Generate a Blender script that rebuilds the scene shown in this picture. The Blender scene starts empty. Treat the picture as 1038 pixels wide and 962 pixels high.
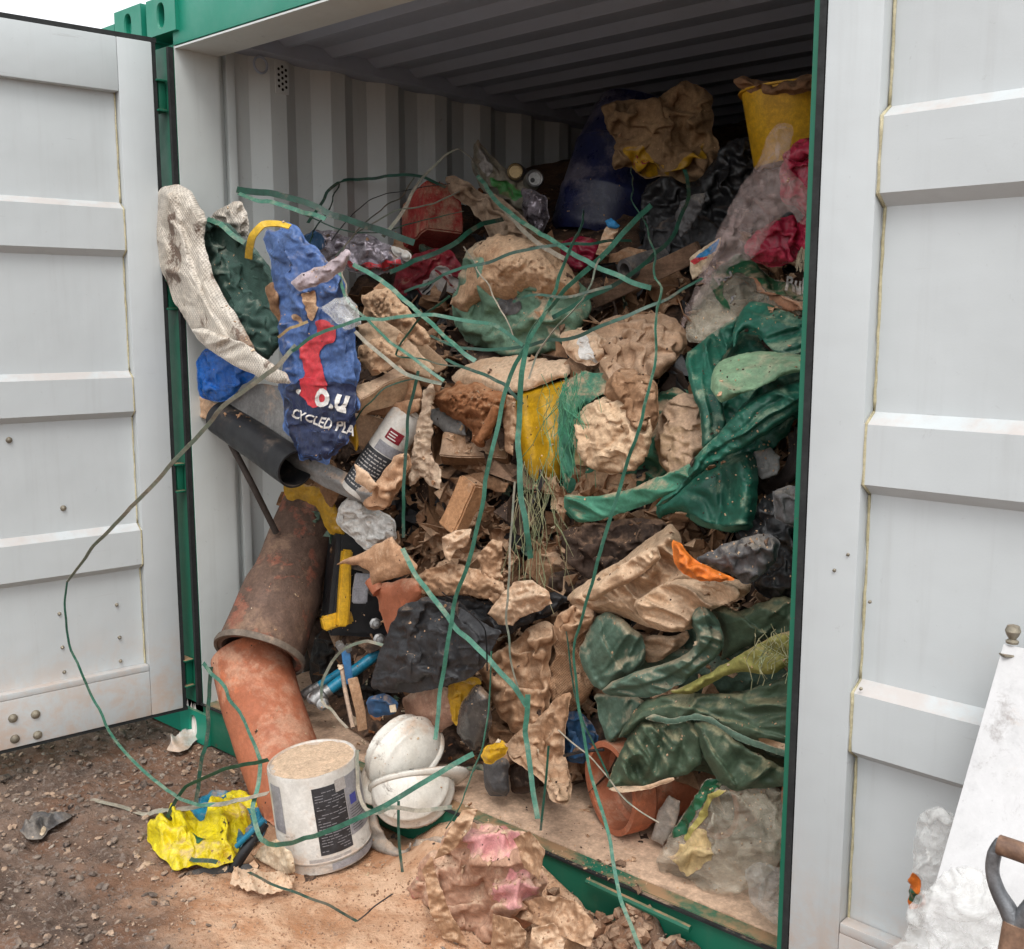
import bpy, bmesh, math, random
import numpy as np
from mathutils import Vector, Matrix, Euler

SC = bpy.context.scene
COL = SC.collection
rad = math.radians

# ------------------------------------------------------------------ camera
CP = np.array([3.254, -2.0, 1.537]); YAW = .7202; PITCH = .1476; FPX = 1060.
FW = np.array([-math.sin(YAW)*math.cos(PITCH), math.cos(YAW)*math.cos(PITCH), -math.sin(PITCH)])
RT = np.cross(FW, [0, 0, 1.]); RT /= np.linalg.norm(RT); UP = np.cross(RT, FW)
cam = bpy.data.objects.new('camera', bpy.data.cameras.new('camera')); COL.objects.link(cam)
cam.location = CP; cam.rotation_euler = Euler((math.pi/2-PITCH, 0, YAW))
cam.data.sensor_fit = 'HORIZONTAL'; cam.data.sensor_width = 36; cam.data.lens = 36*FPX/1038
cam.data.clip_start = .02; cam.data.clip_end = 500
SC.camera = cam

# ------------------------------------------------------------------ sky, sun, exposure
SUN_EL, SUN_AZ = rad(58), rad(140)      # azimuth of the sun's direction, clockwise from +y
w = bpy.data.worlds.new('World'); SC.world = w; w.use_nodes = True
nt = w.node_tree; nt.nodes.clear()
out = nt.nodes.new('ShaderNodeOutputWorld'); bg = nt.nodes.new('ShaderNodeBackground')
sky = nt.nodes.new('ShaderNodeTexSky'); sky.sky_type = 'NISHITA'; sky.sun_disc = False
sky.sun_elevation = SUN_EL; sky.sun_rotation = SUN_AZ; sky.dust_density = 5; sky.air_density = 1.5
hsv = nt.nodes.new('ShaderNodeHueSaturation'); hsv.inputs['Saturation'].default_value = .12
hsv.inputs['Value'].default_value = 1.0
mx = nt.nodes.new('ShaderNodeMix'); mx.data_type = 'RGBA'; mx.inputs[0].default_value = .6
mx.inputs[7].default_value = (9.0, 9.2, 9.5, 1)      # the even white of the cloud layer
bg.inputs[1].default_value = .13
nt.links.new(sky.outputs[0], hsv.inputs['Color']); nt.links.new(hsv.outputs[0], mx.inputs[6])
nt.links.new(mx.outputs[2], bg.inputs[0]); nt.links.new(bg.outputs[0], out.inputs[0])
sl = bpy.data.lights.new('sun', 'SUN'); sl.energy = .9; sl.angle = rad(25); sl.color = (1, .97, .93)
sun = bpy.data.objects.new('sun', sl); COL.objects.link(sun)
sd = Vector((math.sin(SUN_AZ)*math.cos(SUN_EL), math.cos(SUN_AZ)*math.cos(SUN_EL), math.sin(SUN_EL)))
sun.rotation_euler = sd.to_track_quat('Z', 'Y').to_euler(); sun.location = sd*20
vs = SC.view_settings; vs.view_transform = 'Standard'; vs.look = 'None'; vs.gamma = 1; vs.use_curve_mapping = False
vs.exposure = 0.68
SC.render.engine = 'CYCLES'; SC.cycles.use_denoising = True
SC.cycles.max_bounces = 10; SC.cycles.transparent_max_bounces = 12; SC.cycles.diffuse_bounces = 7

# ------------------------------------------------------------------ rays of the reference view, used to survey where things stand
def ray(u, v): return FW + RT*((u-519)/FPX) - UP*((v-481)/FPX)
def P(u, v, Y):
    d = ray(u, v); return CP + d*((Y-CP[1])/d[1])
def G(u, v, z=0.):
    d = ray(u, v); return CP + d*((z-CP[2])/d[2])
def depth(p): return float((np.array(p)-CP) @ FW)
def V(p): return Vector((float(p[0]), float(p[1]), float(p[2])))

# ------------------------------------------------------------------ materials
MATS = {}
def L(h):                                   # '#rrggbb' -> linear
    c = [int(h[i:i+2], 16)/255 for i in (1, 3, 5)]
    if c[0] > c[1] > c[2] and c[0]-c[2] < .45 and c[0]-c[1] < .3: c = [c[0], c[1]+.03*(c[0]-c[1]), c[2]+.09*(c[0]-c[2])]
    return tuple([x/12.92 if x <= .04045 else ((x+.055)/1.055)**2.4 for x in c]+[1])
class NT:
    def __init__(s, name):
        s.m = bpy.data.materials.new(name); s.m.use_nodes = True
        s.t = s.m.node_tree; s.b = s.t.nodes['Principled BSDF']
        s.co = s.t.nodes.new('ShaderNodeTexCoord').outputs['Object']
        s.o = s.t.nodes['Material Output']
    def n(s, ty, **k):
        nd = s.t.nodes.new(ty)
        for a, v in k.items(): setattr(nd, a, v)
        return nd
    def l(s, a, b): s.t.links.new(a, b)
    def noise(s, sc, det=5, rough=.6, dist=0, vec=None):
        nd = s.n('ShaderNodeTexNoise'); nd.inputs['Scale'].default_value = sc; nd.inputs['Detail'].default_value = det
        nd.inputs['Roughness'].default_value = rough; nd.inputs['Distortion'].default_value = dist
        s.l(vec if vec is not None else s.co, nd.inputs['Vector']); return nd.outputs['Fac']
    def ramp(s, f, a, b, lo=0., hi=1.):
        nd = s.n('ShaderNodeMapRange'); nd.interpolation_type = 'SMOOTHSTEP'
        nd.inputs[1].default_value = a; nd.inputs[2].default_value = b; nd.inputs[3].default_value = lo; nd.inputs[4].default_value = hi
        s.l(f, nd.inputs[0]); return nd.outputs[0]
    def mix(s, f, a, b, mode='MIX'):
        nd = s.n('ShaderNodeMix'); nd.data_type = 'RGBA'; nd.blend_type = mode
        for sock, v in ((nd.inputs[0], f), (nd.inputs[6], a), (nd.inputs[7], b)):
            if isinstance(v, (int, float, tuple)): sock.default_value = v
            else: s.l(v, sock)
        return nd.outputs[2]
    def math(s, op, a, b=0.):
        nd = s.n('ShaderNodeMath'); nd.operation = op
        for i, v in enumerate((a, b)):
            if isinstance(v, (int, float)): nd.inputs[i].default_value = v
            else: s.l(v, nd.inputs[i])
        return nd.outputs[0]
    def bump(s, h, st, dist, prev=None):
        nd = s.n('ShaderNodeBump'); nd.inputs['Strength'].default_value = st; nd.inputs['Distance'].default_value = dist
        s.l(h, nd.inputs['Height'])
        if prev is not None: s.l(prev, nd.inputs['Normal'])
        return nd.outputs[0]
DUST = '#c9a98a'
def mat(name, c1, c2=None, s=9., dust=.3, dc=DUST, rough=.75, bump=.35, bs=45., weave=0, metal=0., alpha=0., spk=.25, spec=.4,
        c3=None, s3=5., t3=.55, milky=0., ds=6., grain=0., thin=0., crk=0., mott=.85, rock=False):
    """one dirty surface: colour mottling c1/c2, patches c3, grit specks, dry mud (more of it on faces that look up)."""
    if name in MATS: return MATS[name]
    k = NT(name); c1l = L(c1); c2l = L(c2 or c1)
    col = k.mix(k.ramp(k.noise(s, 6, .65, .3), .35, .65), c1l, c2l)
    if c3: col = k.mix(k.ramp(k.noise(s3, 6, .7, .4), t3, t3+.06), col, L(c3))
    if weave:
        sx = k.n('ShaderNodeSeparateXYZ'); k.l(k.co, sx.inputs[0])
        a = k.math('SINE', k.math('MULTIPLY', k.math('ADD', sx.outputs[0], k.math('MULTIPLY', sx.outputs[1], .3)), 6.283/weave))
        b = k.math('SINE', k.math('MULTIPLY', sx.outputs[2], 6.283/weave))
        wv = k.math('MULTIPLY', a, b)
        col = k.mix(k.ramp(wv, .0, .7, 0, .55), col, tuple([x*.45 for x in c2l[:3]]+[1]))
    if grain:
        mp = k.n('ShaderNodeMapping'); mp.inputs['Scale'].default_value = (1, grain, grain); k.l(k.co, mp.inputs[0])
        gr = k.noise(6, 6, .7, 0, mp.outputs[0]); col = k.mix(k.ramp(gr, .4, .7, 0, .5), col, tuple([x*.5 for x in c2l[:3]]+[1]))
    if dust > 0:
        ge = k.n('ShaderNodeNewGeometry'); sz = k.n('ShaderNodeSeparateXYZ'); k.l(ge.outputs['Normal'], sz.inputs[0])
        f = k.math('ADD', k.noise(ds, 8, .72, .2), k.math('MULTIPLY', sz.outputs[2], .13))
        f = k.ramp(f, .69-.46*dust, .81-.36*dust, 0, min(.96, .6+dust*.5))
        dcol = k.mix(k.ramp(k.noise(25, 5, .7), .35, .7), L(dc), tuple([x*.72 for x in L(dc)[:3]]+[1]))
        col = k.mix(f, col, dcol)
    if spk > 0:
        col = k.mix(k.ramp(k.noise(160, 4, .8), .62, .72, 0, spk), col, (.05, .035, .025, 1))
        col = k.mix(k.ramp(k.noise(14, 8, .8, .5), .55, .72, 0, min(1, spk*1.6)), col, (.10, .065, .045, 1))
        col = k.mix(k.ramp(k.noise(3.3, 6, .75, .8), .5, .72, 0, min(.6, spk*1.6)), col, tuple([x*.45 for x in c1l[:3]]+[1]))
    m1 = k.ramp(k.noise(26, 9, .8, .4), .32, .68, .66, 1.12); m2 = k.ramp(k.noise(95, 5, .8), .35, .65, .78, 1.1)
    mm = k.math('MULTIPLY', m1, m2); cb = k.n('ShaderNodeCombineXYZ')
    for i_ in range(3): k.l(mm, cb.inputs[i_])
    col = k.mix(mott, col, cb.outputs[0], 'MULTIPLY')
    k.l(col, k.b.inputs['Base Color'])
    r = k.ramp(k.noise(12, 4), .3, .7, max(.05, rough-.12), min(1, rough+.12)); k.l(r, k.b.inputs['Roughness'])
    k.b.inputs['Specular IOR Level'].default_value = .12 if rough >= .8 else spec; k.b.inputs['Metallic'].default_value = metal
    if bump > 0:
        n1 = k.bump(k.noise(bs, 6, .7, .3), bump, .012 if rock else .0035)
        n2 = k.bump(k.noise(bs*6, 3, .7), bump*.7, .002, n1)
        if crk:
            dv = k.n('ShaderNodeTexNoise'); dv.inputs['Scale'].default_value = 9; dv.inputs['Detail'].default_value = 3; k.l(k.co, dv.inputs['Vector'])
            ad = k.n('ShaderNodeMix'); ad.data_type = 'VECTOR'; ad.inputs[0].default_value = .13; k.l(k.co, ad.inputs[4]); k.l(dv.outputs['Color'], ad.inputs[5])
            hs = None
            for sc_, w_ in ((16, 1.), (37, .5), (80, .25)):
                vo = k.n('ShaderNodeTexVoronoi'); vo.inputs['Scale'].default_value = sc_; k.l(ad.outputs[1], vo.inputs['Vector'])
                a_ = k.math('MULTIPLY', vo.outputs['Distance'], w_); hs = a_ if hs is None else k.math('ADD', hs, a_)
            n2 = k.bump(hs, min(1, crk), .022*crk, n2)
        if weave: n2 = k.bump(wv, .5, .002, n2)
        k.l(n2, k.b.inputs['Normal'])
    if milky > 0:                       # thin translucent film
        tr = k.n('ShaderNodeBsdfTransparent'); ms = k.n('ShaderNodeMixShader')
        f = k.ramp(k.noise(18, 6, .7, 1.0), .25, .75, max(.06, .80-milky), max(.2, 1.05-milky)) ; k.l(f, ms.inputs[0])
        k.l(tr.outputs[0], ms.inputs[1]); k.l(k.b.outputs[0], ms.inputs[2]); k.l(ms.outputs[0], k.o.inputs[0])
    MATS[name] = k.m
    return k.m

# ------------------------------------------------------------------ naming
def tag(o, label=None, cat=None, group=None, kind=None):
    if label: o['label'] = label
    if cat: o['category'] = cat
    if group: o['group'] = group
    if kind: o['kind'] = kind
    return o
def empty(name, loc=(0, 0, 0), rot=(0, 0, 0), label=None, cat=None, group=None):
    o = bpy.data.objects.new(name, None); COL.objects.link(o); o.location = loc; o.rotation_euler = rot
    o.empty_display_size = .05
    return tag(o, label, cat, group)
def mesh_obj(name, verts, faces, m, parent=None, smooth=True, origin=None):
    """verts in the parent's space (world for a top-level thing); top-level ones get their origin at the middle of their base."""
    v = np.array(verts, float)
    if parent is None and origin is None: origin = np.array([(v[:, 0].min()+v[:, 0].max())/2, (v[:, 1].min()+v[:, 1].max())/2, v[:, 2].min()])
    if origin is None: origin = np.zeros(3)
    me = bpy.data.meshes.new(name); me.from_pydata((v-origin).tolist(), [], [list(map(int, f)) for f in faces]); me.update()
    if smooth: me.polygons.foreach_set('use_smooth', [True]*len(me.polygons))
    me.materials.append(m)
    o = bpy.data.objects.new(name, me); COL.objects.link(o); o.location = origin
    if parent is not None: o.parent = parent
    return o
class MB:
    """collects boxes, bars, tubes and lathes for one mesh"""
    def __init__(s): s.v = []; s.f = []
    def add(s, v, f):
        b = len(s.v); s.v += [tuple(x) for x in v]; s.f += [[i+b for i in q] for q in f]; return s
    def box(s, lo, hi, M=None):
        (a, b, c), (d, e, g) = lo, hi
        v = [(x, y, z) for z in (c, g) for y in (b, e) for x in (a, d)]
        if M is not None: v = [tuple(M @ Vector(p)) for p in v]
        return s.add(v, [[0, 2, 3, 1], [4, 5, 7, 6], [0, 1, 5, 4], [2, 6, 7, 3], [0, 4, 6, 2], [1, 3, 7, 5]])
    def tube(s, pts, r, n=10, cap=True):
        pts = [np.array(p, float) for p in pts]; rs = r if hasattr(r, '__len__') else [r]*len(pts)
        N = len(pts); up = None; v = []; f = []
        for i, p in enumerate(pts):
            t = pts[min(i+1, N-1)]-pts[max(i-1, 0)]; t /= np.linalg.norm(t)+1e-9
            if up is None: up = np.cross(t, [.3, .2, 1.]); 
            up = up-t*(up@t); up /= np.linalg.norm(up)+1e-9; b = np.cross(t, up)
            for k in range(n):
                a = 2*math.pi*k/n; v.append(p+rs[i]*(up*math.cos(a)+b*math.sin(a)))
        for i in range(N-1):
            for k in range(n): f.append([i*n+k, i*n+(k+1) % n, (i+1)*n+(k+1) % n, (i+1)*n+k])
        if cap: f.append(list(range(n))[::-1]); f.append([(N-1)*n+k for k in range(n)])
        return s.add(v, f)
    def lathe(s, prof, n=48, M=None, closed=False, arc=2*math.pi):
        """prof [(r, z)], around z"""
        v = []; f = []; full = arc > 6.28; K = n if full else n+1
        for r, z in prof:
            for k in range(K):
                a = arc*k/n; v.append((r*math.cos(a), r*math.sin(a), z))
        if M is not None: v = [tuple(M @ Vector(p)) for p in v]
        m = len(prof)
        for i in range(m if closed else m-1):
            j = (i+1) % m
            for k in range(n): f.append([i*K+k, i*K+(k+1) % K, j*K+(k+1) % K, j*K+k])
        if not full and closed: f.append([i*K for i in range(m)]); f.append([i*K+K-1 for i in range(m)][::-1])
        return s.add(v, f)
    def build(s, name, m, parent=None, smooth=False, bevel=0., seg=2, auto=True, sub=0, disp=0.):
        o = mesh_obj(name, s.v, s.f, m, parent, smooth)
        if bevel:
            bm = bmesh.new(); bm.from_mesh(o.data)
            es = [e for e in bm.edges if len(e.link_faces) == 2 and e.calc_face_angle(0) > .6]
            bmesh.ops.bevel(bm, geom=es, offset=bevel, segments=seg, affect='EDGES', profile=.6)
            bm.to_mesh(o.data); bm.free()
            if not smooth: o.data.polygons.foreach_set('use_smooth', [True]*len(o.data.polygons)); o.data.set_sharp_from_angle(angle=rad(35))
        if smooth and auto: o.data.set_sharp_from_angle(angle=rad(38))
        return o
def axisM(a, b, roll=0.):
    """matrix whose z runs from a to b, origin a"""
    a, b = V(a), V(b); q = (b-a).to_track_quat('Z', 'Y')
    return Matrix.Translation(a) @ q.to_matrix().to_4x4() @ Matrix.Rotation(roll, 4, 'Z')
def relax(o, amp, sc, seed=0):
    """dent a mesh a little so no edge is machine straight"""
    from mathutils import noise
    off = Vector((seed*7.1, seed*3.3, seed*1.7))
    for v in o.data.vertices: v.co += noise.noise_vector(v.co*sc+off)*amp
    o.data.update()
    return o

# ------------------------------------------------------------------ container
def mat_paint(name, c, dirt=.25, rough=.45, dc='#b3835c', streak=.12, chip=0., splash=0.):
    k = NT(name); cl = L(c)
    col = k.mix(k.ramp(k.noise(1.6, 5, .6), .3, .7, 0, .6), cl, tuple([x*.86 for x in cl[:3]]+[1]))
    mp = k.n('ShaderNodeMapping'); mp.inputs['Scale'].default_value = (9, 9, .5); k.l(k.co, mp.inputs[0])
    col = k.mix(k.ramp(k.noise(2.5, 7, .7, 0, mp.outputs[0]), .5, .8, 0, streak), col, (.16, .13, .11, 1))
    col = k.mix(k.ramp(k.noise(38, 6, .75, .6), .63, .70, 0, dirt), col, (.09, .07, .055, 1))
    col = k.mix(k.ramp(k.noise(3.1, 9, .75, .6), .6, .78, 0, dirt), col, L(dc))
    ge = k.n('ShaderNodeNewGeometry'); sz = k.n('ShaderNodeSeparateXYZ'); k.l(ge.outputs['Normal'], sz.inputs[0])
    f = k.math('MULTIPLY', k.ramp(sz.outputs[2], .5, .9), k.ramp(k.noise(7, 6, .7), .35, .6, 0, .75 if dirt > .2 else .28))
    col = k.mix(f, col, L(dc))
    if splash:
        gp = k.n('ShaderNodeSeparateXYZ'); k.l(ge.outputs['Position'], gp.inputs[0])
        sf = k.math('MULTIPLY', k.ramp(gp.outputs[2], .55, .12), k.ramp(k.noise(9, 8, .75, .3), .38, .66, 0, splash)); col = k.mix(sf, col, L('#c2a489'))
        mp2 = k.n('ShaderNodeMapping'); mp2.inputs['Scale'].default_value = (3, 3, 60); mp2.inputs['Rotation'].default_value = (.3, .5, .2); k.l(k.co, mp2.inputs[0])
        col = k.mix(k.ramp(k.noise(1.5, 4, .6, 0, mp2.outputs[0]), .70, .72, 0, .22), col, (.25, .24, .23, 1))
    if chip: col = k.mix(k.ramp(k.noise(22, 6, .7, .3), .66, .69, 0, chip), col, L('#6a4030'))
    k.l(col, k.b.inputs['Base Color'])
    k.l(k.ramp(k.noise(5, 6, .7), .3, .7, rough-.1, rough+.15), k.b.inputs['Roughness'])
    k.l(k.bump(k.noise(3.5, 3, .5), .35, .02, k.bump(k.noise(220, 3, .6), .08, .002)), k.b.inputs['Normal'])
    MATS[name] = k.m; return k.m
WHITE = mat_paint('grey white door paint', '#bfc4c5', .14, splash=.7)
INNER = mat_paint('light grey interior paint', '#cdd2d0', .25, .55)
ROOFP = mat_paint('grey roof paint', '#a4afc0', .25, .6)
GREEN = mat_paint('green container paint', '#17846c', .2, .4, chip=.5)
GREEND = mat_paint('dark green post paint', '#0c6049', .35, .5, chip=.6)
RUBBER = mat('black gasket rubber', '#1d1f20', '#2a2c2c', dust=.12, spk=.1)
SEAL = mat('yellowed sealant', '#c6bd9a', '#b5ab84', dust=.1, bump=.5, bs=60, spk=.1)
BOLT = mat('dirty zinc bolts', '#a39a86', '#7b7466', metal=.5, rough=.5, dust=.25)
WOOD = mat('dusty plywood floor', '#a98463', '#c7a483', dust=.8, grain=0, bump=.5, bs=30, dc='#d3b191', ds=3)

W = 2.30
ct = empty('shipping_container', (0, 0, 0), label='open green shipping container with white inside, packed with rubbish', cat='shipping container')
MB().box((-.14, .0, 0), (0, .02, 2.44)).box((-.14, .02, 0), (-.125, .16, 2.44)).build('corner_post', GREEND, ct)
MB().box((0.0, .002, 0.0), (0.004, .165, 2.44)).box((-.12, .16, .1), (.002, .172, 2.44)).build('post_lining', INNER, ct)
MB().box((W, .0, 0), (W+.14, .02, 2.44)).box((W+.12, .02, 0), (W+.14, .16, 2.44)).box((W-.004, .0, 0.15), (W, .165, 2.44)).build('corner_post', GREEN, ct)
MB().box((-.0, -.0, 2.437), (W, .02, 2.60)).build('door_header', GREEN, ct, bevel=.002)
MB().box((0, .022, 2.43), (W, .17, 2.446)).box((0, .158, 2.446), (W, .17, 2.53)).box((0, .003, 2.428), (W, .022, 2.434)).build('header_lining', INNER, ct)
def relief(p, q):
    # side walls run along y with trapezoid corrugations
    pr = [];y = .175
    return pr
def side_wall(x, sgn, m):
    per = [(0., 1), (.070, 1), (.138, 0), (.208, 0)]       # proud flat, slope, recessed flat, slope
    pts = [(.172, x-sgn*.036)]
    y = .32
    pts += [(y-.0, x-sgn*.036)]
    while y < 5.8:
        pts += [(y+.068, x), (y+.138, x), (y+.206, x-sgn*.036), (y+.278, x-sgn*.036)]; y += .278
    pts.append((5.93, x-sgn*.036))
    b = MB(); v = []; f = []
    for (yy, xx) in pts: v += [(xx, yy, .10), (xx, yy, 2.50), (xx-sgn*.002, yy, .10), (xx-sgn*.002, yy, 2.50)]
    for i in range(len(pts)-1):
        a = 4*i; c = a+4
        f += [[a, a+1, c+1, c], [a+2, c+2, c+3, a+3]]
    return b.add(v, f).build('side_wall', m, ct)
side_wall(-.004, 1, INNER); side_wall(W+.004, -1, INNER)
# small box section behind the left post
MB().box((-.036, .21, .1), (-.012, .245, 2.47)).build('wall_stiffener', INNER, ct, bevel=.004)
MB().box((-.05, 5.9, .1), (W+.05, 5.95, 2.55)).build('back_wall', INNER, ct)
for xa, xb in ((-.06, .055), (W-.055, W+.06)):
    MB().box((xa, .17, 2.468), (xb, 5.9, 2.55)).build('top_rail', ROOFP, ct, bevel=.004)
# roof with transverse corrugations
pts = [(.17, 2.50)]; y = .22
while y < 5.8:
    pts += [(y, 2.50), (y+.045, 2.525), (y+.15, 2.525), (y+.195, 2.50)]; y += .215
v = []; f = []
for yy, zz in pts: v += [(.055, yy, zz), (W-.055, yy, zz), (.055, yy, zz+.003), (W-.055, yy, zz+.003)]
for i in range(len(pts)-1):
    a = 4*i; c = a+4; f += [[a, a+1, c+1, c], [a+2, c+2, c+3, a+3]]
MB().add(v, f).build('roof_panel', ROOFP, ct)
MB().box((-.05, .16, 2.56), (W+.05, 5.95, 2.575)).build('roof_sheet', GREEN, ct)
MB().box((0.0, .055, .10), (W, 5.9, .150)).build('floor_board', WOOD, ct, bevel=.004)
MB().box((-.14, 0.0, .0), (W+.14, .012, .146)).box((0, .012, .128), (W, .054, .1465)).build('door_sill', GREEND, ct, bevel=.002)
MB().box((0, .056, .04), (W, .07, .10)).build('sill_beam', GREEND, ct)
MB().box((.0, -.012, .147), (W, -.002, .153)).build('sill_gasket', RUBBER, ct)
lb = MB(); lb.tube([P(595, 893, -.03), P(700, 942, -.03)], .009, 8); lb.build('lock_bar_rail', GREEND, ct, smooth=True)
# hooks, gaskets and cam keepers on the left post
MB().box((-.012, -.02, .15), (.001, -.002, 2.43)).build('gasket', RUBBER, ct)
MB().box((W+.018, -.074, .10), (W+.029, -.002, 2.47)).build('jamb_strip', GREEND, ct)
MB().box((W+.0292, -.076, .10), (W+.043, -.003, 2.47)).build('gasket', RUBBER, ct)
for z in (.98, 2.28, .26, 1.62):
    MB().box((-.085, -.028, z-.045), (-.055, -.002, z+.045)).box((-.10, -.04, z-.052), (-.04, -.004, z-.045)).box((-.10, -.04, z+.045), (-.04, -.004, z+.052)).build('hinge_lug', GREEND, ct, bevel=.002)
def casting(x0, y0, z0, parent, m=GREEN, w_=.178, h_=.118, d=.16):
    # block with an oval opening in front: ring of quads round an oval + side walls
    n = 32; b = MB(); cx, cz = w_/2, h_/2; v = []; f = []
    for k in range(n):
        a = 2*math.pi*k/n; c, s_ = math.cos(a), math.sin(a)
        t = min(abs(w_/2/c) if abs(c) > 1e-6 else 9, abs(h_/2/s_) if abs(s_) > 1e-6 else 9)
        ox, oz = .022*np.sign(c)*abs(c)**.8, (.038)*np.sign(s_)*abs(s_)**.8
        v += [(x0+cx+c*t, y0, z0+cz+s_*t), (x0+cx+ox*1.12, y0, z0+cz+oz*1.08), (x0+cx+ox, y0+.006, z0+cz+oz), (x0+cx+ox, y0+.03, z0+cz+oz)]
    for k in range(n):
        a = 4*k; c = 4*((k+1) % n)
        f += [[a, c, c+1, a+1], [a+1, c+1, c+2, a+2], [a+2, c+2, c+3, a+3]]
    b.add(v, f); o = b.build('corner_casting', m, parent)
    MB().box((x0+.002, y0+.031, z0+.002), (x0+w_-.002, y0+d, z0+h_-.002)).build('casting_core', RUBBER, o)
    MB().box((x0, y0+.001, z0), (x0+w_, y0+d, z0+.003)).box((x0, y0+.001, z0+h_-.003), (x0+w_, y0+d, z0+h_)) \
        .box((x0, y0+.001, z0+.003), (x0+.003, y0+d, z0+h_-.003)).box((x0+w_-.003, y0+.001, z0+.003), (x0+w_, y0+d, z0+h_-.003)).build('casting_shell', m, o)
    return o
casting(-.135, -.014, 2.478, ct); casting(W-.03, -.014, 2.478, ct); casting(-.14, -.014, -.002, ct); casting(W-.035, -.014, -.002, ct)
# lashing ring and vent
lr = MB(); c = (.0, .338, 2.43)
lr.tube([(0.012, .338+.028*math.cos(a), 2.432+.028*math.sin(a)) for a in np.linspace(0, 2*math.pi, 21)], .0045, 8, cap=False)
lr.build('lashing_ring', ROOFP, ct, smooth=True)
lr = MB(); lr.tube([(0.012, 2.4+.028*math.cos(a), 2.432+.028*math.sin(a)) for a in np.linspace(0, 2*math.pi, 21)], .0045, 8, cap=False)
lr.build('lashing_ring', ROOFP, ct, smooth=True)
vb = MB()
HOLE = mat('dark vent holes', '#101214', dust=0, spk=0, bump=0)
for i in range(3):
    for j in range(4 if i != 1 else 5):
        y, z = .425+.016*i, 2.365+.02*j+(.01 if i != 1 else 0)
        M = Matrix.Translation((.0, y, z)) @ Matrix.Rotation(math.pi/2, 4, 'Y'); vb.lathe([(0.0001, 0), (.0055, 0), (.0055, -.001)], 10, M)
ventb = MB().box((-.006, .41, 2.35), (-.001, .47, 2.46)).build('vent', INNER, ct, bevel=.002)
vb.build('vent_hole', HOLE, ventb)
MB().box((-.14, .16, 0.1), (-.13, 5.95, 2.57)).build('outer_wall', GREEN, ct)
MB().box((W+.13, .16, 0.1), (W+.14, 5.95, 2.57)).build('outer_wall', GREEN, ct)

def door(loc, rot, mirror, bolts, sw=.115):
    """inner face of one door, built along +x from its hinge, inner face towards -y (before rotation)"""
    s = -1 if mirror else 1
    d = empty('door', loc, (0, 0, rot)); d.parent = ct
    WD = 1.13; z0, z1 = .135, 2.447
    def B(b, x0, y0, za, x1, y1, zb): b.box((min(s*x0, s*x1), y0, za), (max(s*x0, s*x1), y1, zb))
    b = MB()
    B(b, 0, 0, z0, sw, .045, z1); B(b, WD-.1, 0, z0, WD, .045, z1)
    B(b, sw+.0001, .0, 2.275, WD-.1001, .045, z1); B(b, sw+.0001, .0, z0, WD-.1001, .045, .30)
    b.build('door_frame', WHITE, d, bevel=.004)
    # pressed sheet: one profile up the door, bars proud at the rails
    rails = [(.69, .81), (1.225, 1.34), (1.765, 1.90)]
    prof = [(.30, .034)]
    for a, c in rails: prof += [(a-.022, .034), (a, .002), (c, .002), (c+.022, .034)]
    prof += [(2.275, .034)]
    nx = 24; v = []; f = []
    for x in np.linspace(sw-.012, WD-.08, nx+1):
        for z, y in prof: v.append((s*x, y+.0015*math.sin(9*x+3*z), z))
    for x in np.linspace(sw-.012, WD-.08, nx+1):
        for z, y in prof: v.append((s*x, .041, z))
    m = len(prof)
    for h in (0, 1):
        for i in range(nx):
            for j in range(m-1):
                a = h*(nx+1)*m+i*m+j; f.append([a, a+m, a+m+1, a+1])
    MB().add(v, f).build('door_panel', WHITE, d)
    e = MB(); B(e, sw+.0015, -.0, .3005, WD-.1, .0335, .322); e.build('door_ledge', WHITE, d, bevel=.003)
    # uneven bead of sealant where the sheet meets the stile
    sb = MB(); rr = random.Random(3 if mirror else 5)
    path = []
    for j in range(m-1):
        (za, ya), (zb, yb) = prof[j], prof[j+1]
        for t in np.linspace(0, 1, max(2, int((zb-za)/.02))): path.append((za+(zb-za)*t, ya+(yb-ya)*t))
    pp = [(s*(sw+.0035+.0015*rr.random()), y-.001, z) for z, y in path]
    rs = [.0022+.0014*rr.random() for _ in pp]
    sb.tube(pp, rs, 6); sb.build('sealant_bead', SEAL, d, smooth=True, auto=False)
    if bolts:
        bb = MB()
        for (x, z, r) in bolts: 
            M = Matrix.Translation((s*x, (.034 if z > .3 else 0)-.0, z)) @ Matrix.Rotation(math.pi/2, 4, 'X')
            bt = MB().lathe([(r*1.25, .0), (r*1.25, .003), (r, .004), (r*.85, .008), (r*.4, .0105), (.0001, .011)], 14, M); bt.build('rivet', BOLT, d, smooth=True)
    # rubber round the door's rim
    g = MB(); B(g, -.014, .004, z0, -.001, .04, z1); B(g, -.018, .004, z1+.001, WD, .04, z1+.016); B(g, -.018, .004, z0-.012, WD, .04, z0-.001)
    if mirror: g.build('gasket', RUBBER, d)
    o = MB(); B(o, .0, .0455, z0, WD, .06, z1); o.build('outer_skin', GREEN, d, bevel=.002)
    return d
def onL(u, v, off=.034):
    t = rad(10); dd = np.array([-math.sin(t), -math.cos(t), 0]); n = np.array([math.cos(t), -math.sin(t), 0.])
    H = np.array([-.05, -.05, 0])-n*off; r = ray(u, v); k = ((H-CP)@n)/(r@n); X = CP+r*k; return (X-H)@dd, X[2]
bl = [(*onL(u, v), .008) for u, v in ((64, 515), (66, 545), (9, 446))]
bl += [(*onL(u, v), .005) for u, v in ((60, 622), (63, 656), (65, 681), (118, 613), (121, 646), (122, 670))]
bl += [(*onL(u, v, 0), .012) for u, v in ((13, 728), (36, 724), (15, 749), (38, 745))]
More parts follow.
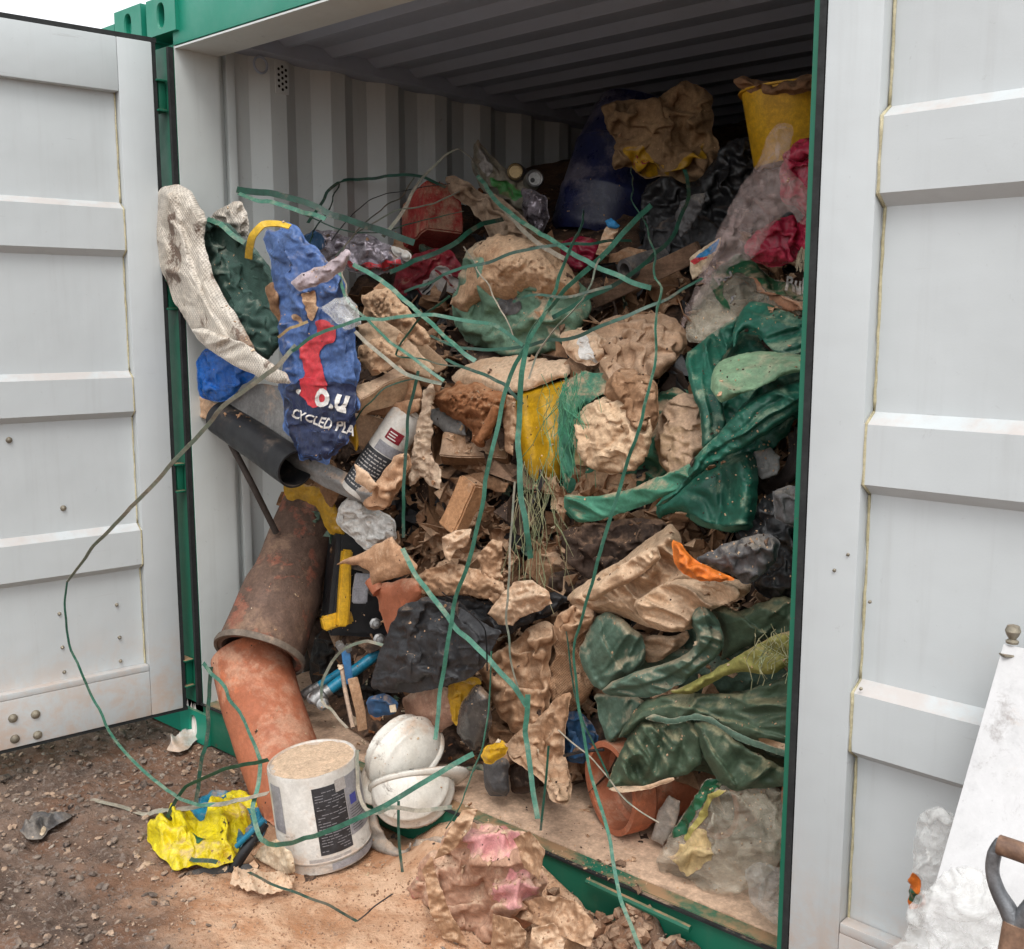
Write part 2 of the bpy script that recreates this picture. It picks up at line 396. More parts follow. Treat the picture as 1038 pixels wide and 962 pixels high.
# left door swung 100 degrees: its inner face looks along +x
ld = door((-.05, -.05, 0), rad(90-10), True, bl)
rd = door((W+.0445, -.0755, 0), rad(-2), False, None, sw=.110)
for u, v in ((852, 577), (1000, 108)):
    pass
dk = MB()
for u, v in ((873, 698), (846, 578), (860, 562), (882, 610)):
    q = P(u, v, -.078); M = Matrix.Translation(V(q)) @ Matrix.Rotation(math.pi/2, 4, 'X'); dk.lathe([(.0001, .004), (.003, .004), (.0035, 0)], 10, M)
# (screw heads on the right door stile)
for i in range(4):
    q = np.array([tuple(rd.matrix_basis.inverted() @ Vector(x)) for x in dk.v[i*30:(i+1)*30]]); mesh_obj('screw_head', q, [[a-0 for a in f_] for f_ in dk.f[:20]], BOLT, rd)

# the neighbouring container
nb = empty('shipping_container', (-1.4, 3, 0), label='second green shipping container standing close beside the open one, at top left', cat='shipping container')
def nbx(b, lo, hi): b.box((lo[0]+1.4, lo[1]-3, lo[2]), (hi[0]+1.4, hi[1]-3, hi[2]))
b = MB(); nbx(b, (-2.60, .0, 0), (-.165, 6.0, 2.555)); b.build('body', GREEN, nb, bevel=.004)
c2 = casting(-.337+1.4, -.02-3, 2.478, nb)
b = MB(); nbx(b, (-2.58, -.02, 2.44), (-.34, .0-.001, 2.56)); b.build('door_header', GREEN, nb)

# ------------------------------------------------------------------ ground
def axis_pts(lo, hi, step, far, g=1.35):
    a = list(np.arange(lo, hi+1e-6, step)); s = step
    while a[-1] < far: s *= g; a.append(a[-1]+s)
    s = step
    while a[0] > -far: s *= g; a.insert(0, a[0]-s)
    return np.array(a)
def hsh(i, j, seed):
    n = (i.astype(np.int64)*374761393+j.astype(np.int64)*668265263+seed*974711+1013) & 0x7fffffff
    n = ((n ^ (n >> 13))*1274126177) & 0x7fffffff
    n = (n ^ (n >> 16)) & 0x7fffffff
    return (n % 100003)/100003.*2-1
def vnoise(x, y, seed=0):
    i = np.floor(x); j = np.floor(y); fx = x-i; fy = y-j; fx = fx*fx*fx*(fx*(fx*6-15)+10); fy = fy*fy*fy*(fy*(fy*6-15)+10)
    a, b_, c, d = hsh(i, j, seed), hsh(i+1, j, seed), hsh(i, j+1, seed), hsh(i+1, j+1, seed)
    return (a*(1-fx)+b_*fx)*(1-fy)+(c*(1-fx)+d*fx)*fy
def fbm(x, y, seed=0, oct=4, r=.5):
    t = 0; a = 1
    for o in range(oct):
        t = t+a*vnoise(x*math.cos(o)+y*math.sin(o), -x*math.sin(o)+y*math.cos(o), seed+o*17); a *= r; x = x*2.03; y = y*2.03
    return t
def pnoise(x, y, seed=0):
    """piecewise linear noise on a triangle lattice: flat facets with straight creases"""
    s = (x+y)*.366025; xs = x+s; ys = y+s; i = np.floor(xs); j = np.floor(ys); fx = xs-i; fy = ys-j
    a, d = hsh(i, j, seed), hsh(i+1, j+1, seed)
    up = fx > fy; m = np.where(up, hsh(i+1, j, seed), hsh(i, j+1, seed))
    g = np.maximum(fx, fy); l_ = np.minimum(fx, fy)
    return a*(1-g)+m*(g-l_)+d*l_
xs = axis_pts(-1.6, 2.7, .013, 120); ys = axis_pts(-1.5, .06, .013, 120)
X, Y = np.meshgrid(xs, ys)
def patch(X, Y):   # dry sandy spill in front of the door
    d = np.hypot((X-1.25)/.62, (Y+.25)/.42)+.35*fbm(X*3, Y*3, 5); return np.clip(1.5-d, 0, 1)
def gz(X, Y):
    near = np.clip((X+2.2)/.5, 0, 1)*np.clip((3.1-X)/.3, 0, 1)*np.clip((Y+2)/.4, 0, 1)
    z = .016*fbm(X*4, Y*4, 1, 3)+near*(1-.75*patch(X, Y))*(.012*np.abs(fbm(X*22, Y*22, 2, 3))+.006*fbm(X*60, Y*60, 3, 2))
    hill = .085*np.exp(-((X-1.97)/.22)**2-((Y+.03)/.13)**2)
    bank = .135*np.exp(-((X-1.46)/.29)**4)*np.clip(1+Y/.24, 0, 1)**1.4*(Y < .02)*(1+.12*fbm(X*9, Y*9, 12, 3))
    return z+bank+hill*(Y < .1)*(1+.5*fbm(X*14, Y*14, 9, 3))-.012
Z = gz(X, Y); Z = np.where(Y > .0, -.01, Z)
nx, ny = len(xs), len(ys); vv = np.stack([X, Y, Z], -1).reshape(-1, 3)
ii = (np.arange(ny-1)[:, None]*nx+np.arange(nx-1)[None, :]).ravel()
ff = np.stack([ii, ii+1, ii+nx+1, ii+nx], 1)
k = NT('gravel and mud ground')
ge = k.n('ShaderNodeNewGeometry'); pos = ge.outputs['Position']
mp = k.n('ShaderNodeMapping'); mp.inputs['Location'].default_value = (-1.25/.7, .25/.5, 0); mp.inputs['Scale'].default_value = (1/.7, 1/.5, 0); k.l(pos, mp.inputs[0])
ln = k.n('ShaderNodeVectorMath'); ln.operation = 'LENGTH'; k.l(mp.outputs[0], ln.inputs[0])
pf = k.ramp(k.math('ADD', ln.outputs['Value'], k.math('MULTIPLY', k.noise(4, 7, .7, .5, pos), .9)), 1.75, 1.05)
dark = k.mix(k.ramp(k.noise(5, 7, .7, 0, pos), .35, .65), L('#5a4a3f'), L('#836d5c'))
dark = k.mix(k.ramp(k.noise(1.8, 6, .7, 0, pos), .45, .6, 0, .7), dark, L('#7d5a41'))
dark = k.mix(k.ramp(k.noise(60, 5, .7, 0, pos), .52, .62, 0, .6), dark, L('#8d8075'))
sand = k.mix(k.ramp(k.noise(6, 8, .7, .4, pos), .35, .65), L('#dcb692'), L('#b58258'))
sand = k.mix(k.ramp(k.noise(45, 6, .8, 0, pos), .58, .70, 0, .45), sand, L('#7d5b45'))
col = k.mix(pf, dark, sand); k.l(col, k.b.inputs['Base Color']); k.b.inputs['Roughness'].default_value = .95; k.b.inputs['Specular IOR Level'].default_value = .2
k.l(k.bump(k.noise(120, 6, .75, 0, pos), .7, .006, k.bump(k.noise(30, 5, .7, 0, pos), .5, .02)), k.b.inputs['Normal'])
tag(mesh_obj('ground', vv, ff, k.m, origin=(0, 0, 0)), 'rough gravel and mud ground with a sandy spill before the container', None, None, 'structure')
# loose stones
def ico():
    bm = bmesh.new(); bmesh.ops.create_icosphere(bm, subdivisions=1, radius=1); v = np.array([x.co[:] for x in bm.verts]); f = np.array([[q.index for q in t.verts] for t in bm.faces]); bm.free(); return v, f
IV, IF = ico()
def scatter(name, n, seed, fn, m, label, smin, smax, flat=.6, pw=3, kind='stuff', zoff=.2):
    rg = np.random.RandomState(seed); allv = []; allf = []; c = 0; tries = 0
    while c < n and tries < n*30:
        tries += 1; p = fn(rg)
        if p is None: continue
        s = smin+(smax-smin)*rg.rand()**pw; v = IV*(1+.35*(rg.rand(len(IV), 1)-.5))*s*np.array([1, .5+.5*rg.rand(), flat*(.5+.6*rg.rand())])
        e = Euler((rg.rand()*1.2-.6, rg.rand()*1.2-.6, rg.rand()*6.28)).to_matrix(); v = v@np.array(e).T
        allv.append(v+np.array(p)+[0, 0, s*zoff]); allf.append(IF+c*len(IV)); c += 1
    o = mesh_obj(name, np.concatenate(allv), np.concatenate(allf), m, smooth=False, origin=(0, 0, 0)); return tag(o, label, None, None, kind)
STONE = mat('mixed gravel stones', '#6c6058', '#8a7c6e', s=28, c3='#3f3733', s3=18, dust=.3, bump=.3, spk=.1, rough=.9)
STONEL = mat('pale stones', '#b3a89a', '#8f8272', s=20, dust=.3, bump=.3, spk=.1, rough=.9)
CLOD = mat('dry soil clods', '#9a7355', '#6e4f3a', s=20, dust=.35, bump=.6, spk=.3, rough=1)
def fg(rg):
    x = -1.6+4.3*rg.rand(); y = -1.5+1.5*rg.rand(); p = patch(np.array(x), np.array(y))
    if rg.rand() < float(p)*1.1: return None
    return (x, y, float(gz(np.array(x), np.array(y))))
scatter('gravel', 8000, 1, fg, STONE, 'loose dark gravel over the muddy ground', .0025, .017)
scatter('gravel', 500, 2, fg, STONEL, 'scattered pale stones among the dark gravel', .003, .016)
scatter('gravel', 7000, 6, fg, STONE, 'fine grit between the gravel stones', .0015, .006)
scatter('gravel', 70, 7, fg, STONE, 'larger stones among the gravel', .018, .036, pw=2)
def fh(rg):
    x = 1.97+rg.randn()*.2; y = -.05+rg.randn()*.09
    if y > -.02 or x > 2.3: return None
    return (x, y, float(gz(np.array(x), np.array(y))))
scatter('soil_clods', 260, 4, fh, CLOD, 'crumbly brown soil clods heaped against the container sill', .005, .032, .8, 2)

# ------------------------------------------------------------------ builders for crumpled things
_HV = [110, 160, 200, 250, 300, 400, 500, 600, 700, 900]
_HY = [2.4, 1.9, 1.5, 1.05, .80, .50, .42, .40, .42, .45]
def HY(u, v, lim=True):
    """depth of the rubbish slope inside the container"""
    y = np.interp(v, _HV, _HY)
    if lim:
        d2 = FW[2]-UP[2]*((v-481)/FPX); d1 = FW[1]+RT[1]*((u-519)/FPX)-UP[1]*((v-481)/FPX)
        yf = CP[1]+d1*((.17-CP[2])/np.minimum(d2, -.01))
        y = np.minimum(y, np.where(d2 < -.02, yf, 99))
    return y
def raysA(u, v):
    return FW[None, :]+RT[None, :]*((u-519)/FPX)[:, None]-UP[None, :]*((v-481)/FPX)[:, None]
def catmull(pts, n=6, closed=True):
    p = np.array(pts, float); N = len(p); o = []
    rng_ = range(N) if closed else range(N-1)
    for i in rng_:
        a, b, c, d = (p[(i-1) % N], p[i], p[(i+1) % N], p[(i+2) % N]) if closed else (p[max(i-1, 0)], p[i], p[i+1], p[min(i+2, N-1)])
        for k in range(n):
            t = k/n; o.append(.5*(2*b+(c-a)*t+(2*a-5*b+4*c-d)*t*t+(3*b-a-3*c+d)*t**3))
    if not closed: o.append(p[-1])
    return np.array(o)
def seg_dist(q, a, b):
    """distance, nearest point and signed side of points q to the polyline segments a->b"""
    best = np.full(len(q), 1e9); near = np.zeros_like(q); side = np.zeros(len(q))
    for s, e in zip(a, b):
        d = e-s; L2 = d@d+1e-12; t = np.clip(((q-s)@d)/L2, 0, 1); w_ = s+t[:, None]*d; dd = np.hypot(*(q-w_).T)
        m = dd < best; best[m] = dd[m]; near[m] = w_[m]
        cr = d[0]*(q[:, 1]-s[1])-d[1]*(q[:, 0]-s[0]); side[m] = np.sign(cr[m])
    return best, near, side
def inside(q, poly):
    x, y = q[:, 0], q[:, 1]; r = np.zeros(len(q), bool); N = len(poly)
    for i in range(N):
        x1, y1 = poly[i]; x2, y2 = poly[(i+1) % N]
        if y1 == y2: continue
        c = ((y1 > y) != (y2 > y)) & (x < (x2-x1)*(y-y1)/(y2-y1)+x1); r ^= c
    return r
class Lump: pass
def angular(pts, c=.16):
    p = np.array(pts, float); a = p*(1-c)+np.roll(p, -1, 0)*c; b = p*c+np.roll(p, -1, 0)*(1-c)
    return np.stack([a, b], 1).reshape(-1, 2)
CR = .0058
LV = ((1., .34, .16, .10), (1., .9, .6, .4))
def settle(p, free, Lm, e1, e2, em, kb, iters, floor, grav, sag):
    """lay a sheet with spare length over its filling: inextensible grid, bending, contact, a little weight"""
    nv, nu = free.shape; w = free.astype(float)
    cons = []
    def mk(di, dj, k, par, e, mode):
        def cut(X):
            A, B = (X[:nv-di, :nu-dj], X[di:, dj:]) if dj >= 0 else (X[:nv-di, -dj:], X[di:, :nu+dj])
            if par is not None:
                ax_, q_ = par; sl = (slice(q_, None, 2), slice(None)) if ax_ == 0 else (slice(None), slice(q_, None, 2))
                A, B = A[sl], B[sl]
            return A, B
        A, B = cut(p); wa, wb = cut(w); ma, mb = cut(em)
        d = B-A; L0 = np.sqrt((d*d).sum(-1)); ws = wa+wb
        if mode == 'bend': rest = Lm*math.hypot(di, dj)*(1+e*(ma+mb)/2)
        else: rest = np.maximum(L0, .6*Lm*math.hypot(di, dj))*(1+e*(ma+mb)/2)
        ka = np.where(ws > 0, k/np.maximum(ws, 1), 0); cons.append((A, B, rest, ka*wa, ka*wb, mode == 'bend'))
    for q_ in (0, 1):
        mk(0, 1, 1., (1, q_), e1, 's'); mk(1, 0, 1., (0, q_), e2, 's')
        mk(1, 1, .6, (0, q_), (e1+e2)/2, 's'); mk(1, -1, .6, (0, q_), (e1+e2)/2, 's')
    mk(0, 2, kb, None, e1, 'bend'); mk(2, 0, kb, None, e2, 'bend')
    for it in range(iters):
        p[..., 2] -= grav*w; p[..., 1] -= sag*w
        for A, B, rest, ka, kb2, only in cons:
            d = B-A; l_ = np.sqrt((d*d).sum(-1))+1e-9; c = (l_-rest)/l_
            if only: c = np.minimum(c, 0)
            A += (c*ka)[..., None]*d; B -= (c*kb2)[..., None]*d
        p[..., 2] = np.maximum(p[..., 2], floor)
    return p
def bicub(A, fi, fj):
    """Catmull-Rom lookup of grid A at rows fi, columns fj"""
    n0, n1 = A.shape; i = np.floor(fi).astype(int); j = np.floor(fj).astype(int); a = fi-i; b = fj-j
    def wts(t): return (-.5*t+t*t-.5*t**3, 1-2.5*t*t+1.5*t**3, .5*t+2*t*t-1.5*t**3, -.5*t*t+.5*t**3)
    wa, wb = wts(a), wts(b); o = 0
    for m in range(4):
        r = np.clip(i+m-1, 0, n0-1); row = 0
        for n in range(4): row = row+wb[n]*A[r, np.clip(j+n-1, 0, n1-1)]
        o = o+wa[m]*row
    return o
_seed = [100]
def lump(name, pts, m, label=None, cat=None, group=None, off=.1, Y=None, D=None, amp=.012, size=.07, kind='crumple', mode='pillow',
         folds=(), step=1.8, th=.003, jag=1.2, smooth=True, ax=0., ay=0., ang=0., parent=None, base='H', z0=0.02, seed=None, chop=1.0,
         edge=None, st=1.0, kindo=None, curl=0., zmin=None, fine=.35, ex=None, ey=None, kb=None, iters=50, sag=0., cg=None, cr=1.):
    if seed is None: _seed[0] += 1; seed = _seed[0]
    rg = np.random.RandomState(seed)
    poly = angular(pts) if smooth else np.array(pts, float)
    # resample and roughen the outline
    P2 = np.vstack([poly, poly[:1]]); sl_ = np.hypot(*np.diff(P2, axis=0).T); cs = np.concatenate([[0], np.cumsum(sl_)])
    n = max(16, int(cs[-1]/max(1.8, step*.8))); t = np.linspace(0, cs[-1], n, endpoint=False)
    poly = np.stack([np.interp(t, cs, P2[:, 0]), np.interp(t, cs, P2[:, 1])], 1)
    if jag:
        poly = poly+jag*np.stack([fbm(t/9, t*0+seed, seed, 3), fbm(t/9, t*0+seed+50, seed+9, 3)], 1)
    u0, v0 = poly.min(0)-step; u1, v1 = poly.max(0)+step
    us = np.arange(u0, u1+step, step); vs_ = np.arange(v0, v1+step, step); U_, V_ = np.meshgrid(us, vs_); nu, nv = len(us), len(vs_)
    q = np.stack([U_.ravel(), V_.ravel()], 1)
    ins = inside(q, poly).reshape(nv, nu)
    grow = ins.copy(); grow[1:] |= ins[:-1]; grow[:-1] |= ins[1:]; g2 = grow.copy(); g2[:, 1:] |= grow[:, :-1]; g2[:, :-1] |= grow[:, 1:]
    mask = g2.ravel(); inn = ins.ravel()
    dist, near, _ = seg_dist(q, poly, np.roll(poly, -1, 0))
    qq = q.copy(); ou = mask & ~inn; qq[ou] = near[ou]; dist = np.where(inn, dist, 0)
    mx_ = max(dist.max(), 1e-3); uc, vc = (poly.min(0)+poly.max(0))/2
    # centre depth
    if base == 'H':
        Yf = (HY(qq[:, 0], qq[:, 1])-off) if Y is None else np.full(len(qq), Y, float)
        Yf = Yf+ax*(qq[:, 0]-uc)/100+ay*(vc-qq[:, 1])/100
        r = raysA(qq[:, 0], qq[:, 1]); pos = CP+r*((Yf-CP[1])/r[:, 1])[:, None]
        nn = -r/np.linalg.norm(r, axis=1)[:, None]
        rr_, uu_ = RT, UP
    else:
        r = raysA(qq[:, 0], qq[:, 1]); pos = CP+r*((z0-CP[2])/r[:, 2])[:, None]; nn = np.tile(np.array([.1, -.15, .98]), (len(qq), 1))
        rr_, uu_ = np.array([1., 0, 0]), np.array([0, 1., 0])
    dep = float(np.median((pos[mask]-CP)@FW)); mpp = dep/FPX
    x, y = qq[:, 0]*mpp, qq[:, 1]*mpp
    amp = amp*1.5
    if D is None: D = min(.16, mx_*mpp*.9)
    if mode == 'pillow' and kind != 'smooth': D = D*.8
    E = edge if edge is not None else mx_*.75
    tt = np.clip(dist/E, 0, 1); prof = .55*np.sqrt(np.clip(1-(1-tt)**2, 0, 1))+.45*(1-(1-tt)**2)
    ca, sa = math.cos(rad(ang)), math.sin(rad(ang)); xr, yr = x*ca+y*sa, -x*sa+y*ca
    wx = .5*fbm(x/size*.6, y/size*.6, seed+3, 2); wy = .5*fbm(x/size*.6, y/size*.6, seed+5, 2)
    lim_ = 3.2*step*mpp
    def rg_(n, e=.02): return 1-2.2*np.sqrt(n*n+e*e)
    if kind == 'crumple':
        h = .75*pnoise(xr/size+wx, yr/size+wy, seed)+.35*rg_(pnoise(xr/size*1.3+wy, yr/size*1.3-wx, seed+1))
        h = h+.38*rg_(pnoise(xr/size*2.2+2*wy, yr/size*2.2-2*wx, seed+6))*min(1, size/2.2/lim_)
        h = h+.55*fine*rg_(pnoise(xr/size*4.6+3*wx, yr/size*4.6, seed+2))*min(1, size/4.6/lim_)
    elif kind == 'cloth':
        def fold(n): a_ = np.clip(1-np.abs(n)*2.1, -1, 1); return np.where(a_ > 0, a_**1.6, .5*a_)
        f1 = fold(vnoise(xr/size*.35+wx*1.1, yr/size*1.2+wy*1.1, seed)); f2 = fold(vnoise(xr/size*.8+wy*.8, yr/size*2.4+wx*.8, seed+1))
        f3 = fold(vnoise(xr/size*2.1+wy, yr/size*4.6+wx, seed+8))
        h = 1.1*(f1-.2)+.55*f2+.22*f3*min(1, size/4.6/lim_)+fine*.35*pnoise(x/size*2.2, y/size*2.2, seed+4)
    elif kind == 'drape':        # long soft folds with a sharp crest, running along the angle ang
        q1 = .5*fbm(x/.15, y/.15, seed+21, 2); q2 = .5*fbm(x/.15, y/.15, seed+22, 2)
        def cr_(n): return 1-np.sqrt((n*2.)**2+.0006)
        h = cr_(vnoise(xr/(size*3.2)+q1, yr/size+q2, seed))+.5*cr_(vnoise(xr/(size*2.2)+q2, yr/(size*.45)+q1, seed+1))+.22*cr_(pnoise(xr/.07+q1, yr/.03+q2, seed+2))+.10*cr_(pnoise(xr/.03, yr/.02, seed+5))
        h = h*(.35+np.clip(.6+fbm(x/.14, y/.14, seed+15, 2), 0, 1.3))*.75
    else:
        h = fbm(x/size, y/size, seed, 3)
    h = h*amp*st
    hf = np.zeros(len(q))
    for fo in folds:
        pl, a_, wd, ty = fo
        pl = catmull(pl, 5, False) if len(pl) > 2 else np.array(pl, float)
        jitter = 2.0*np.stack([fbm(q[:, 0]/25, q[:, 1]/25, seed+31, 2), fbm(q[:, 0]/25, q[:, 1]/25, seed+37, 2)], 1)
        d_, _, sd_ = seg_dist(qq+jitter, pl[:-1], pl[1:])
        if ty == 'r': hf += a_*np.exp(-(d_/wd)**2)
        elif ty == 'v': hf -= a_*np.exp(-(d_/wd)**2)
        elif ty == 't': hf += a_*np.clip(1-d_/wd, 0, 1)
        elif ty == 's': s_ = d_*sd_; hf += a_*np.where(s_ > 0, np.exp(-(s_/(wd*2.2))**1.3), np.exp(-(s_/(wd*.28))**2))
        elif ty == 'S': s_ = -d_*sd_; hf += a_*np.where(s_ > 0, np.exp(-(s_/(wd*2.2))**1.3), np.exp(-(s_/(wd*.28))**2))
    soft = kind in ('crumple', 'cloth') and kindo is None and ex != 0 and not (mode == 'sheet' and not smooth)
    lx = ly = np.zeros(len(q))
    if soft:
        e1, e2, kb_ = (.17, .17, .06) if kind == 'crumple' else (.24, .14, .09)
        e1 = e1 if ex is None else ex; e2 = e2 if ey is None else ey; kb_ = kb if kb is not None else kb_
        g1 = cg or max(4.5, min(size/mpp*(.22 if kind == 'crumple' else .30), mx_*.55)); levels = []
        while g1 > 2.1: levels.append(g1); g1 /= 1.9
        levels = levels[:4] or [3.]
        prev = None
        for li, cgp in enumerate(levels):
            cu = np.arange(u0-cgp, u1+2*cgp, cgp); cv = np.arange(v0-cgp, v1+2*cgp, cgp); CU, CV = np.meshgrid(cu, cv); Lm = cgp*mpp
            fi, fj = np.clip((CV.ravel()-v0)/step, 0, nv-1.001), np.clip((CU.ravel()-u0)/step, 0, nu-1.001)
            def samp(A): return A.reshape(nv, nu)[np.round(fi).astype(int), np.round(fj).astype(int)].reshape(CU.shape)
            dC = samp(dist); inC = dC > (.35*cgp if mode == 'pillow' else 0)
            tC = np.clip(dC/E, 0, 1); pC = .6*np.sqrt(np.clip(1-(1-tC)**2, 0, 1))+.4*(1-(1-tC)**2)
            tap = np.clip(tC*2.2, 0, 1); hfC = samp(hf); Dm = D*pC if mode == 'pillow' else D*pC
            floor = Dm*.75+np.minimum(hfC, 0)*tap*.9+.7*hfC*(hfC > 0)*tap-(.0 if mode == 'pillow' else .01)
            floor = np.where(inC, floor, -.05)
            gx_, gy_ = np.meshgrid(np.arange(len(cu))*Lm, -np.arange(len(cv))*Lm)
            if prev is None: p_ = np.stack([gx_, gy_, np.where(inC, Dm+(samp(h)*.8+hfC)*tap, 0.)], -1)
            else:
                pu, pv, pg, P0, X0, Y0 = prev; a_, b_ = (CV.ravel()-pv[0])/pg, (CU.ravel()-pu[0])/pg
                p_ = np.stack([gx_+bicub(P0[..., 0]-X0, a_, b_).reshape(CU.shape), gy_+bicub(P0[..., 1]-Y0, a_, b_).reshape(CU.shape), bicub(P0[..., 2], a_, b_).reshape(CU.shape)], -1)
                p_[~inC] = np.stack([gx_, gy_, gx_*0], -1)[~inC]
                p_[..., 2] += .004*fbm(gx_/.03, gy_/.03, seed+40+li, 2)*inC
            em = np.clip(.75+1.1*fbm(gx_/size*.55, gy_/size*.55, seed+70+li*5, 2), .08, 2.)
            f_ = LV[0][li]*1.; kk = kb_*LV[1][li]
            p_ = settle(p_, inC, Lm, e1*f_, e2*f_, em, kk, (iters, int(iters*.5), int(iters*.35), int(iters*.25))[li], floor, .0005, sag if li == 0 else 0)
            prev = (cu, cv, cgp, p_, gx_, gy_)
        dx, dy, hz = p_[..., 0]-gx_, p_[..., 1]-gy_, p_[..., 2]
        fi2, fj2 = (qq[:, 1]-cv[0])/cgp, (qq[:, 0]-cu[0])/cgp
        # gentle fade to the outline so the rim stays closed
        fd = np.clip(dist/(2.2*step), 0, 1)
        lx = bicub(dx, fi2, fj2)*fd; ly = bicub(dy, fi2, fj2)*fd; hh = bicub(hz, fi2, fj2)*fd
        sc_ = min(1., mx_*mpp/.07+.25); q1 = .6*fbm(x/.12, y/.12, seed+21, 2); q2 = .6*fbm(x/.12, y/.12, seed+22, 2)
        def ridge(n, e=.015): return 1-np.sqrt((n*2.2)**2+e*e)
        if kind == 'crumple':
            dt = cr*CR*sc_*(1.1*pnoise(xr/.10+q1, yr/.10+q2, seed+11)+1.2*ridge(pnoise(xr/.085+q2, yr/.085+q1, seed+12))+.75*ridge(pnoise(xr/.042+q1, yr/.042+q2, seed+13))+.35*ridge(pnoise(xr/.02, yr/.02, seed+14), .03))
        else:
            dt = cr*CR*sc_*(1.1*ridge(vnoise(xr/.20+q1*1.3, yr/.055+q2*1.3, seed+12))+.8*ridge(vnoise((xr*.7+yr*.7)/.16+q2, (yr*.7-xr*.7)/.040+q1, seed+13))+.35*ridge(pnoise(xr/.03+q1, yr/.03, seed+14), .03))*(.35+np.clip(fbm(x/.2, y/.2, seed+15, 2)+.5, 0, 1.2))
        front = hh+dt*fd
        if mode == 'pillow': back = -.55*D*prof
        else: back = front-th
        back = np.where(dist <= 0, front-th*.3, back) if mode != 'pillow' else back
        if mode != 'pillow': 
            Pf = pos+nn*front[:, None]+lx[:, None]*rr_+ly[:, None]*uu_; Pb = pos+nn*back[:, None]+lx[:, None]*rr_+ly[:, None]*uu_
        else: Pf = pos+nn*front[:, None]+lx[:, None]*rr_+ly[:, None]*uu_; Pb = pos+nn*back[:, None]
    else:
        if mode == 'pillow':
            front = D*prof+(h+hf)*np.clip(tt*1.6, 0, 1); back = -.55*D*prof
        else:
            front = D*prof+h+hf+curl*(1-tt)**2; back = front-th
            back = np.where(dist <= 0, front-th*.3, back)
        Pf = pos+nn*front[:, None]; Pb = pos+nn*back[:, None]
    for A in (Pf, Pb):
        fl = np.where(A[:, 1] > .0, .153, .004) if zmin is None else zmin
        A[:, 0] = np.where(A[:, 1] > .02, np.minimum(A[:, 0], 2.288), A[:, 0])
        A[:, 2] = np.maximum(A[:, 2], fl+.3*np.clip(A[:, 2]-fl, -.01, 0))
    idx = -np.ones(len(q), int); ids = np.where(mask)[0]; idx[ids] = np.arange(len(ids)); N = len(ids)
    G_ = idx.reshape(nv, nu); M4 = (G_[:-1, :-1] >= 0) & (G_[1:, :-1] >= 0) & (G_[:-1, 1:] >= 0) & (G_[1:, 1:] >= 0)
    I4 = ins[:-1, :-1] | ins[1:, :-1] | ins[:-1, 1:] | ins[1:, 1:]; M4 &= I4
    a, b_, c, d = G_[:-1, :-1][M4], G_[:-1, 1:][M4], G_[1:, 1:][M4], G_[1:, :-1][M4]
    Ff = np.stack([a, d, c, b_], 1); Fb = np.stack([a, b_, c, d], 1)+N
    faces = np.vstack([Ff, Fb]).tolist()
    # stitch the rims
    from collections import Counter
    ed = {}
    for qd in Ff:
        for i in range(4):
            e_ = (int(qd[i]), int(qd[(i+1) % 4]))
            if (e_[1], e_[0]) in ed: ed[(e_[1], e_[0])] = 0
            elif e_ in ed: ed[e_] = 0
            else: ed[e_] = 1
    for (i, j), n_ in ed.items():
        if n_: faces.append([j, i, i+N, j+N])
    o = mesh_obj(name, np.vstack([Pf[ids], Pb[ids]]), faces, m, parent, True, origin=None if parent is None else (0, 0, 0))
    if parent is not None: o.matrix_parent_inverse = Matrix.Translation(-parent.location) if parent.parent is None else Matrix.Identity(4)
    tag(o, label, cat, group, kindo)
    R = Lump(); R.o = o; R.us = us; R.vs = vs_; R.F = np.where(mask[:, None], Pf, np.nan).reshape(nv, nu, 3); R.n = nn.reshape(nv, nu, 3); R.mpp = mpp; R.step = step; R.poly = poly
    # fill blanks so prints near an edge still find the surface
    blank = np.isnan(R.F[..., 0]).ravel()
    if blank.any():
        Fp = pos+nn*0; R.F = R.F.reshape(-1, 3); R.F[blank] = Fp[blank]; R.F = R.F.reshape(nv, nu, 3)
    return R
def paper(name, pts, m, label=None, cat=None, **k):
    """a thin torn sheet with flat facets and sharp creases"""
    k['mode'] = 'sheet'; k['smooth'] = False; k['ex'] = 0; k['amp'] = max(.012, k.get('amp', .012)*.85); k['size'] = max(.065, min(.085, k.get('size', .05)))
    k['D'] = min(k.get('D', .02), .010); k['th'] = .0016; k.pop('kind', None); k.setdefault('jag', 1.); k.setdefault('step', 1.5); k.setdefault('fine', .45)
    return lump(name, pts, m, label, cat, **k)
def flap(R0, pts, m, amp=.010, size=.06, name='fold', paper_=False, **k):
    """one panel of a folded sheet, hung in its own plane on the thing R0"""
    k.setdefault('jag', .8); k.setdefault('step', 1.4); k.setdefault('kind', 'crumple' if paper_ else 'drape'); k.setdefault('mode', 'sheet' if paper_ else 'pillow'); k.setdefault('smooth', not paper_)
    if paper_: k['D'] = 0.; k['th'] = .0018; amp = max(amp, .014); size = max(size, .065)
    elif 'edge' not in k or k['edge'] < 15: k['edge'] = 6; k['D'] = min(k.get('D', .02)*.5, .022); amp = amp*1.35
    else: k['D'] = k['D']*.7; k['edge'] = k['edge']*.7; amp = amp*1.3
    R = lump(name, pts, m, amp=amp, size=size, ex=0, **k)
    if R0 is not None: attach(R.o, R0)
    return R
def surf(R, u, v, lift=.0015):
    fu = np.clip((np.asarray(u, float)-R.us[0])/R.step, 0, len(R.us)-1.001); fv = np.clip((np.asarray(v, float)-R.vs[0])/R.step, 0, len(R.vs)-1.001)
    i = fu.astype(int); j = fv.astype(int); a = (fu-i)[..., None]; b = (fv-j)[..., None]
    def bl(A): return (A[j, i]*(1-a)+A[j, i+1]*a)*(1-b)+(A[j+1, i]*(1-a)+A[j+1, i+1]*a)*b
    return bl(R.F)+bl(R.n)*lift
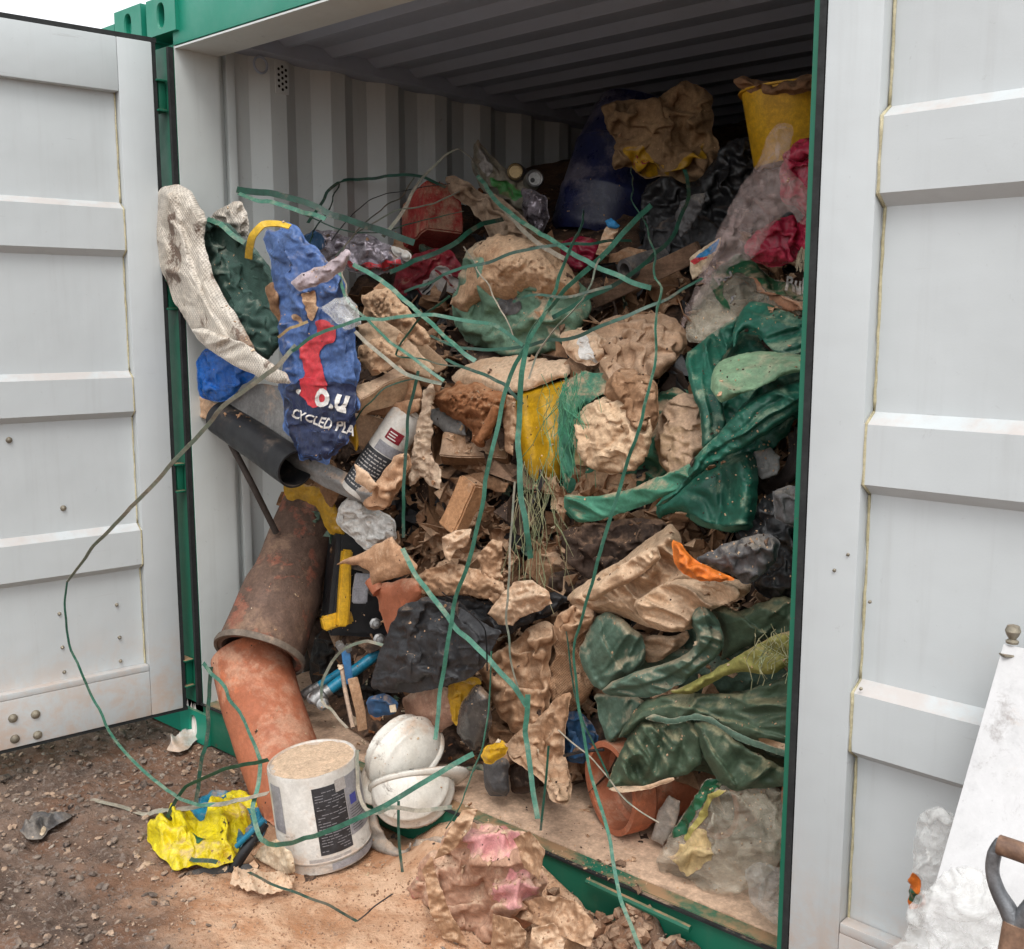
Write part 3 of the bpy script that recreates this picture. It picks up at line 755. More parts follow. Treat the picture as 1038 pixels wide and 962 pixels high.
def attach(o, R):
    o.parent = R.o; o.matrix_parent_inverse = Matrix.Translation(-R.o.location)
    return o
def patchon(R, name, pts, m, lift=.002, smooth=True, jag=.8, step=1.6, label=None):
    """print, label or crust that lies on a crumpled surface"""
    poly = catmull(pts, 5) if smooth else np.array(pts, float)
    P2 = np.vstack([poly, poly[:1]]); cs = np.concatenate([[0], np.cumsum(np.hypot(*np.diff(P2, axis=0).T))])
    n = max(12, int(cs[-1]/1.2)); t = np.linspace(0, cs[-1], n, endpoint=False); poly = np.stack([np.interp(t, cs, P2[:, 0]), np.interp(t, cs, P2[:, 1])], 1)
    if jag: poly = poly+jag*np.stack([fbm(t/6, t*0+3, len(R.us), 3), fbm(t/6, t*0+53, 9, 3)], 1)
    us = np.arange(poly[:, 0].min()-step, poly[:, 0].max()+2*step, step); vs_ = np.arange(poly[:, 1].min()-step, poly[:, 1].max()+2*step, step)
    U_, V_ = np.meshgrid(us, vs_); q = np.stack([U_.ravel(), V_.ravel()], 1); ins = inside(q, poly)
    d, near, _ = seg_dist(q, poly, np.roll(poly, -1, 0)); nv, nu = U_.shape
    A = ins.reshape(nv, nu); M4 = A[:-1, :-1] | A[1:, :-1] | A[:-1, 1:] | A[1:, 1:]
    qq = np.where(ins[:, None], q, near); pts3 = surf(R, qq[:, 0], qq[:, 1], lift)
    I = np.arange(nv*nu).reshape(nv, nu); F_ = np.stack([I[:-1, :-1][M4], I[1:, :-1][M4], I[1:, 1:][M4], I[:-1, 1:][M4]], 1)
    used = np.unique(F_); mp_ = -np.ones(nv*nu, int); mp_[used] = np.arange(len(used))
    o = mesh_obj(name, pts3[used], mp_[F_], m, None, True, origin=(0, 0, 0)); o.parent = R.o; o.matrix_parent_inverse = Matrix.Translation(-R.o.location)
    if label: o['label'] = label
    return o
def text_mesh(s, bold=.0):
    cu = bpy.data.curves.new('t', 'FONT'); cu.body = s; cu.size = 1; cu.align_x = 'CENTER'; cu.align_y = 'CENTER'; cu.offset = bold; cu.resolution_u = 3
    o = bpy.data.objects.new('t', cu); COL.objects.link(o); bpy.context.view_layer.update()
    me = bpy.data.meshes.new_from_object(o.evaluated_get(bpy.context.evaluated_depsgraph_get()))
    bpy.data.objects.remove(o); bpy.data.curves.remove(cu)
    bm = bmesh.new(); bm.from_mesh(me); bmesh.ops.triangulate(bm, faces=bm.faces[:])
    for _ in range(3):
        es = [e for e in bm.edges if e.calc_length() > .07]
        if es: bmesh.ops.subdivide_edges(bm, edges=es, cuts=1); bmesh.ops.triangulate(bm, faces=bm.faces[:])
    v = np.array([x.co[:] for x in bm.verts]); f = [[a.index for a in q.verts] for q in bm.faces]; bm.free(); bpy.data.meshes.remove(me)
    return v, f
def texton(R, s, u, v, hpx, ang, m, bold=.02, sx=1., lift=.004, name='print', skew=0.):
    tv, tf = text_mesh(s, bold); a = rad(ang)
    x = tv[:, 0]*hpx*1.4*sx+skew*tv[:, 1]*hpx; y = tv[:, 1]*hpx*1.4
    uu = u+x*math.cos(a)-(-y)*0-y*math.sin(a)*1.; vv_ = v-(x*math.sin(a)+y*math.cos(a))
    p3 = surf(R, uu, vv_, lift); o = mesh_obj(name, p3, tf, m, None, False, origin=(0, 0, 0)); o.parent = R.o; o.matrix_parent_inverse = Matrix.Translation(-R.o.location)
    return o
STRAPN = [0]
def ribbon(pts, m, label, w_=.014, tw=(0, 0), th=.0009, group='green strapping bands strewn over the heap', name='strapping_band', cat='strapping band', n=8, wob=.3, kink=0.):
    """flat band along (u, v, Y) points; tw = twist in degrees along it, 0 faces the view"""
    STRAPN[0] += 1; sd_ = STRAPN[0]
    p = catmull(pts, n, False); N = len(p)
    q0 = np.array(pts, float); tt_ = np.linspace(0, len(q0)-1, N); lin = np.stack([np.interp(tt_, np.arange(len(q0)), q0[:, c_]) for c_ in range(3)], 1)
    p = p*.62+lin*.38; W3 = np.array([P(a, b, c) for a, b, c in p])
    l0 = np.concatenate([[0], np.cumsum(np.linalg.norm(np.diff(W3, axis=0), axis=1))]); en = np.clip(np.minimum(l0, l0[-1]-l0)/.1, 0, 1)[:, None]
    W3 = W3+en*.006*np.stack([fbm(l0*9, l0*0+sd_+k_*9, sd_+k_, 2) for k_ in range(3)], 1)
    s_ = np.concatenate([[0], np.cumsum(np.linalg.norm(np.diff(W3, axis=0), axis=1))])
    tn = np.gradient(W3, axis=0); tn /= np.linalg.norm(tn, axis=1)[:, None]+1e-9
    tws = np.interp(np.linspace(0, 1, N), np.linspace(0, 1, len(tw)), tw)+wob*40*fbm(s_*2.2, s_*0+sd_, sd_, 2)
    v = []; f = []
    for i in range(N):
        vw = CP-W3[i]; vw /= np.linalg.norm(vw); sdv = np.cross(tn[i], vw); sdv /= np.linalg.norm(sdv)+1e-9; nr = np.cross(sdv, tn[i])
        a = rad(tws[i]); S_ = sdv*math.cos(a)+nr*math.sin(a); Nn = np.cross(tn[i], S_)
        for sx, sn in ((-1, -1), (1, -1), (1, 1), (-1, 1)): 
            q_ = W3[i]+S_*sx*w_*.33+Nn*sn*th/2; fl_ = .153 if 0 < q_[1] < 5 and q_[0] > 0 and q_[0] < 2.3 else .003
            if q_[2] < fl_: q_[2] = fl_+.0004*(sn+1)
            v.append(q_)
    for i in range(N-1):
        a = 4*i; b = a+4
        for k_ in range(4): f.append([a+k_, a+(k_+1) % 4, b+(k_+1) % 4, b+k_])
    f.append([3, 2, 1, 0]); f.append([4*N-4+i for i in range(4)])
    o = mesh_obj(name, v, f, m, smooth=False)
    return tag(o, label, cat, group)
def pbox(name, u, v, Y, sz, rot, m, label=None, cat=None, group=None, bevel=.004, dent=.003, parent=None, cuts=4):
    """box of size sz (right, up, deep) turned by rot degrees (pitch, yaw, roll) from facing the view"""
    b = MB(); c = P(u, v, Y); B_ = Matrix((RT, UP, -FW)).transposed().to_4x4()
    M = Matrix.Translation(V(c)) @ B_ @ Euler([rad(a) for a in rot]).to_matrix().to_4x4()
    bm = bmesh.new(); bmesh.ops.create_cube(bm, size=1)
    bmesh.ops.subdivide_edges(bm, edges=bm.edges[:], cuts=cuts, use_grid_fill=True)
    from mathutils import noise as N_
    sd_ = Vector((u, v, 0))
    for x in bm.verts:
        x.co = Vector((x.co.x*sz[0], x.co.y*sz[1], x.co.z*sz[2])); x.co += N_.noise_vector(x.co*14+sd_)*dent*2
        x.co = M @ x.co
    vv_ = [x.co[:] for x in bm.verts]; ff_ = [[q_.index for q_ in t.verts] for t in bm.faces]; bm.free()
    o = mesh_obj(name, vv_, ff_, m, parent, False)
    bm = bmesh.new(); bm.from_mesh(o.data); es = [e for e in bm.edges if len(e.link_faces) == 2 and e.calc_face_angle(0) > .9]
    if bevel: bmesh.ops.bevel(bm, geom=es, offset=bevel, segments=2, affect='EDGES')
    bm.to_mesh(o.data); bm.free(); o.data.polygons.foreach_set('use_smooth', [True]*len(o.data.polygons)); o.data.set_sharp_from_angle(angle=rad(40))
    return tag(o, label, cat, group)
def hollow(name, a, b, prof_r, wall, m, label=None, cat=None, group=None, n=56, arc=2*math.pi, roll=0., parent=None, rough=.002, seed=1):
    """hollow pipe from a to b; prof_r = [(t, radius)]"""
    M = axisM(a, b, roll); Ln = (V(b)-V(a)).length
    tt = sorted(set([t for t, _ in prof_r]+list(np.linspace(0, 1, 16)))); rs = np.interp(tt, [t for t, _ in prof_r], [r for _, r in prof_r])
    prof = [(r, t*Ln) for t, r in zip(tt, rs)]+[(r-wall, t*Ln) for t, r in list(zip(tt, rs))[::-1]]
    o = MB().lathe(prof, n, M, closed=True, arc=arc).build(name, m, parent, smooth=True)
    relax(o, rough, 9, seed); return tag(o, label, cat, group)
def rod(name, pts, r, m, label=None, cat=None, group=None, parent=None, n=10, smooth_path=True):
    p = catmull(pts, 6, False) if smooth_path and len(pts) > 2 else np.array(pts, float)
    rr_ = r if not hasattr(r, '__len__') else np.interp(np.linspace(0, 1, len(p)), np.linspace(0, 1, len(r)), r)
    return tag(MB().tube([P(*q) for q in p], rr_, n).build(name, m, parent, smooth=True), label, cat, group)
def child(o, root):
    """hang a mesh built in world space under an empty that is only moved"""
    o.parent = root; o.matrix_parent_inverse = Matrix.Translation(-root.location); return o

# ------------------------------------------------------------------ materials of the rubbish
KRAFT = mat('dusty brown paper', '#b58d68', '#94704f', s=7, dust=.45, bump=.3, bs=30, rough=.85, dc='#dcb893', crk=0.3)
KRAFTD = mat('old brown paper', '#94704f', '#7c5c40', s=9, dust=.3, bump=.35, bs=35, rough=.85, dc='#c9a27d', crk=0.3)
CARD = mat('corrugated cardboard', '#b98f6a', '#a57c57', s=6, dust=.4, bump=.25, bs=40, rough=.9, dc='#d8b490')
CARDL = mat('light cardboard', '#d0ac88', '#c29a74', s=6, dust=.5, bump=.25, bs=40, rough=.9, dc='#e2c4a2')
BEIGE = mat('mud soaked cream cloth', '#cbab87', '#a67f5b', s=6, dust=.5, bump=.35, bs=40, rough=.9, c3='#9d7352', s3=5, t3=.6, dc='#dfbf9b', crk=0.3)
CREAM = mat('cream paper', '#dcc9ab', '#c7ab86', s=8, dust=.3, bump=.2, rough=.85, crk=0.3)
MUD = mat('dried mud crust', '#cfa982', '#b48c67', s=12, dust=.5, bump=.9, bs=30, rough=1, dc='#dcb891', rock=True)
EARTH = mat('orange brown earth lump', '#a97349', '#85542f', s=14, dust=.3, bump=1, bs=22, rough=1, dc='#c99a70', c3='#5d3c25', s3=12, t3=.62, rock=True)
BROWNCL = mat('dark brown rags', '#57473c', '#3f352f', s=8, dust=.35, bump=.4, rough=.9, dc='#9b7b60', crk=0.45, rock=True)
PINKP = mat('pink stained paper', '#d69c92', '#cf8d88', s=9, dust=.35, bump=.25, rough=.85, dc='#e2bd9d', crk=0.3)
PINKB = mat('pinkish brown paper', '#c79d7f', '#a67c60', s=6, dust=.4, bump=.3, rough=.85, dc='#dfbd9c', c3='#c78478', s3=4, t3=.58, crk=0.3)
BLACKPL = mat('dull black plastic sheet', '#343436', '#28282a', s=6, dust=.22, bump=.25, bs=20, rough=.55, dc='#8c7a69', crk=0.45)
BLACK = mat('black plastic', '#202022', '#17171a', dust=.12, bump=.15, rough=.45, dc='#6f5f50')
BAGBLK = mat('black bin bag', '#262627', '#1b1b1d', dust=.15, bump=.2, rough=.4, dc='#5e5348', crk=0.45)
DARKFILL = mat('dark damp debris', '#54443a', '#332a24', s=18, dust=.38, bump=.9, bs=30, rough=.95, dc='#7d5f47', rock=True)
TARP = mat('green tarpaulin', '#23614f', '#184c3d', s=5, dust=.26, bump=.18, bs=50, rough=.5, dc='#9fae92', spk=.15, crk=0.25)
TARPD = mat('faded green tarpaulin', '#5b7262', '#4a6353', s=6, dust=.42, bump=.25, bs=45, rough=.65, dc='#b0a183', spk=.2, crk=0.25)
TARPO = mat('olive green tarpaulin', '#50614c', '#415341', s=6, dust=.34, bump=.22, bs=45, rough=.6, dc='#a39a74', spk=.2, crk=0.25)
TARPL = mat('pale green cloth', '#7d9a79', '#67866a', s=6, dust=.3, bump=.2, rough=.7, dc='#b4ad8c', crk=0.25)
TARPM = mat('green sack caked in earth', '#3f7b63', '#33684f', s=5, dust=.34, bump=.3, rough=.75, dc='#cda481', ds=4, crk=0.25)
YOLIVE = mat('yellow olive cloth', '#96914c', '#7f7b42', s=8, dust=.25, bump=.3, rough=.8, crk=0.25)
WOVEN = mat('woven white sack', '#d6cdbf', '#c4b9a8', s=5, dust=.15, bump=.15, weave=.013, rough=.7, c3='#6b5545', s3=5.5, t3=.545, dc='#a58a70', crk=0.25)
SACKG = mat('dark green inner sack', '#405d53', '#2f4b42', s=9, dust=.25, bump=.3, weave=.007, rough=.6, dc='#8f9486', crk=0.25)
BLUEBAG = mat('blue rubble sack film', '#5270a6', '#3f5a8d', s=6, dust=.27, bump=.25, bs=40, rough=.38, dc='#8f8b93', spk=.15, crk=0.45)
NAVY = mat('navy print', '#232c4a', '#2a3557', s=8, dust=.15, bump=.2, rough=.4, dc='#8f8b93', crk=0.45)
REDPR = mat('red print', '#c5313c', '#d0444a', s=8, dust=.12, bump=.2, rough=.45)
WHITEPR = mat('white print', '#e8e4de', '#d6d0c8', dust=.12, bump=0, rough=.6, spk=.15)
BLUEPL = mat('bright blue film', '#1560b5', '#0e4c99', s=8, dust=.06, bump=.2, rough=.25, spk=.05, crk=0.45)
TEAL = mat('teal blue paint', '#1d7d9c', '#176a86', dust=.12, bump=.1, rough=.35)
BLUEM = mat('blue steel', '#2f6fa3', '#3d6a92', dust=.25, bump=.1, rough=.45)
BLUED = mat('dusty blue cloth', '#31587e', '#24415e', dust=.25, bump=.3, rough=.6)
DRUM = mat('dark blue drum plastic', '#24294f', '#1a1e3d', s=5, dust=.36, bump=.3, rough=.35, dc='#77717d', spk=.5)
YELLOW = mat('yellow plastic', '#d9a81f', '#c9981a', s=6, dust=.1, bump=.1, rough=.4)
YELLOWD = mat('dirty yellow plastic', '#bf921c', '#a87f17', s=7, dust=.3, bump=.2, rough=.5)
YELBR = mat('bright yellow film', '#e2cf1f', '#d2bb17', s=9, dust=.14, bump=.25, rough=.4, spk=.3, c3='#b9960f', s3=9, t3=.62, crk=0.45)
YPALE = mat('pale yellow grit', '#cdb27c', '#b9a070', dust=.35, rough=.8)
REDB = mat('red film', '#b3304a', '#9d2740', s=7, dust=.1, bump=.2, rough=.3, crk=0.45)
REDD = mat('dark red film', '#7f1f2c', '#9a2a35', s=9, dust=.25, bump=.3, rough=.45, crk=0.45)
REDCARD = mat('red card caked in dust', '#a83a3a', '#b85a50', s=9, dust=.5, bump=.4, rough=.9, dc='#c29a7b', ds=7)
ORANGE = mat('orange cloth', '#e07a2c', '#cf6a22', dust=.1, bump=.25, rough=.6)
TERRA = mat('terracotta clay pipe', '#b56a43', '#a05c38', s=4, dust=.32, spk=.12, mott=.5, bump=.35, bs=30, rough=.7, dc='#d3a17e', c3='#c2704c', s3=4, rock=True)
RUST = mat('weathered clay pipe', '#6f5646', '#5b4638', s=6, dust=.25, bump=.5, bs=26, rough=.75, dc='#a58366', c3='#8d563f', s3=6, t3=.53, ds=5, rock=True)
WHITEPL = mat('dirty white plastic', '#d2cec6', '#c2bcb2', s=8, dust=.34, bump=.08, rough=.4, spk=.5, mott=.4)
HELM = mat('scuffed white helmet shell', '#dbd6cb', '#cdc6b8', s=8, dust=.28, bump=.1, rough=.32, spk=.75, mott=.3, c3='#c9b489', s3=7, t3=.66)
LABELB = mat('black label', '#2b2c2f', '#3b3c40', s=20, dust=.22, bump=.1, rough=.5, dc='#9b8f86', ds=9)
LABELG = mat('grey label', '#8e8d92', '#9a999d', s=14, dust=.18, bump=.05, rough=.5)
LABELGL = mat('pale grey label', '#b9b3ad', '#aaa49e', dust=.2, bump=.05, rough=.6)
VIOLET = mat('violet print', '#4a4fa0', dust=.05, bump=0)
FOIL = mat('silver film', '#b7adb4', '#8f8790', s=14, dust=.15, bump=.3, rough=.25, metal=.45, spk=.3, crk=0.55)
GREYPL = mat('grey plastic board', '#8c8a87', '#7b7976', s=5, dust=.3, bump=.12, rough=.55)
GREYD = mat('dark grey dusty film', '#5c5a5a', '#4a494a', s=8, dust=.35, bump=.3, rough=.6, dc='#94897c', crk=0.45)
PALEGR = mat('pale grey bent plastic', '#a39b90', '#948b80', dust=.45, bump=.15, rough=.6, dc='#c8ad92')
METAL = mat('dusty galvanised metal', '#a8a7a5', '#8d8b88', metal=.8, rough=.4, dust=.2, spk=.2)
STRAP = mat('green strapping', '#4a806c', '#366a57', s=10, dust=.30, bump=.15, rough=.42, dc='#8a9a84', spk=.4, ds=22)
STRAPD = mat('dark green strapping', '#225443', '#2a4339', s=10, dust=.28, ds=20, bump=.12, rough=.5, dc='#7c715f', spk=.3)
STRAPP = mat('dusty pale strapping', '#78897a', '#8b8272', s=9, dust=.5, bump=.12, rough=.6, dc='#b5a792', spk=.2)
PLANK = mat('muddy timber', '#7b624d', '#665140', s=8, dust=.4, bump=.4, rough=.9, grain=14, dc='#b39272')
PLASTER = mat('plaster board', '#cfb391', '#bb9a77', s=7, dust=.5, bump=.35, rough=.9, rock=True)
BRICKL = mat('light brown brick', '#b98a5e', '#a87a50', s=9, dust=.35, bump=.5, rough=.9, rock=True)
CLEAR = mat('clear plastic film', '#d9d6cf', '#c5c0b6', s=8, dust=.2, bump=.35, bs=25, rough=.2, milky=.72, spk=.1, dc='#c9b094', crk=0.55)
CLEARW = mat('milky film', '#f2f2ef', '#e8e8e4', mott=.25, s=8, dust=.05, bump=.35, bs=25, rough=.22, milky=.62, spk=.03, crk=0.55)
PINKW = mat('pinkish cling film', '#e6d2cb', '#d3b5ac', s=8, dust=.2, bump=.5, bs=25, rough=.22, milky=.75, mott=.3, spk=.05, dc='#bd9f8a', crk=0.55)
CLEARD = mat('dirty clear sack', '#ddd3bd', '#c9bea5', s=7, dust=.2, bump=.3, bs=25, rough=.18, milky=.66, mott=.4, spk=.05, dc='#b59d80', crk=0.55)
STRAW = mat('frayed pale strands', '#a59a74', '#7f8b66', dust=.1, bump=0, spk=0)
GRSTR = mat('frayed green strands', '#3f8a68', '#5b8f6f', dust=.1, bump=0, spk=0)
BLUEST = mat('blue sticker', '#2f7fb3', dust=.15)
WHBOARD = mat('white painted board', mott=.15, c1='#c6c5c5', c2='#bcbbba', s=2, dust=.03, bump=.1, rough=.5, spk=.3)
HANDLEW = mat('worn wooden grip', '#6b4f3d', '#8a6a50', s=20, dust=.2, bump=.3, rough=.6, grain=10)
STEEL = mat('worn steel', '#8f9194', '#6f7174', metal=.7, rough=.45, dust=.12)
LIME = mat('faded yellow print', '#b5a957', '#a89a4d', dust=.35)
GREENPR = mat('dark green print', '#1f5138', '#28603f', dust=.15, rough=.4)
GREENP2 = mat('leaf green print', '#3f8a45', '#5fa35a', dust=.2, rough=.4)
CONDUST = mat('dust on the tub', '#dcbd9b', '#cfab86', s=9, dust=.5, bump=.6, bs=40, rough=1, dc='#e2c4a2', rock=True)

# ------------------------------------------------------------------ the mass of small debris behind and between everything
lump('debris', [(232, 420), (262, 300), (320, 235), (400, 200), (470, 185), (560, 165), (650, 150), (760, 120), (836, 110), (930, 130), (960, 400), (930, 700), (890, 850), (835, 860), (760, 850),
                (690, 815), (600, 790), (560, 800), (480, 775), (400, 770), (335, 725), (290, 600), (300, 500), (255, 470)],
     DARKFILL, off=-.02, D=.03, amp=.07, size=.22, mode='pillow', edge=30, step=4, kindo='stuff', seed=7, fine=.5, label='dark mass of damp small debris packed between the larger rubbish')
def chips(name, n, seed, m, label, smin, smax, off0, off1, box=(300, 190, 810, 780), g=5, bend=.35):
    """many small torn and bent pieces lying on the slope of debris"""
    rg = np.random.RandomState(seed); vs__ = []; fs = []; c = 0
    gu, gv = np.meshgrid(np.linspace(-1, 1, g), np.linspace(-1, 1, g)); gu, gv = gu.ravel(), gv.ravel()
    for i in range(n):
        u, v = rg.uniform(box[0], box[2]), rg.uniform(box[1], box[3])
        if v < 330-(u-300)*.22 and rg.rand() < .8: continue
        if v > 560 and u < 350: continue
        if u < 490 and v > 690 and smax > .07: continue
        c0 = P(u, v, float(HY(np.array(u), np.array(v)))-rg.uniform(off0, off1)); s = smin+(smax-smin)*rg.rand()**1.8
        E_ = np.array(Euler((rg.uniform(-.9, .9)-.5, rg.uniform(-.9, .9), rg.rand()*6.3)).to_matrix())
        asp = .45+.55*rg.rand(); sx = s*(gu*(1+.25*rg.randn(g*g)*(abs(gu) > .9))); sy = s*asp*(gv*(1+.25*rg.randn(g*g)*(abs(gv) > .9)))
        k1, k2 = rg.randn(2)*bend; z = s*(k1*np.abs(gu*math.cos(k2*5)+gv*math.sin(k2*5)-.3*k2)+.16*rg.randn(g*g)*bend*2)
        p = np.stack([sx, z, sy], 1)@E_.T; t = .0015+.004*rg.rand(); nrm = E_@np.array([0, 1., 0])
        p = np.vstack([p, p+nrm*t])+c0
        if p[:, 2].min() < .155: p[:, 2] += .156-p[:, 2].min()
        vs__.append(p)
        for j in range(g-1):
            for q in range(g-1):
                a = c+j*g+q; fs += [[a, a+1, a+g+1, a+g], [a+g*g, a+g*g+g, a+g*g+g+1, a+g*g+1]]
        rim = [j for j in range(g)]+[j*g+g-1 for j in range(1, g)]+[g*g-1-j for j in range(1, g)]+[(g-1-j)*g for j in range(1, g-1)]
        for j in range(len(rim)): a, b2 = c+rim[j], c+rim[(j+1) % len(rim)]; fs.append([b2, a, a+g*g, b2+g*g])
        c += 2*g*g
    tag(mesh_obj(name, np.vstack(vs__), fs, m, smooth=False, origin=(0, 0, 0)), label, None, None, 'stuff')
chips('cardboard_scraps', 520, 21, KRAFTD, 'torn scraps of dull brown card all through the heap', .012, .105, .0, .11)
chips('paper_scraps', 340, 26, KRAFT, 'torn scraps of pale brown paper all through the heap', .010, .075, .01, .12, bend=.6)
chips('dark_scraps', 420, 22, BROWNCL, 'dark brown scraps of rag all through the heap', .012, .10, .0, .11, bend=.6)
chips('black_scraps', 260, 25, BLACKPL, 'black plastic scraps all through the heap', .012, .09, .0, .09, bend=.6)
chips('green_scraps', 90, 28, TARPD, 'small faded green plastic scraps through the heap', .010, .06, .02, .12, bend=.6)
chips('large_paper_scraps', 150, 31, KRAFT, 'larger crushed sheets of brown paper filling the lower heap', .035, .085, .03, .15, box=(395, 470, 800, 780), g=8, bend=.5)
chips('large_card_scraps', 120, 32, CARD, 'larger bent pieces of card filling the middle of the heap', .03, .075, .02, .12, box=(340, 290, 800, 700), g=4, bend=.3)
chips('clay_scraps', 240, 23, EARTH, 'clay and earth crumbs through the heap', .005, .02, .02, .10, g=3)
chips('pale_scraps', 160, 24, CREAM, 'small pale paper scraps through the heap', .005, .024, .02, .12, g=3)
chips('earth_crumbs', 900, 27, MUD, 'sandy crumbs scattered through the heap', .003, .010, .02, .13, g=3)

# ------------------------------------------------------------------ top and back of the heap
t = empty('drum', P(612, 232, 1.3)*np.array([1, 1, 1]), label='large dark blue plastic drum tilted at the back of the heap', cat='drum')
M = axisM(P(606, 250, 1.35), P(648, 112, 1.55)); Ln = (V(P(648, 112, 1.55))-V(P(606, 250, 1.35))).length
R0 = .205
pr_ = [(R0*.9, 0), (R0*.97, .02), (R0, .04), (R0, Ln*.30), (R0*1.015, Ln*.31), (R0*1.015, Ln*.34), (R0*.995, Ln*.35), (R0*.98, Ln*.62), (R0*.99, Ln*.63), (R0*.99, Ln*.66), (R0*.96, Ln*.67), (R0*.86, Ln*.93), (R0*.80, Ln*.97), (R0*.80, Ln), (R0*.76, Ln), (R0*.75, Ln*.985), (.0005, Ln*.98)]
o = MB().lathe(pr_, 64, M).build('body', DRUM, None, smooth=True); relax(o, .004, 7, 2); child(o, t)
o = MB().lathe([(.0005, Ln*.985), (.028, Ln*.985), (.03, Ln*.99), (.03, Ln*1.02), (.0005, Ln*1.02)], 20, M @ Matrix.Translation((.08, 0, 0))).build('cap', BLACK, None, smooth=True); child(o, t)

R = lump('paper_sack', [(608, 108), (622, 102), (645, 100), (662, 104), (676, 92), (692, 81), (712, 88), (722, 98), (724, 118), (721, 132), (730, 150), (730, 186), (705, 183), (690, 187), (676, 178), (650, 181), (640, 168), (618, 172), (626, 145), (614, 126)],
         mat('brown paper sack', '#9a7d58', '#84694a', s=7, dust=.2, bump=.3, rough=.8, dc='#b89770'), 'gaping brown paper sack with orange print, highest item on the heap', 'paper sack', Y=1.15, D=.10, amp=.03, size=.09,
         folds=[([(640, 104), (690, 112), (720, 120)], .04, 7, 's'), ([(690, 105), (700, 140), (720, 145)], .09, 12, 'v'), ([(612, 122), (650, 120), (672, 140)], .025, 8, 'r'), ([(672, 172), (700, 160), (718, 148)], .03, 7, 'r')], step=1.6)
patchon(R, 'print', [(636, 150), (650, 152), (664, 160), (672, 170), (664, 178), (650, 178), (640, 168)], YELLOWD); patchon(R, 'print', [(674, 170), (700, 158), (716, 146), (712, 158), (690, 172), (676, 178)], YELLOWD)
texton(R, 'C O', 652, 165, 7, -18, REDD, .01)
t = empty('tub', P(806, 158, 1.0), label='flared yellow plastic tub with a ragged brown liner, top right of the heap', cat='tub')
M = axisM(P(806, 168, 1.0), P(806, 92, 1.0)); Ln = (V(P(806, 92, 1.0))-V(P(806, 168, 1.0))).length
o = MB().lathe([(.0005, 0), (.115, 0), (.122, .01), (.158, Ln*.97), (.168, Ln*.975), (.168, Ln), (.155, Ln), (.115, .012), (.0005, .008)], 48, M).build('body', YELLOW, None, smooth=True); relax(o, .008, 5, 4); child(o, t)
R = lump('liner', [(742, 82), (752, 77), (768, 80), (790, 84), (815, 76), (850, 72), (850, 100), (820, 93), (790, 97), (766, 97), (752, 90)], KRAFTD, Y=.86, D=.05, amp=.02, size=.06, mode='sheet'); child(R.o, t)

lump('bin_bag', [(650, 190), (676, 178), (700, 188), (728, 160), (742, 140), (770, 140), (772, 185), (748, 228), (720, 252), (672, 256), (648, 240)], BAGBLK, 'black bin bag slumped below the brown paper sack at the back', 'bin bag', Y=1.05, D=.10, amp=.03, size=.1, kind='crumple')
lump('bin_bag', [(655, 232), (690, 215), (725, 222), (740, 240), (730, 262), (700, 275), (668, 275), (650, 258)], BLACKPL, 'dusty grey black bag rolled beside the clear pink film', 'bin bag', Y=.85, D=.05, amp=.02, size=.08)
lump('bin_bag', [(758, 168), (790, 158), (840, 160), (890, 180), (900, 260), (850, 300), (800, 290), (766, 250)], BAGBLK, 'black bin bag that carries the yellow tub behind the red bags', 'bin bag', Y=.98, D=.10, amp=.03, size=.1)
paper('plastic_scrap', [(690, 205), (700, 198), (716, 196), (712, 212), (700, 232), (690, 240), (684, 222)], GREYD, 'small curled grey plastic scrap in front of the black bin bag', 'plastic scrap', Y=.76, D=.03, amp=.012, size=.05)
for (u, v, r_, m_, lb_, Yc) in ((522, 174, .036, mat('gold can lid', '#8f7a52', metal=.7, rough=.35, dust=.2), 'gold ended drinks can, left one of the two cans lying at the back', 1.18), (542, 181, .036, METAL, 'silver ended drinks can, right one of the two cans lying at the back', 1.15)):
    t = empty('drinks_can', P(u, v, Yc), label=lb_, cat='can', group='drinks cans lying at the back')
    a = P(u, v, Yc); b = a+FW*.12+UP*.02+RT*(.02 if u < 530 else -.01); M = axisM(a, b)
    o = MB().lathe([(.026*r_/.033, 0), (r_*.9, .002), (r_*.92, .006), (r_, .014), (r_, .105), (r_*.8, .12), (.0005, .12)], 28, M).build('body', METAL, None, smooth=True); child(o, t)
    o = MB().lathe([(.0005, .003), (r_*.66, .003), (r_*.72, -.001), (r_*.82, -.002), (r_*.9, .001)], 28, M).build('lid', m_, None, smooth=True); child(o, t)
    if u > 530: o = MB().lathe([(.0005, .001), (.009, .001), (.009, .0028)], 14, M @ Matrix.Translation((.008, -.006, 0))).build('opening', BLACK, None); child(o, t)
R = lump('crisp_packet', [(482, 141), (492, 149), (506, 166), (518, 176), (538, 186), (549, 200), (552, 216), (534, 224), (508, 208), (488, 192), (478, 170)], mat('grey green packet', '#a39a86', '#857c69', s=9, dust=.25, bump=.3, rough=.4), 'crushed grey and green packet standing up at the back beside the cans', 'packet', Y=1.22, D=.05, amp=.022, size=.06, mode='sheet')
patchon(R, 'print', [(496, 180), (515, 184), (532, 196), (524, 202), (506, 196)], GREENP2); patchon(R, 'print', [(486, 150), (496, 160), (500, 172), (492, 178), (484, 165)], LABELGL)
lump('plastic_film', [(528, 190), (542, 192), (556, 200), (556, 222), (548, 242), (536, 236), (530, 215)], FOIL, 'pinkish brown crinkled film hanging below the drinks cans', 'film', Y=1.1, D=.04, amp=.02, size=.04)
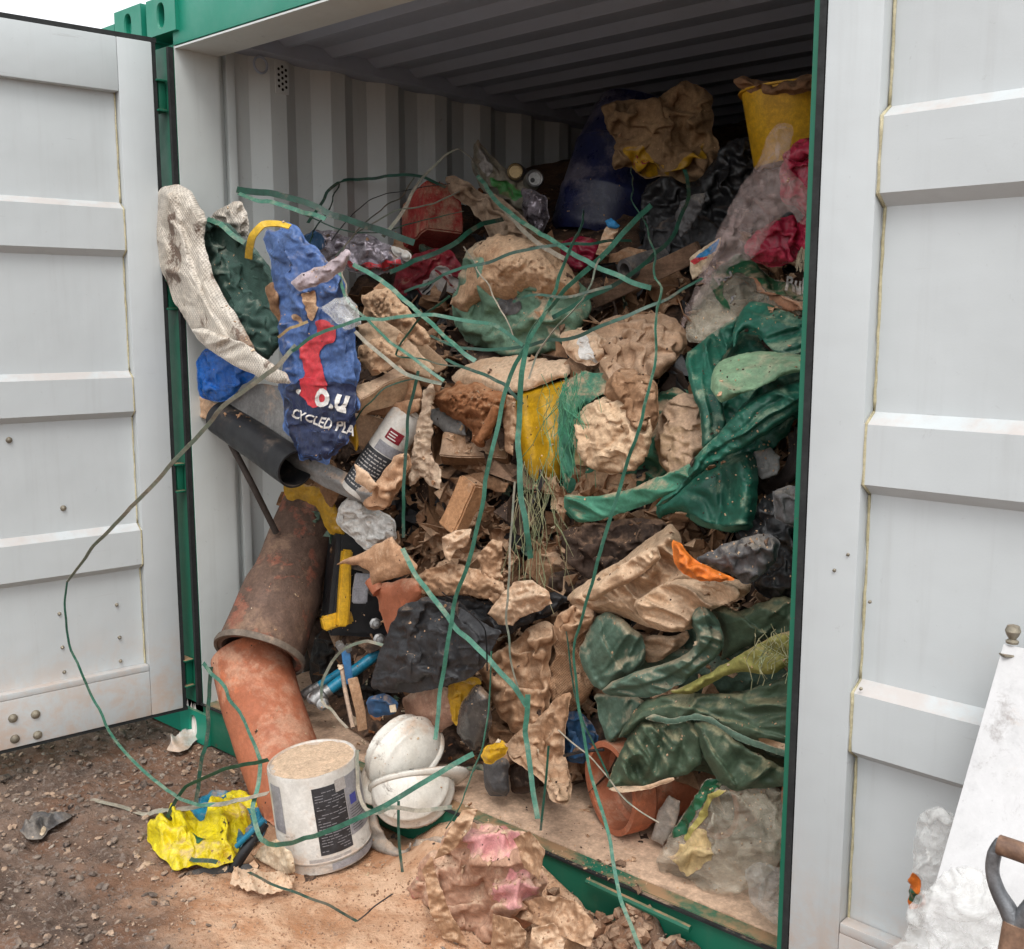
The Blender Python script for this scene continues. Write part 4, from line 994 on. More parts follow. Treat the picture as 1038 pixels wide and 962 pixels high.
lump('paper', [(450, 181), (460, 176), (474, 184), (488, 196), (505, 197), (520, 210), (534, 224), (546, 240), (540, 252), (515, 250), (497, 246), (492, 230), (478, 212), (465, 202), (455, 195)], mat('crushed beige paper', '#b79f85', '#a2876b', s=8, dust=.4, bump=.3, rough=.85), 'long twisted beige paper running down to the big muddy sack', 'paper', Y=.98, D=.05, amp=.03, size=.05, folds=[([(455, 184), (480, 202), (505, 215), (530, 240)], .03, 6, 'r')])
t = pbox('box', 437, 222, .98, (.155, .20, .24), (-12, 28, -4), REDCARD, 'red cardboard box caked in dust standing on end, left of the twisted paper', 'box', bevel=.006, dent=.006)
R = lump('rubble_sack', [(396, 296), (402, 276), (418, 258), (440, 252), (458, 254), (466, 268), (472, 290), (455, 312), (438, 330), (420, 322), (404, 316)], REDD, 'dark red packaging with a barcode label below the red box', 'packaging', Y=.72, D=.05, amp=.014, size=.07, folds=[([(400, 300), (430, 268), (450, 256)], .02, 6, 's')])
o = patchon(R, 'label', [(422, 294), (449, 268), (468, 289), (446, 313)], LABELGL, smooth=False, jag=.4); o2 = patchon(R, 'black_band', [(412, 302), (421, 295), (445, 314), (436, 328), (418, 318)], BLACK, lift=.003, smooth=False)
for i in range(7): patchon(R, 'barcode', [(426+i*2.6, 296+i*2.1), (427+i*2.6, 297+i*2.1), (435+i*2.6, 288+i*2.1), (434+i*2.6, 287+i*2.1)], BLACK, lift=.0045, smooth=False, jag=0, step=1)
for i in range(3): patchon(R, 'print', [(442+i*3, 277+i*3), (454+i*3, 288+i*2.6), (455+i*3, 286+i*2.6), (443+i*3, 275+i*3)], REDD, lift=.0045, smooth=False, jag=0, step=1)
R = lump('crinkled_film', [(300, 242), (318, 233), (338, 233), (352, 240), (370, 236), (390, 246), (412, 256), (414, 270), (396, 276), (372, 280), (352, 272), (334, 268), (318, 278), (306, 262)], FOIL, 'silvery crinkled film lying right of the blue rubble sack top', 'film', Y=.45, D=.05, amp=.03, size=.045)
patchon(R, 'print', [(306, 240), (318, 238), (330, 246), (324, 254), (312, 250)], BLUED); patchon(R, 'print', [(340, 262), (372, 276), (404, 270), (404, 262), (375, 268)], REDPR)
lump('tissue', [(397, 248), (406, 251), (418, 257), (414, 266), (406, 264), (398, 258)], WHITEPL, 'small crumpled white tissue at the end of the silvery film', 'tissue', Y=.42, D=.03, amp=.02, size=.03)
paper('cardboard', [(300, 246), (312, 246), (326, 262), (340, 268), (334, 282), (318, 276), (306, 262)], CARDL, 'small beige card piece tucked behind the blue rubble sack', 'cardboard', Y=.3, D=.02, amp=.006, mode='sheet')
# big muddy sack in the middle
SACK = mat('muddy green sack', '#6f8f78', '#5b7b66', s=5, dust=.35, bump=.3, rough=.7, dc='#c8a785', ds=5, crk=0.45)
R = lump('rubble_sack', [(457, 304), (468, 282), (478, 250), (500, 240), (530, 240), (556, 250), (574, 270), (592, 292), (592, 325), (580, 350), (545, 360), (505, 358), (474, 348), (460, 326)], SACK,
         'big green rubble sack topped with a crust of dry mud, centre of the heap', 'rubble sack', Y=.55, D=.17, amp=.015, size=.09, kind='cloth', folds=[([(470, 325), (520, 345), (575, 340)], .03, 8, 's'), ([(520, 330), (545, 318), (585, 316)], .03, 7, 's'), ([(500, 320), (530, 350)], .02, 6, 'v')])
crust = lump('mud_crust', [(456, 306), (468, 284), (477, 252), (500, 238), (530, 238), (556, 249), (574, 270), (588, 288), (586, 302), (566, 300), (548, 310), (536, 298), (520, 304), (500, 310), (484, 308), (470, 318)], MUD, Y=.50, D=.165, amp=.016, size=.06, fine=1.1, jag=2.5, edge=45, ex=0); attach(crust.o, R)
patchon(R, 'print', [(503, 305), (520, 300), (526, 312), (510, 318)], GREYD, lift=.004)
lump('red_sack', [(568, 246), (582, 240), (604, 242), (610, 254), (600, 268), (582, 276), (570, 264)], mat('crimson film', '#96203a', '#80182e', dust=.15, bump=.2, rough=.35), 'small crimson plastic bag wedged below the blue drum', 'bag', Y=.72, D=.05, amp=.012, size=.06)
o = pbox('plank', 628, 292, .62, (.60, .055, .022), (15, -42, 19), PLANK, 'muddy timber plank slanting up to the right behind the straps', 'plank', bevel=.003)
paper('cardboard', [(604, 258), (609, 240), (618, 224), (627, 231), (621, 246), (612, 262)], CARDL, 'narrow upright beige card strip with a blue tip below the drum', 'cardboard', Y=.66, D=.008, amp=.005, mode='sheet')
paper('plastic_scrap', [(614, 224), (620, 220), (628, 228), (624, 233), (617, 231)], BLUEST, 'small blue plastic tip on top of the narrow card strip', 'plastic scrap', Y=.65, D=.008, amp=.003, mode='sheet')
R = paper('leaflet', [(699, 262), (714, 250), (731, 241), (727, 256), (716, 272), (702, 284), (698, 274)], CREAM, 'white leaflet with a blue corner poking out beside the clear pink film', 'leaflet', Y=.60, D=.01, amp=.006, mode='sheet')
patchon(R, 'print', [(703, 262), (730, 242), (726, 255), (706, 263)], BLUEST, smooth=False); patchon(R, 'print', [(699, 264), (705, 262), (720, 260), (704, 268)], REDPR, smooth=False)
t = hollow('pipe_insulation', P(633, 274, .58), P(672, 262, .72), [(0, .034), (1, .036)], .012, GREYD, 'short grey foam pipe sleeve lying across the plank', 'pipe sleeve', rough=.004)
paper('cardboard', [(618, 258), (640, 250), (660, 256), (654, 270), (632, 280), (618, 274)], CARD, 'dull brown card behind the grey pipe sleeve', 'cardboard', Y=.80, D=.01, amp=.01, mode='sheet')
lump('rag', [(556, 300), (580, 285), (612, 280), (640, 288), (630, 305), (606, 318), (590, 335), (566, 330)], BROWNCL, 'dark brown shredded rag hanging under the plank', 'rag', off=.12, D=.04, amp=.03, size=.05)
R = lump('paper_cup', [(566, 338), (580, 334), (600, 334), (618, 344), (616, 362), (598, 372), (580, 366), (570, 352)], CARDL, 'crushed paper bag showing its white lining, below the plank', 'paper bag', off=.22, D=.04, amp=.018, size=.05)
patchon(R, 'lining', [(584, 344), (592, 340), (600, 355), (606, 368), (594, 366), (586, 356)], WHITEPR)
lump('paper_sack', [(600, 335), (618, 320), (650, 317), (682, 320), (697, 336), (694, 356), (680, 374), (664, 386), (648, 380), (636, 392), (622, 402), (610, 385), (606, 358)], mat('grey brown paper', '#b19070', '#9a795a', s=7, dust=.4, bump=.3, rough=.85),
     'crumpled brown paper sack draped over the balled bag', 'paper sack', off=.20, D=.09, amp=.022, size=.07, folds=[([(612, 345), (640, 335), (655, 370)], .035, 8, 's'), ([(650, 330), (675, 350), (670, 375)], .03, 8, 'r'), ([(630, 352), (640, 375)], .03, 6, 'v')])
# green sack and the ball on it
R = lump('tarpaulin', [(568, 400), (580, 380), (604, 372), (632, 378), (650, 395), (690, 392), (716, 402), (718, 432), (706, 466), (676, 486), (640, 506), (606, 524), (580, 528), (568, 512), (572, 470), (566, 430)], TARPM,
         'opened green sheet smeared with earth lying below the balled bag', 'plastic sheet', off=.10, D=.08, amp=.022, size=.09, kind='cloth', folds=[([(575, 515), (620, 505), (680, 470)], .05, 8, 's'), ([(590, 400), (600, 450), (585, 500)], .03, 9, 'v')])
patchon(R, 'print', [(570, 425), (584, 422), (590, 440), (578, 448), (570, 440)], YPALE); patchon(R, 'print', [(572, 458), (590, 456), (592, 478), (576, 482)], YPALE)
flap(R, [(566, 392), (590, 376), (618, 379), (630, 392), (606, 402), (589, 414), (581, 438), (583, 470), (573, 502), (566, 460)], TARPM, off=.22, ang=70, amp=.012, size=.06)
flap(R, [(572, 500), (600, 505), (640, 495), (676, 480), (700, 469), (714, 474), (694, 494), (654, 512), (614, 526), (586, 530), (573, 518)], TARPM, off=.34, ang=15, amp=.012, size=.05)
patchon(R, 'earth', [(578, 505), (590, 490), (612, 478), (640, 484), (662, 478), (640, 498), (605, 510), (585, 516)], MUD, lift=.008, jag=3)
lump('rubble_sack', [(662, 448), (672, 412), (690, 396), (708, 400), (720, 425), (716, 455), (700, 478), (682, 486), (668, 470)], mat('sack coated with grit', '#b99c78', '#a08460', s=9, dust=.6, bump=.6, rough=.95), 'grit coated sack between the balled bag and the bright green tarpaulin', 'rubble sack', off=.20, D=.07, amp=.012, size=.05)
BALL = mat('dusty beige balled bag', '#cfae88', '#a98460', s=8, dust=.55, bump=.35, rough=.8, dc='#dfc09a', crk=0.55)
lump('balled_bag', [(581, 446), (584, 422), (596, 408), (616, 402), (640, 408), (658, 424), (662, 446), (650, 468), (628, 482), (602, 476), (586, 462)], BALL, 'dusty beige plastic bag tied into a ball, right of centre', 'balled bag', off=.28, D=.13, amp=.010, size=.05, ex=.08, ey=.08, cr=1.1, folds=[([(590, 430), (615, 418), (640, 424)], .012, 5, 'r'), ([(640, 412), (628, 440), (600, 462)], .014, 4, 'v')])
lump('bag_neck', [(612, 402), (616, 384), (628, 372), (650, 376), (666, 388), (668, 410), (666, 432), (654, 446), (640, 436), (630, 416)], KRAFTD, 'twisted brown paper neck rising above the balled bag', 'paper', off=.30, D=.06, amp=.02, size=.045, folds=[([(625, 385), (640, 410), (655, 435)], .02, 5, 's')])
# bright green tarpaulin at the right post
R = flap(None, [(664, 517), (676, 499), (706, 483), (733, 466), (760, 456), (768, 468), (768, 510), (764, 539), (733, 539), (711, 534), (699, 526), (693, 519), (679, 521), (667, 527)], TARP, name='tarpaulin', off=.22, D=.05, edge=16, amp=.013, size=.09, ang=75, mode='pillow', ay=.03,
         folds=[([(700, 522), (712, 529), (735, 533), (766, 532)], .010, 3, 'r'), ([(728, 470), (733, 500), (728, 534)], .02, 5, 'v'), ([(750, 462), (755, 495), (750, 536)], .018, 6, 'r'), ([(690, 495), (715, 505), (725, 530)], .012, 5, 'v')])
tag(R.o, 'bright green tarpaulin draped in thick folds against the right door post', 'tarpaulin')
TB = R
attach(lump('backing', [(697, 372), (712, 350), (735, 332), (752, 318), (775, 312), (826, 328), (828, 400), (818, 418), (796, 432), (776, 450), (766, 470), (764, 500), (745, 512), (716, 505), (700, 498), (690, 490), (712, 462), (718, 440), (712, 412), (704, 392)], TARP, off=.14, D=.05, amp=.012, size=.12, kind='cloth', ex=.12, ey=.1, kb=.07, cr=1.2).o, TB)
flap(TB, [(745, 421), (758, 404), (772, 389), (790, 377), (818, 345), (828, 345), (828, 400), (806, 412), (780, 428), (756, 444), (738, 446)], TARP, off=.25, D=.04, amp=.012, size=.07, ang=38, ax=.06, mode='pillow')
flap(TB, [(663, 515), (672, 504), (687, 496), (696, 478), (706, 461), (733, 434), (750, 414), (768, 400), (790, 392), (826, 380), (828, 402), (816, 410), (795, 427), (765, 448), (746, 458), (722, 469), (700, 488), (680, 508)], TARP, off=.33, D=.055, edge=13, amp=.012, size=.05, ang=38, ax=.04, mode='pillow', folds=[([(826, 392), (770, 430), (720, 460), (680, 504)], .022, 4, 's'), ([(800, 396), (750, 436), (710, 470)], .012, 3, 'v')])
flap(TB, [(694, 360), (712, 345), (735, 328), (751, 320), (747, 342), (730, 364), (727, 385), (733, 412), (737, 430), (724, 452), (711, 458), (711, 424), (702, 398), (697, 380)], TARP, off=.30, D=.05, edge=12, amp=.012, size=.05, ang=70, ax=.10, mode='pillow', folds=[([(720, 342), (712, 380), (722, 430)], .016, 4, 's')])
flap(TB, [(742, 340), (746, 325), (753, 312), (763, 304), (780, 308), (800, 317), (828, 325), (828, 350), (800, 362), (783, 356), (768, 337), (756, 331), (748, 342), (743, 354)], TARP, off=.36, D=.055, edge=13, amp=.012, size=.06, ang=-25, ax=-.04, mode='pillow', folds=[([(755, 316), (780, 322), (826, 338)], .018, 4, 's')])
flap(TB, [(742, 352), (752, 336), (768, 340), (782, 358), (760, 362), (742, 368), (730, 372)], TARP, off=.18, D=.02, amp=.012)
flap(TB, [(764, 448), (790, 430), (806, 420), (800, 440), (780, 458), (770, 470)], TARP, off=.16, D=.02, amp=.010, ang=35)
patchon(R, 'hem', [(700, 521), (714, 529), (738, 534), (767, 532), (767, 536), (738, 539), (712, 534), (699, 527)], STRAP, lift=.003, smooth=False)
R = flap(None, [(720, 392), (722, 378), (730, 365), (750, 359), (772, 356), (796, 358), (826, 362), (828, 376), (800, 378), (776, 390), (755, 398), (740, 405), (730, 408)], TARPL, name='cloth', off=.38, D=.05, edge=14, amp=.010, size=.06, ang=20, mode='pillow', folds=[([(728, 384), (760, 372), (810, 368)], .016, 5, 's')])
tag(R.o, 'pale green cloth bulging out of the bright tarpaulin', 'cloth')
# rubble bag with its lettering
R = lump('rubble_sack', [(694, 338), (700, 312), (712, 290), (730, 268), (752, 254), (766, 268), (784, 282), (804, 288), (830, 292), (830, 326), (806, 318), (782, 308), (764, 304), (750, 320), (738, 338), (714, 345)], CLEARD, 'translucent dark green printed rubble sack above the bright green tarpaulin', 'rubble sack', off=.22, D=.07, amp=.012, size=.1)
patchon(R, 'print', [(722, 282), (738, 264), (752, 257), (768, 271), (786, 284), (806, 289), (829, 293), (829, 304), (806, 300), (784, 296), (764, 284), (748, 276), (732, 296), (738, 312), (728, 306)], GREENPR, lift=.003)
patchon(R, 'print', [(757, 280), (782, 296), (806, 302), (829, 306), (829, 320), (800, 312), (776, 302)], mat('orange brown filling', '#a8714c', '#8f6a4c', dust=.2), lift=.003)
texton(R, 'Rubb', 812, 288, 12, -6, WHITEPR, .03, sx=.9, lift=.006); texton(R, 'RU', 736, 284, 9, 25, LABELG, .03, lift=.006); texton(R, 'B', 742, 305, 8, 20, LABELG, .02, lift=.006)
lump('rubble_sack', [(694, 345), (702, 322), (718, 306), (740, 312), (752, 326), (738, 340), (716, 350)], CLEARD, 'cloudy greyish sack corner below the printed rubble sack', 'rubble sack', off=.26, D=.06, amp=.010, size=.08)
# red bags and pink film
lump('red_sack', [(790, 175), (800, 150), (812, 140), (838, 142), (836, 205), (824, 230), (808, 210), (792, 205)], REDB, 'bright red bag hanging behind the pink film, upper one', 'bag', off=.45, Y=.62, D=.07, amp=.018, size=.07)
lump('red_sack', [(752, 252), (766, 236), (788, 222), (806, 216), (812, 240), (806, 266), (782, 272), (764, 266)], REDB, 'bright red bag under the pink film, lower left one', 'bag', Y=.60, D=.06, amp=.015, size=.06)
lump('red_sack', [(808, 225), (822, 215), (836, 212), (836, 266), (818, 264), (806, 250)], REDB, 'bright red bag squeezed against the right post, lower right one', 'bag', Y=.58, D=.05, amp=.015, size=.06)
R = lump('cling_film', [(782, 130), (792, 123), (804, 128), (802, 150), (798, 168), (812, 182), (824, 200), (822, 222), (812, 228), (800, 212), (784, 226), (774, 246), (762, 262), (740, 268), (730, 288), (714, 302), (700, 318), (692, 338), (688, 330), (700, 300), (716, 262), (734, 222), (748, 196), (764, 172), (774, 150)],
         PINKW, 'long pinkish clear film hanging down from the yellow tub', 'film', Y=.50, D=.06, amp=.024, size=.045, folds=[([(792, 130), (770, 180), (740, 240), (700, 320)], .02, 6, 'r'), ([(750, 200), (790, 205), (820, 215)], .025, 6, 'r')])
rg = random.Random(8); b = MB()
for i in range(60):
    u0 = 808+rg.random()*14; b.tube([P(u0*.4+816*.6, 250, .54), P(u0, 258+rg.random()*4, .53), P(u0+rg.uniform(-4, 4), 268+rg.random()*8, .52)], .0008, 3)
tag(b.build('rope_end', mat('frayed rope', '#a8987c', dust=.2, bump=0), None), 'short frayed rope tuft against the right post above the rubble sack', 'rope end')

# ------------------------------------------------------------------ left side
R = flap(None, [(155, 214), (158, 197), (166, 189), (180, 187), (194, 193), (201, 205), (209, 220), (207, 244), (213, 270), (225, 298), (240, 320), (252, 342), (262, 360), (240, 358), (214, 348), (194, 334), (176, 305), (164, 274), (156, 240)], WOVEN, name='woven_bag', Y=-.06, D=.055, edge=20, amp=.012, size=.09, ang=60, mode='pillow', ay=.02,
         folds=[([(176, 192), (184, 240), (200, 290), (230, 345)], .022, 8, 's'), ([(166, 215), (176, 280), (204, 338)], .012, 7, 'v'), ([(196, 210), (200, 250), (216, 300), (248, 350)], .012, 5, 'r')])
tag(R.o, 'white woven bulk bag hanging out over the left door post, stained brown', 'bulk bag')
flap(R, [(192, 334), (206, 332), (228, 340), (252, 350), (272, 366), (292, 380), (296, 390), (276, 388), (252, 378), (228, 366), (206, 350)], WOVEN, Y=-.10, D=.035, amp=.007, ang=-30, mode='pillow', edge=9)
lump('woven_bag', [(210, 222), (224, 212), (242, 202), (248, 206), (252, 226), (254, 240), (240, 240), (226, 232)], WOVEN, 'small raised corner of white woven cloth beside the yellow strap end', 'woven cloth', Y=.06, D=.02, amp=.01, size=.08, mode='sheet')
R = lump('sack', [(206, 226), (214, 220), (232, 226), (250, 244), (268, 262), (284, 290), (286, 330), (284, 352), (268, 366), (252, 352), (232, 326), (216, 290), (208, 256)], SACKG, 'dark green open sack inside the woven bulk bag', 'sack', Y=.0, D=.06, amp=.02, size=.06, folds=[([(222, 236), (245, 262), (262, 300)], .09, 15, 'v'), ([(212, 230), (222, 290), (262, 355)], .03, 7, 'r')])
lump('leaf_litter', [(268, 290), (278, 284), (286, 300), (284, 330), (276, 318)], KRAFTD, 'brown crumpled scrap between the green sack and the blue rubble sack', 'paper', Y=-.02, D=.03, amp=.012, size=.03)
R = lump('rubble_sack', [(266, 244), (272, 232), (280, 234), (290, 225), (304, 230), (311, 245), (326, 254), (338, 276), (350, 284), (347, 305), (359, 324), (360, 352), (366, 372), (361, 396), (366, 412), (352, 432), (354, 448), (338, 458), (332, 471), (318, 464), (304, 468), (297, 446), (286, 436), (288, 410), (282, 392), (288, 368), (281, 340), (284, 314), (276, 292), (275, 268)], BLUEBAG,
         'blue rubble sack with red and white print hanging on the left', 'rubble sack', Y=-.02, D=.06, amp=.010, size=.06, edge=20, ex=.09, ey=.12, cr=.85,
         folds=[([(280, 240), (300, 290), (308, 330)], .03, 8, 'r'), ([(285, 282), (310, 290), (340, 292)], .025, 7, 's'), ([(318, 262), (322, 300), (345, 330)], .018, 6, 'v'), ([(290, 400), (320, 385), (360, 385)], .014, 7, 'r'), ([(296, 440), (325, 430), (352, 435)], .016, 6, 'v')], fine=.5)
patchon(R, 'print', [(292, 392), (310, 384), (340, 388), (360, 396), (361, 424), (350, 450), (332, 466), (314, 466), (300, 456), (292, 436), (288, 412)], NAVY, lift=.002)
patchon(R, 'red_figure', [(320, 326), (332, 325), (340, 334), (338, 346), (328, 350), (322, 358), (326, 372), (330, 388), (330, 404), (318, 412), (306, 402), (304, 386), (309, 374), (303, 360), (302, 350), (314, 344), (322, 338)], REDPR, lift=.0045)
texton(R, 'o.u', 336, 404, 22, -12, WHITEPR, .035, sx=.88, lift=.007); texton(R, '.', 304, 390, 22, -10, WHITEPR, .03, lift=.008); texton(R, 'CYCLED PLA', 327, 428, 10, -17, WHITEPR, .02, sx=.85, lift=.006)
lump('plastic_film', [(325, 312), (336, 304), (352, 300), (364, 312), (366, 330), (352, 334), (338, 326)], CLEARW, 'pale clear film stuck over the middle of the blue rubble sack', 'film', Y=-.12, D=.03, amp=.012, size=.04)
lump('plastic_film', [(294, 286), (310, 274), (330, 268), (342, 262), (350, 250), (356, 256), (350, 270), (334, 284), (316, 292), (304, 296)], mat('pale lilac film', '#b9a9ad', '#9f8f92', dust=.3, bump=.3, rough=.4), 'twisted pale film strip across the top of the blue rubble sack', 'film', Y=-.13, D=.025, amp=.015, size=.03)
patchon(R, 'mud', [(308, 300), (318, 298), (322, 312), (316, 326), (310, 316)], MUD, lift=.006); patchon(R, 'mud', [(292, 318), (300, 322), (304, 330), (296, 326)], MUD, lift=.006)
ribbon([(252, 262, -.1), (253, 250, -.12), (258, 236, -.13), (268, 226, -.12), (282, 226, -.08), (294, 230, -.06)], mat('yellow strap end', '#e0b93a', '#d1a82c', dust=.1, rough=.5), 'curled yellow strap end at the top of the blue rubble sack', w_=.034, tw=(10, 20, 40, 55), th=.004, wob=0, group=None, name='strap', cat='strap')
ribbon([(282, 342, -.14), (294, 334, -.15), (312, 326, -.15)], YPALE, 'short muddy yellow band across the blue rubble sack', w_=.012, group=None, name='strap', cat='strap', wob=0)
lump('blue_sack', [(198, 368), (206, 354), (222, 352), (246, 358), (262, 370), (258, 384), (244, 392), (236, 404), (218, 408), (202, 402), (200, 386)], BLUEPL, 'shiny bright blue plastic bag under the woven bulk bag', 'bag', Y=.0, D=.05, amp=.018, size=.05)
paper('cardboard', [(202, 402), (220, 408), (232, 408), (228, 422), (214, 426), (204, 424)], CARDL, 'small beige card edge below the bright blue bag', 'cardboard', Y=.04, D=.015, amp=.004, mode='sheet')
lump('board', [(222, 414), (240, 398), (262, 388), (288, 392), (300, 450), (330, 468), (362, 484), (392, 500), (376, 512), (350, 504), (318, 488), (290, 466), (262, 444), (240, 432)], GREYPL, 'bent grey plastic board sloping down under the blue rubble sack', 'board', Y=.04, D=.02, amp=.004, size=.2, kind='smooth', mode='sheet', th=.012, jag=.4, folds=[([(240, 430), (300, 470), (385, 508)], .016, 4, 'r')])
t = hollow('black_pipe', P(300, 476, -.02), P(226, 424, .04), [(0, .062), (1, .062)], .006, BLACK, 'black plastic pipe lying under the grey board, open end showing', 'pipe', rough=.002)
rod('metal_bar', [(234, 450, .02), (256, 492, .06), (280, 540, .15)], .011, mat('dark rusty bar', '#4a413b', '#3a322d', dust=.2), 'thin dark bar leaning on the wall below the black pipe', 'bar')
lump('offcut', [(286, 492), (298, 486), (312, 492), (334, 496), (344, 520), (350, 545), (334, 540), (322, 514), (306, 506), (292, 508)], YELLOWD, 'yellow plastic piece between the black pipe and the clay pipe', 'plastic piece', Y=.24, D=.02, amp=.01, size=.05, ex=0)
lump('offcut', [(318, 478), (330, 462), (340, 468), (346, 500), (336, 516), (324, 498)], KRAFTD, 'thin splintered brown piece above the clay pipe', 'splinter', Y=.22, D=.02, amp=.014, size=.03, ex=0)
# the clay pipes
t = empty('clay_pipe', P(262, 668, 0), label='big weathered clay pipe leaning on the left, flared rim down', cat='clay pipe')
a, b = P(263, 664, .0), P(318, 512, .38)
child(hollow('body', a, b, [(0, .150), (.05, .146), (.42, .136), (.5, .125), (1, .112)], .018, RUST, n=72, rough=.004, seed=5), t)
M = axisM(a, b)
child(relax(MB().lathe([(.148, -.004), (.157, -.006), (.160, .004), (.157, .016), (.148, .02)], 64, M, closed=True).build('rim', mat('grey clay rim', '#7d6f60', '#665a4e', dust=.3, bump=.4), None, smooth=True), .002, 9, 2), t)
child(relax(MB().lathe([(.1115, .59), (.1155, .592), (.1165, .61), (.112, .62)], 64, M, closed=True).build('upper_collar', TERRA, None, smooth=True), .005, 14, 3), t)
t = empty('clay_pipe', P(290, 800, -.1), label='orange clay pipe bend standing below the big leaning pipe', cat='clay pipe')
p_ = catmull([(254, 665, .04), (262, 700, .0), (276, 745, -.04), (296, 800, -.08), (312, 850, -.10)], 8, False)
rs = np.interp(np.linspace(0, 1, len(p_)), [0, .5, 1], [.135, .130, .122])
o = MB().tube([P(*q) for q in p_], rs, 56, cap=False).build('body', TERRA, None, smooth=True); relax(o, .003, 8, 3)
for vx in o.data.vertices: vx.co.z = max(vx.co.z, .004-o.location.z)
child(o, t)
# tub of dried plaster upside down
a = G(331, 862, .0); b = P(316, 768, a[1]-.03)
t = empty('plaster_tub', a, label='upturned white plastic tub with a black label, dust on its base, beside the helmets', cat='tub')
M = axisM(a, b); Ln = (V(b)-V(a)).length
o = MB().lathe([(.128, 0), (.132, .003), (.1325, .03), (.136, .034), (.1365, .038), (.134, .042), (.1285, Ln*.97), (.1265, Ln*.992), (.122, Ln*.992), (.119, Ln*.975), (.0005, Ln*.972)], 72, M).build('body', WHITEPL, None, smooth=True); relax(o, .0015, 9, 6); child(o, t)
o = MB().lathe([(.0005, Ln*.982), (.06, Ln*.984), (.10, Ln*.981), (.1205, Ln*.978), (.1205, Ln*.973)], 60, M).build('dust_layer', CONDUST, None, smooth=True); relax(o, .003, 30, 6); child(o, t)
def wrap(name, a0, a1, z0_, z1_, m, rfun=lambda z: 0, lift=.0012):
    """piece of label on the tub wall: angles in degrees, heights as shares"""
    v = []; f = []; na = max(3, int(abs(a1-a0)/3)); nz = 6
    for j in range(nz+1):
        zz = Ln*(z0_+(z1_-z0_)*j/nz); r = np.interp(zz, [.042, Ln*.97], [.134, .1285])+lift
        for i in range(na+1):
            an = rad(a0+(a1-a0)*i/na); v.append(M @ Vector((r*math.cos(an), r*math.sin(an), zz)))
    for j in range(nz):
        for i in range(na): q = j*(na+1)+i; f.append([q, q+1, q+na+2, q+na+1])
    o = mesh_obj(name, [tuple(x) for x in v], f, m, None, True); return child(o, t)
cdir = M.inverted() @ V(CP); base = math.degrees(math.atan2(cdir.y, cdir.x))
q1 = M.inverted() @ (V(CP)+V(RT)*.5); sgn = 1 if (math.degrees(math.atan2(q1.y, q1.x))-base+540) % 360-180 > 0 else -1
def A(d): return base+sgn*d
wrap('label', A(-7), A(34), .20, .88, LABELB); wrap('label', A(34.5), A(75), .30, .90, LABELG); wrap('label', A(-72), A(-50), .42, .90, LABELG)
wrap('label', A(-22), A(30), .115, .17, LABELGL); wrap('sticker', A(22), A(37), .79, .91, LABELGL, lift=.0025)
wrap('roundel', A(40), A(51), .60, .70, VIOLET, lift=.003)
rl = random.Random(4)
for i in range(22):
    x0 = -5+rl.random()*2; zz = .235+.028*i
    while x0 < 32:
        x1 = min(33, x0+2+rl.random()*9)
        if rl.random() < .75 and not (x0 > 18 and i > 18): wrap('print', A(x0), A(x1), zz, zz+.007, LABELG, lift=.0022)
        x0 = x1+1.2
    if rl.random() < .12: continue
for i in range(9): wrap('print', A(38), A(52+14*rl.random()), .34+.027*i, .346+.027*i, LABELB, lift=.0022)
o = MB().lathe([(.1375, .010), (.1375, .030)], 60, M, arc=rad(75)).build('grey_band', LABELG, None, smooth=True)
child(o, t)
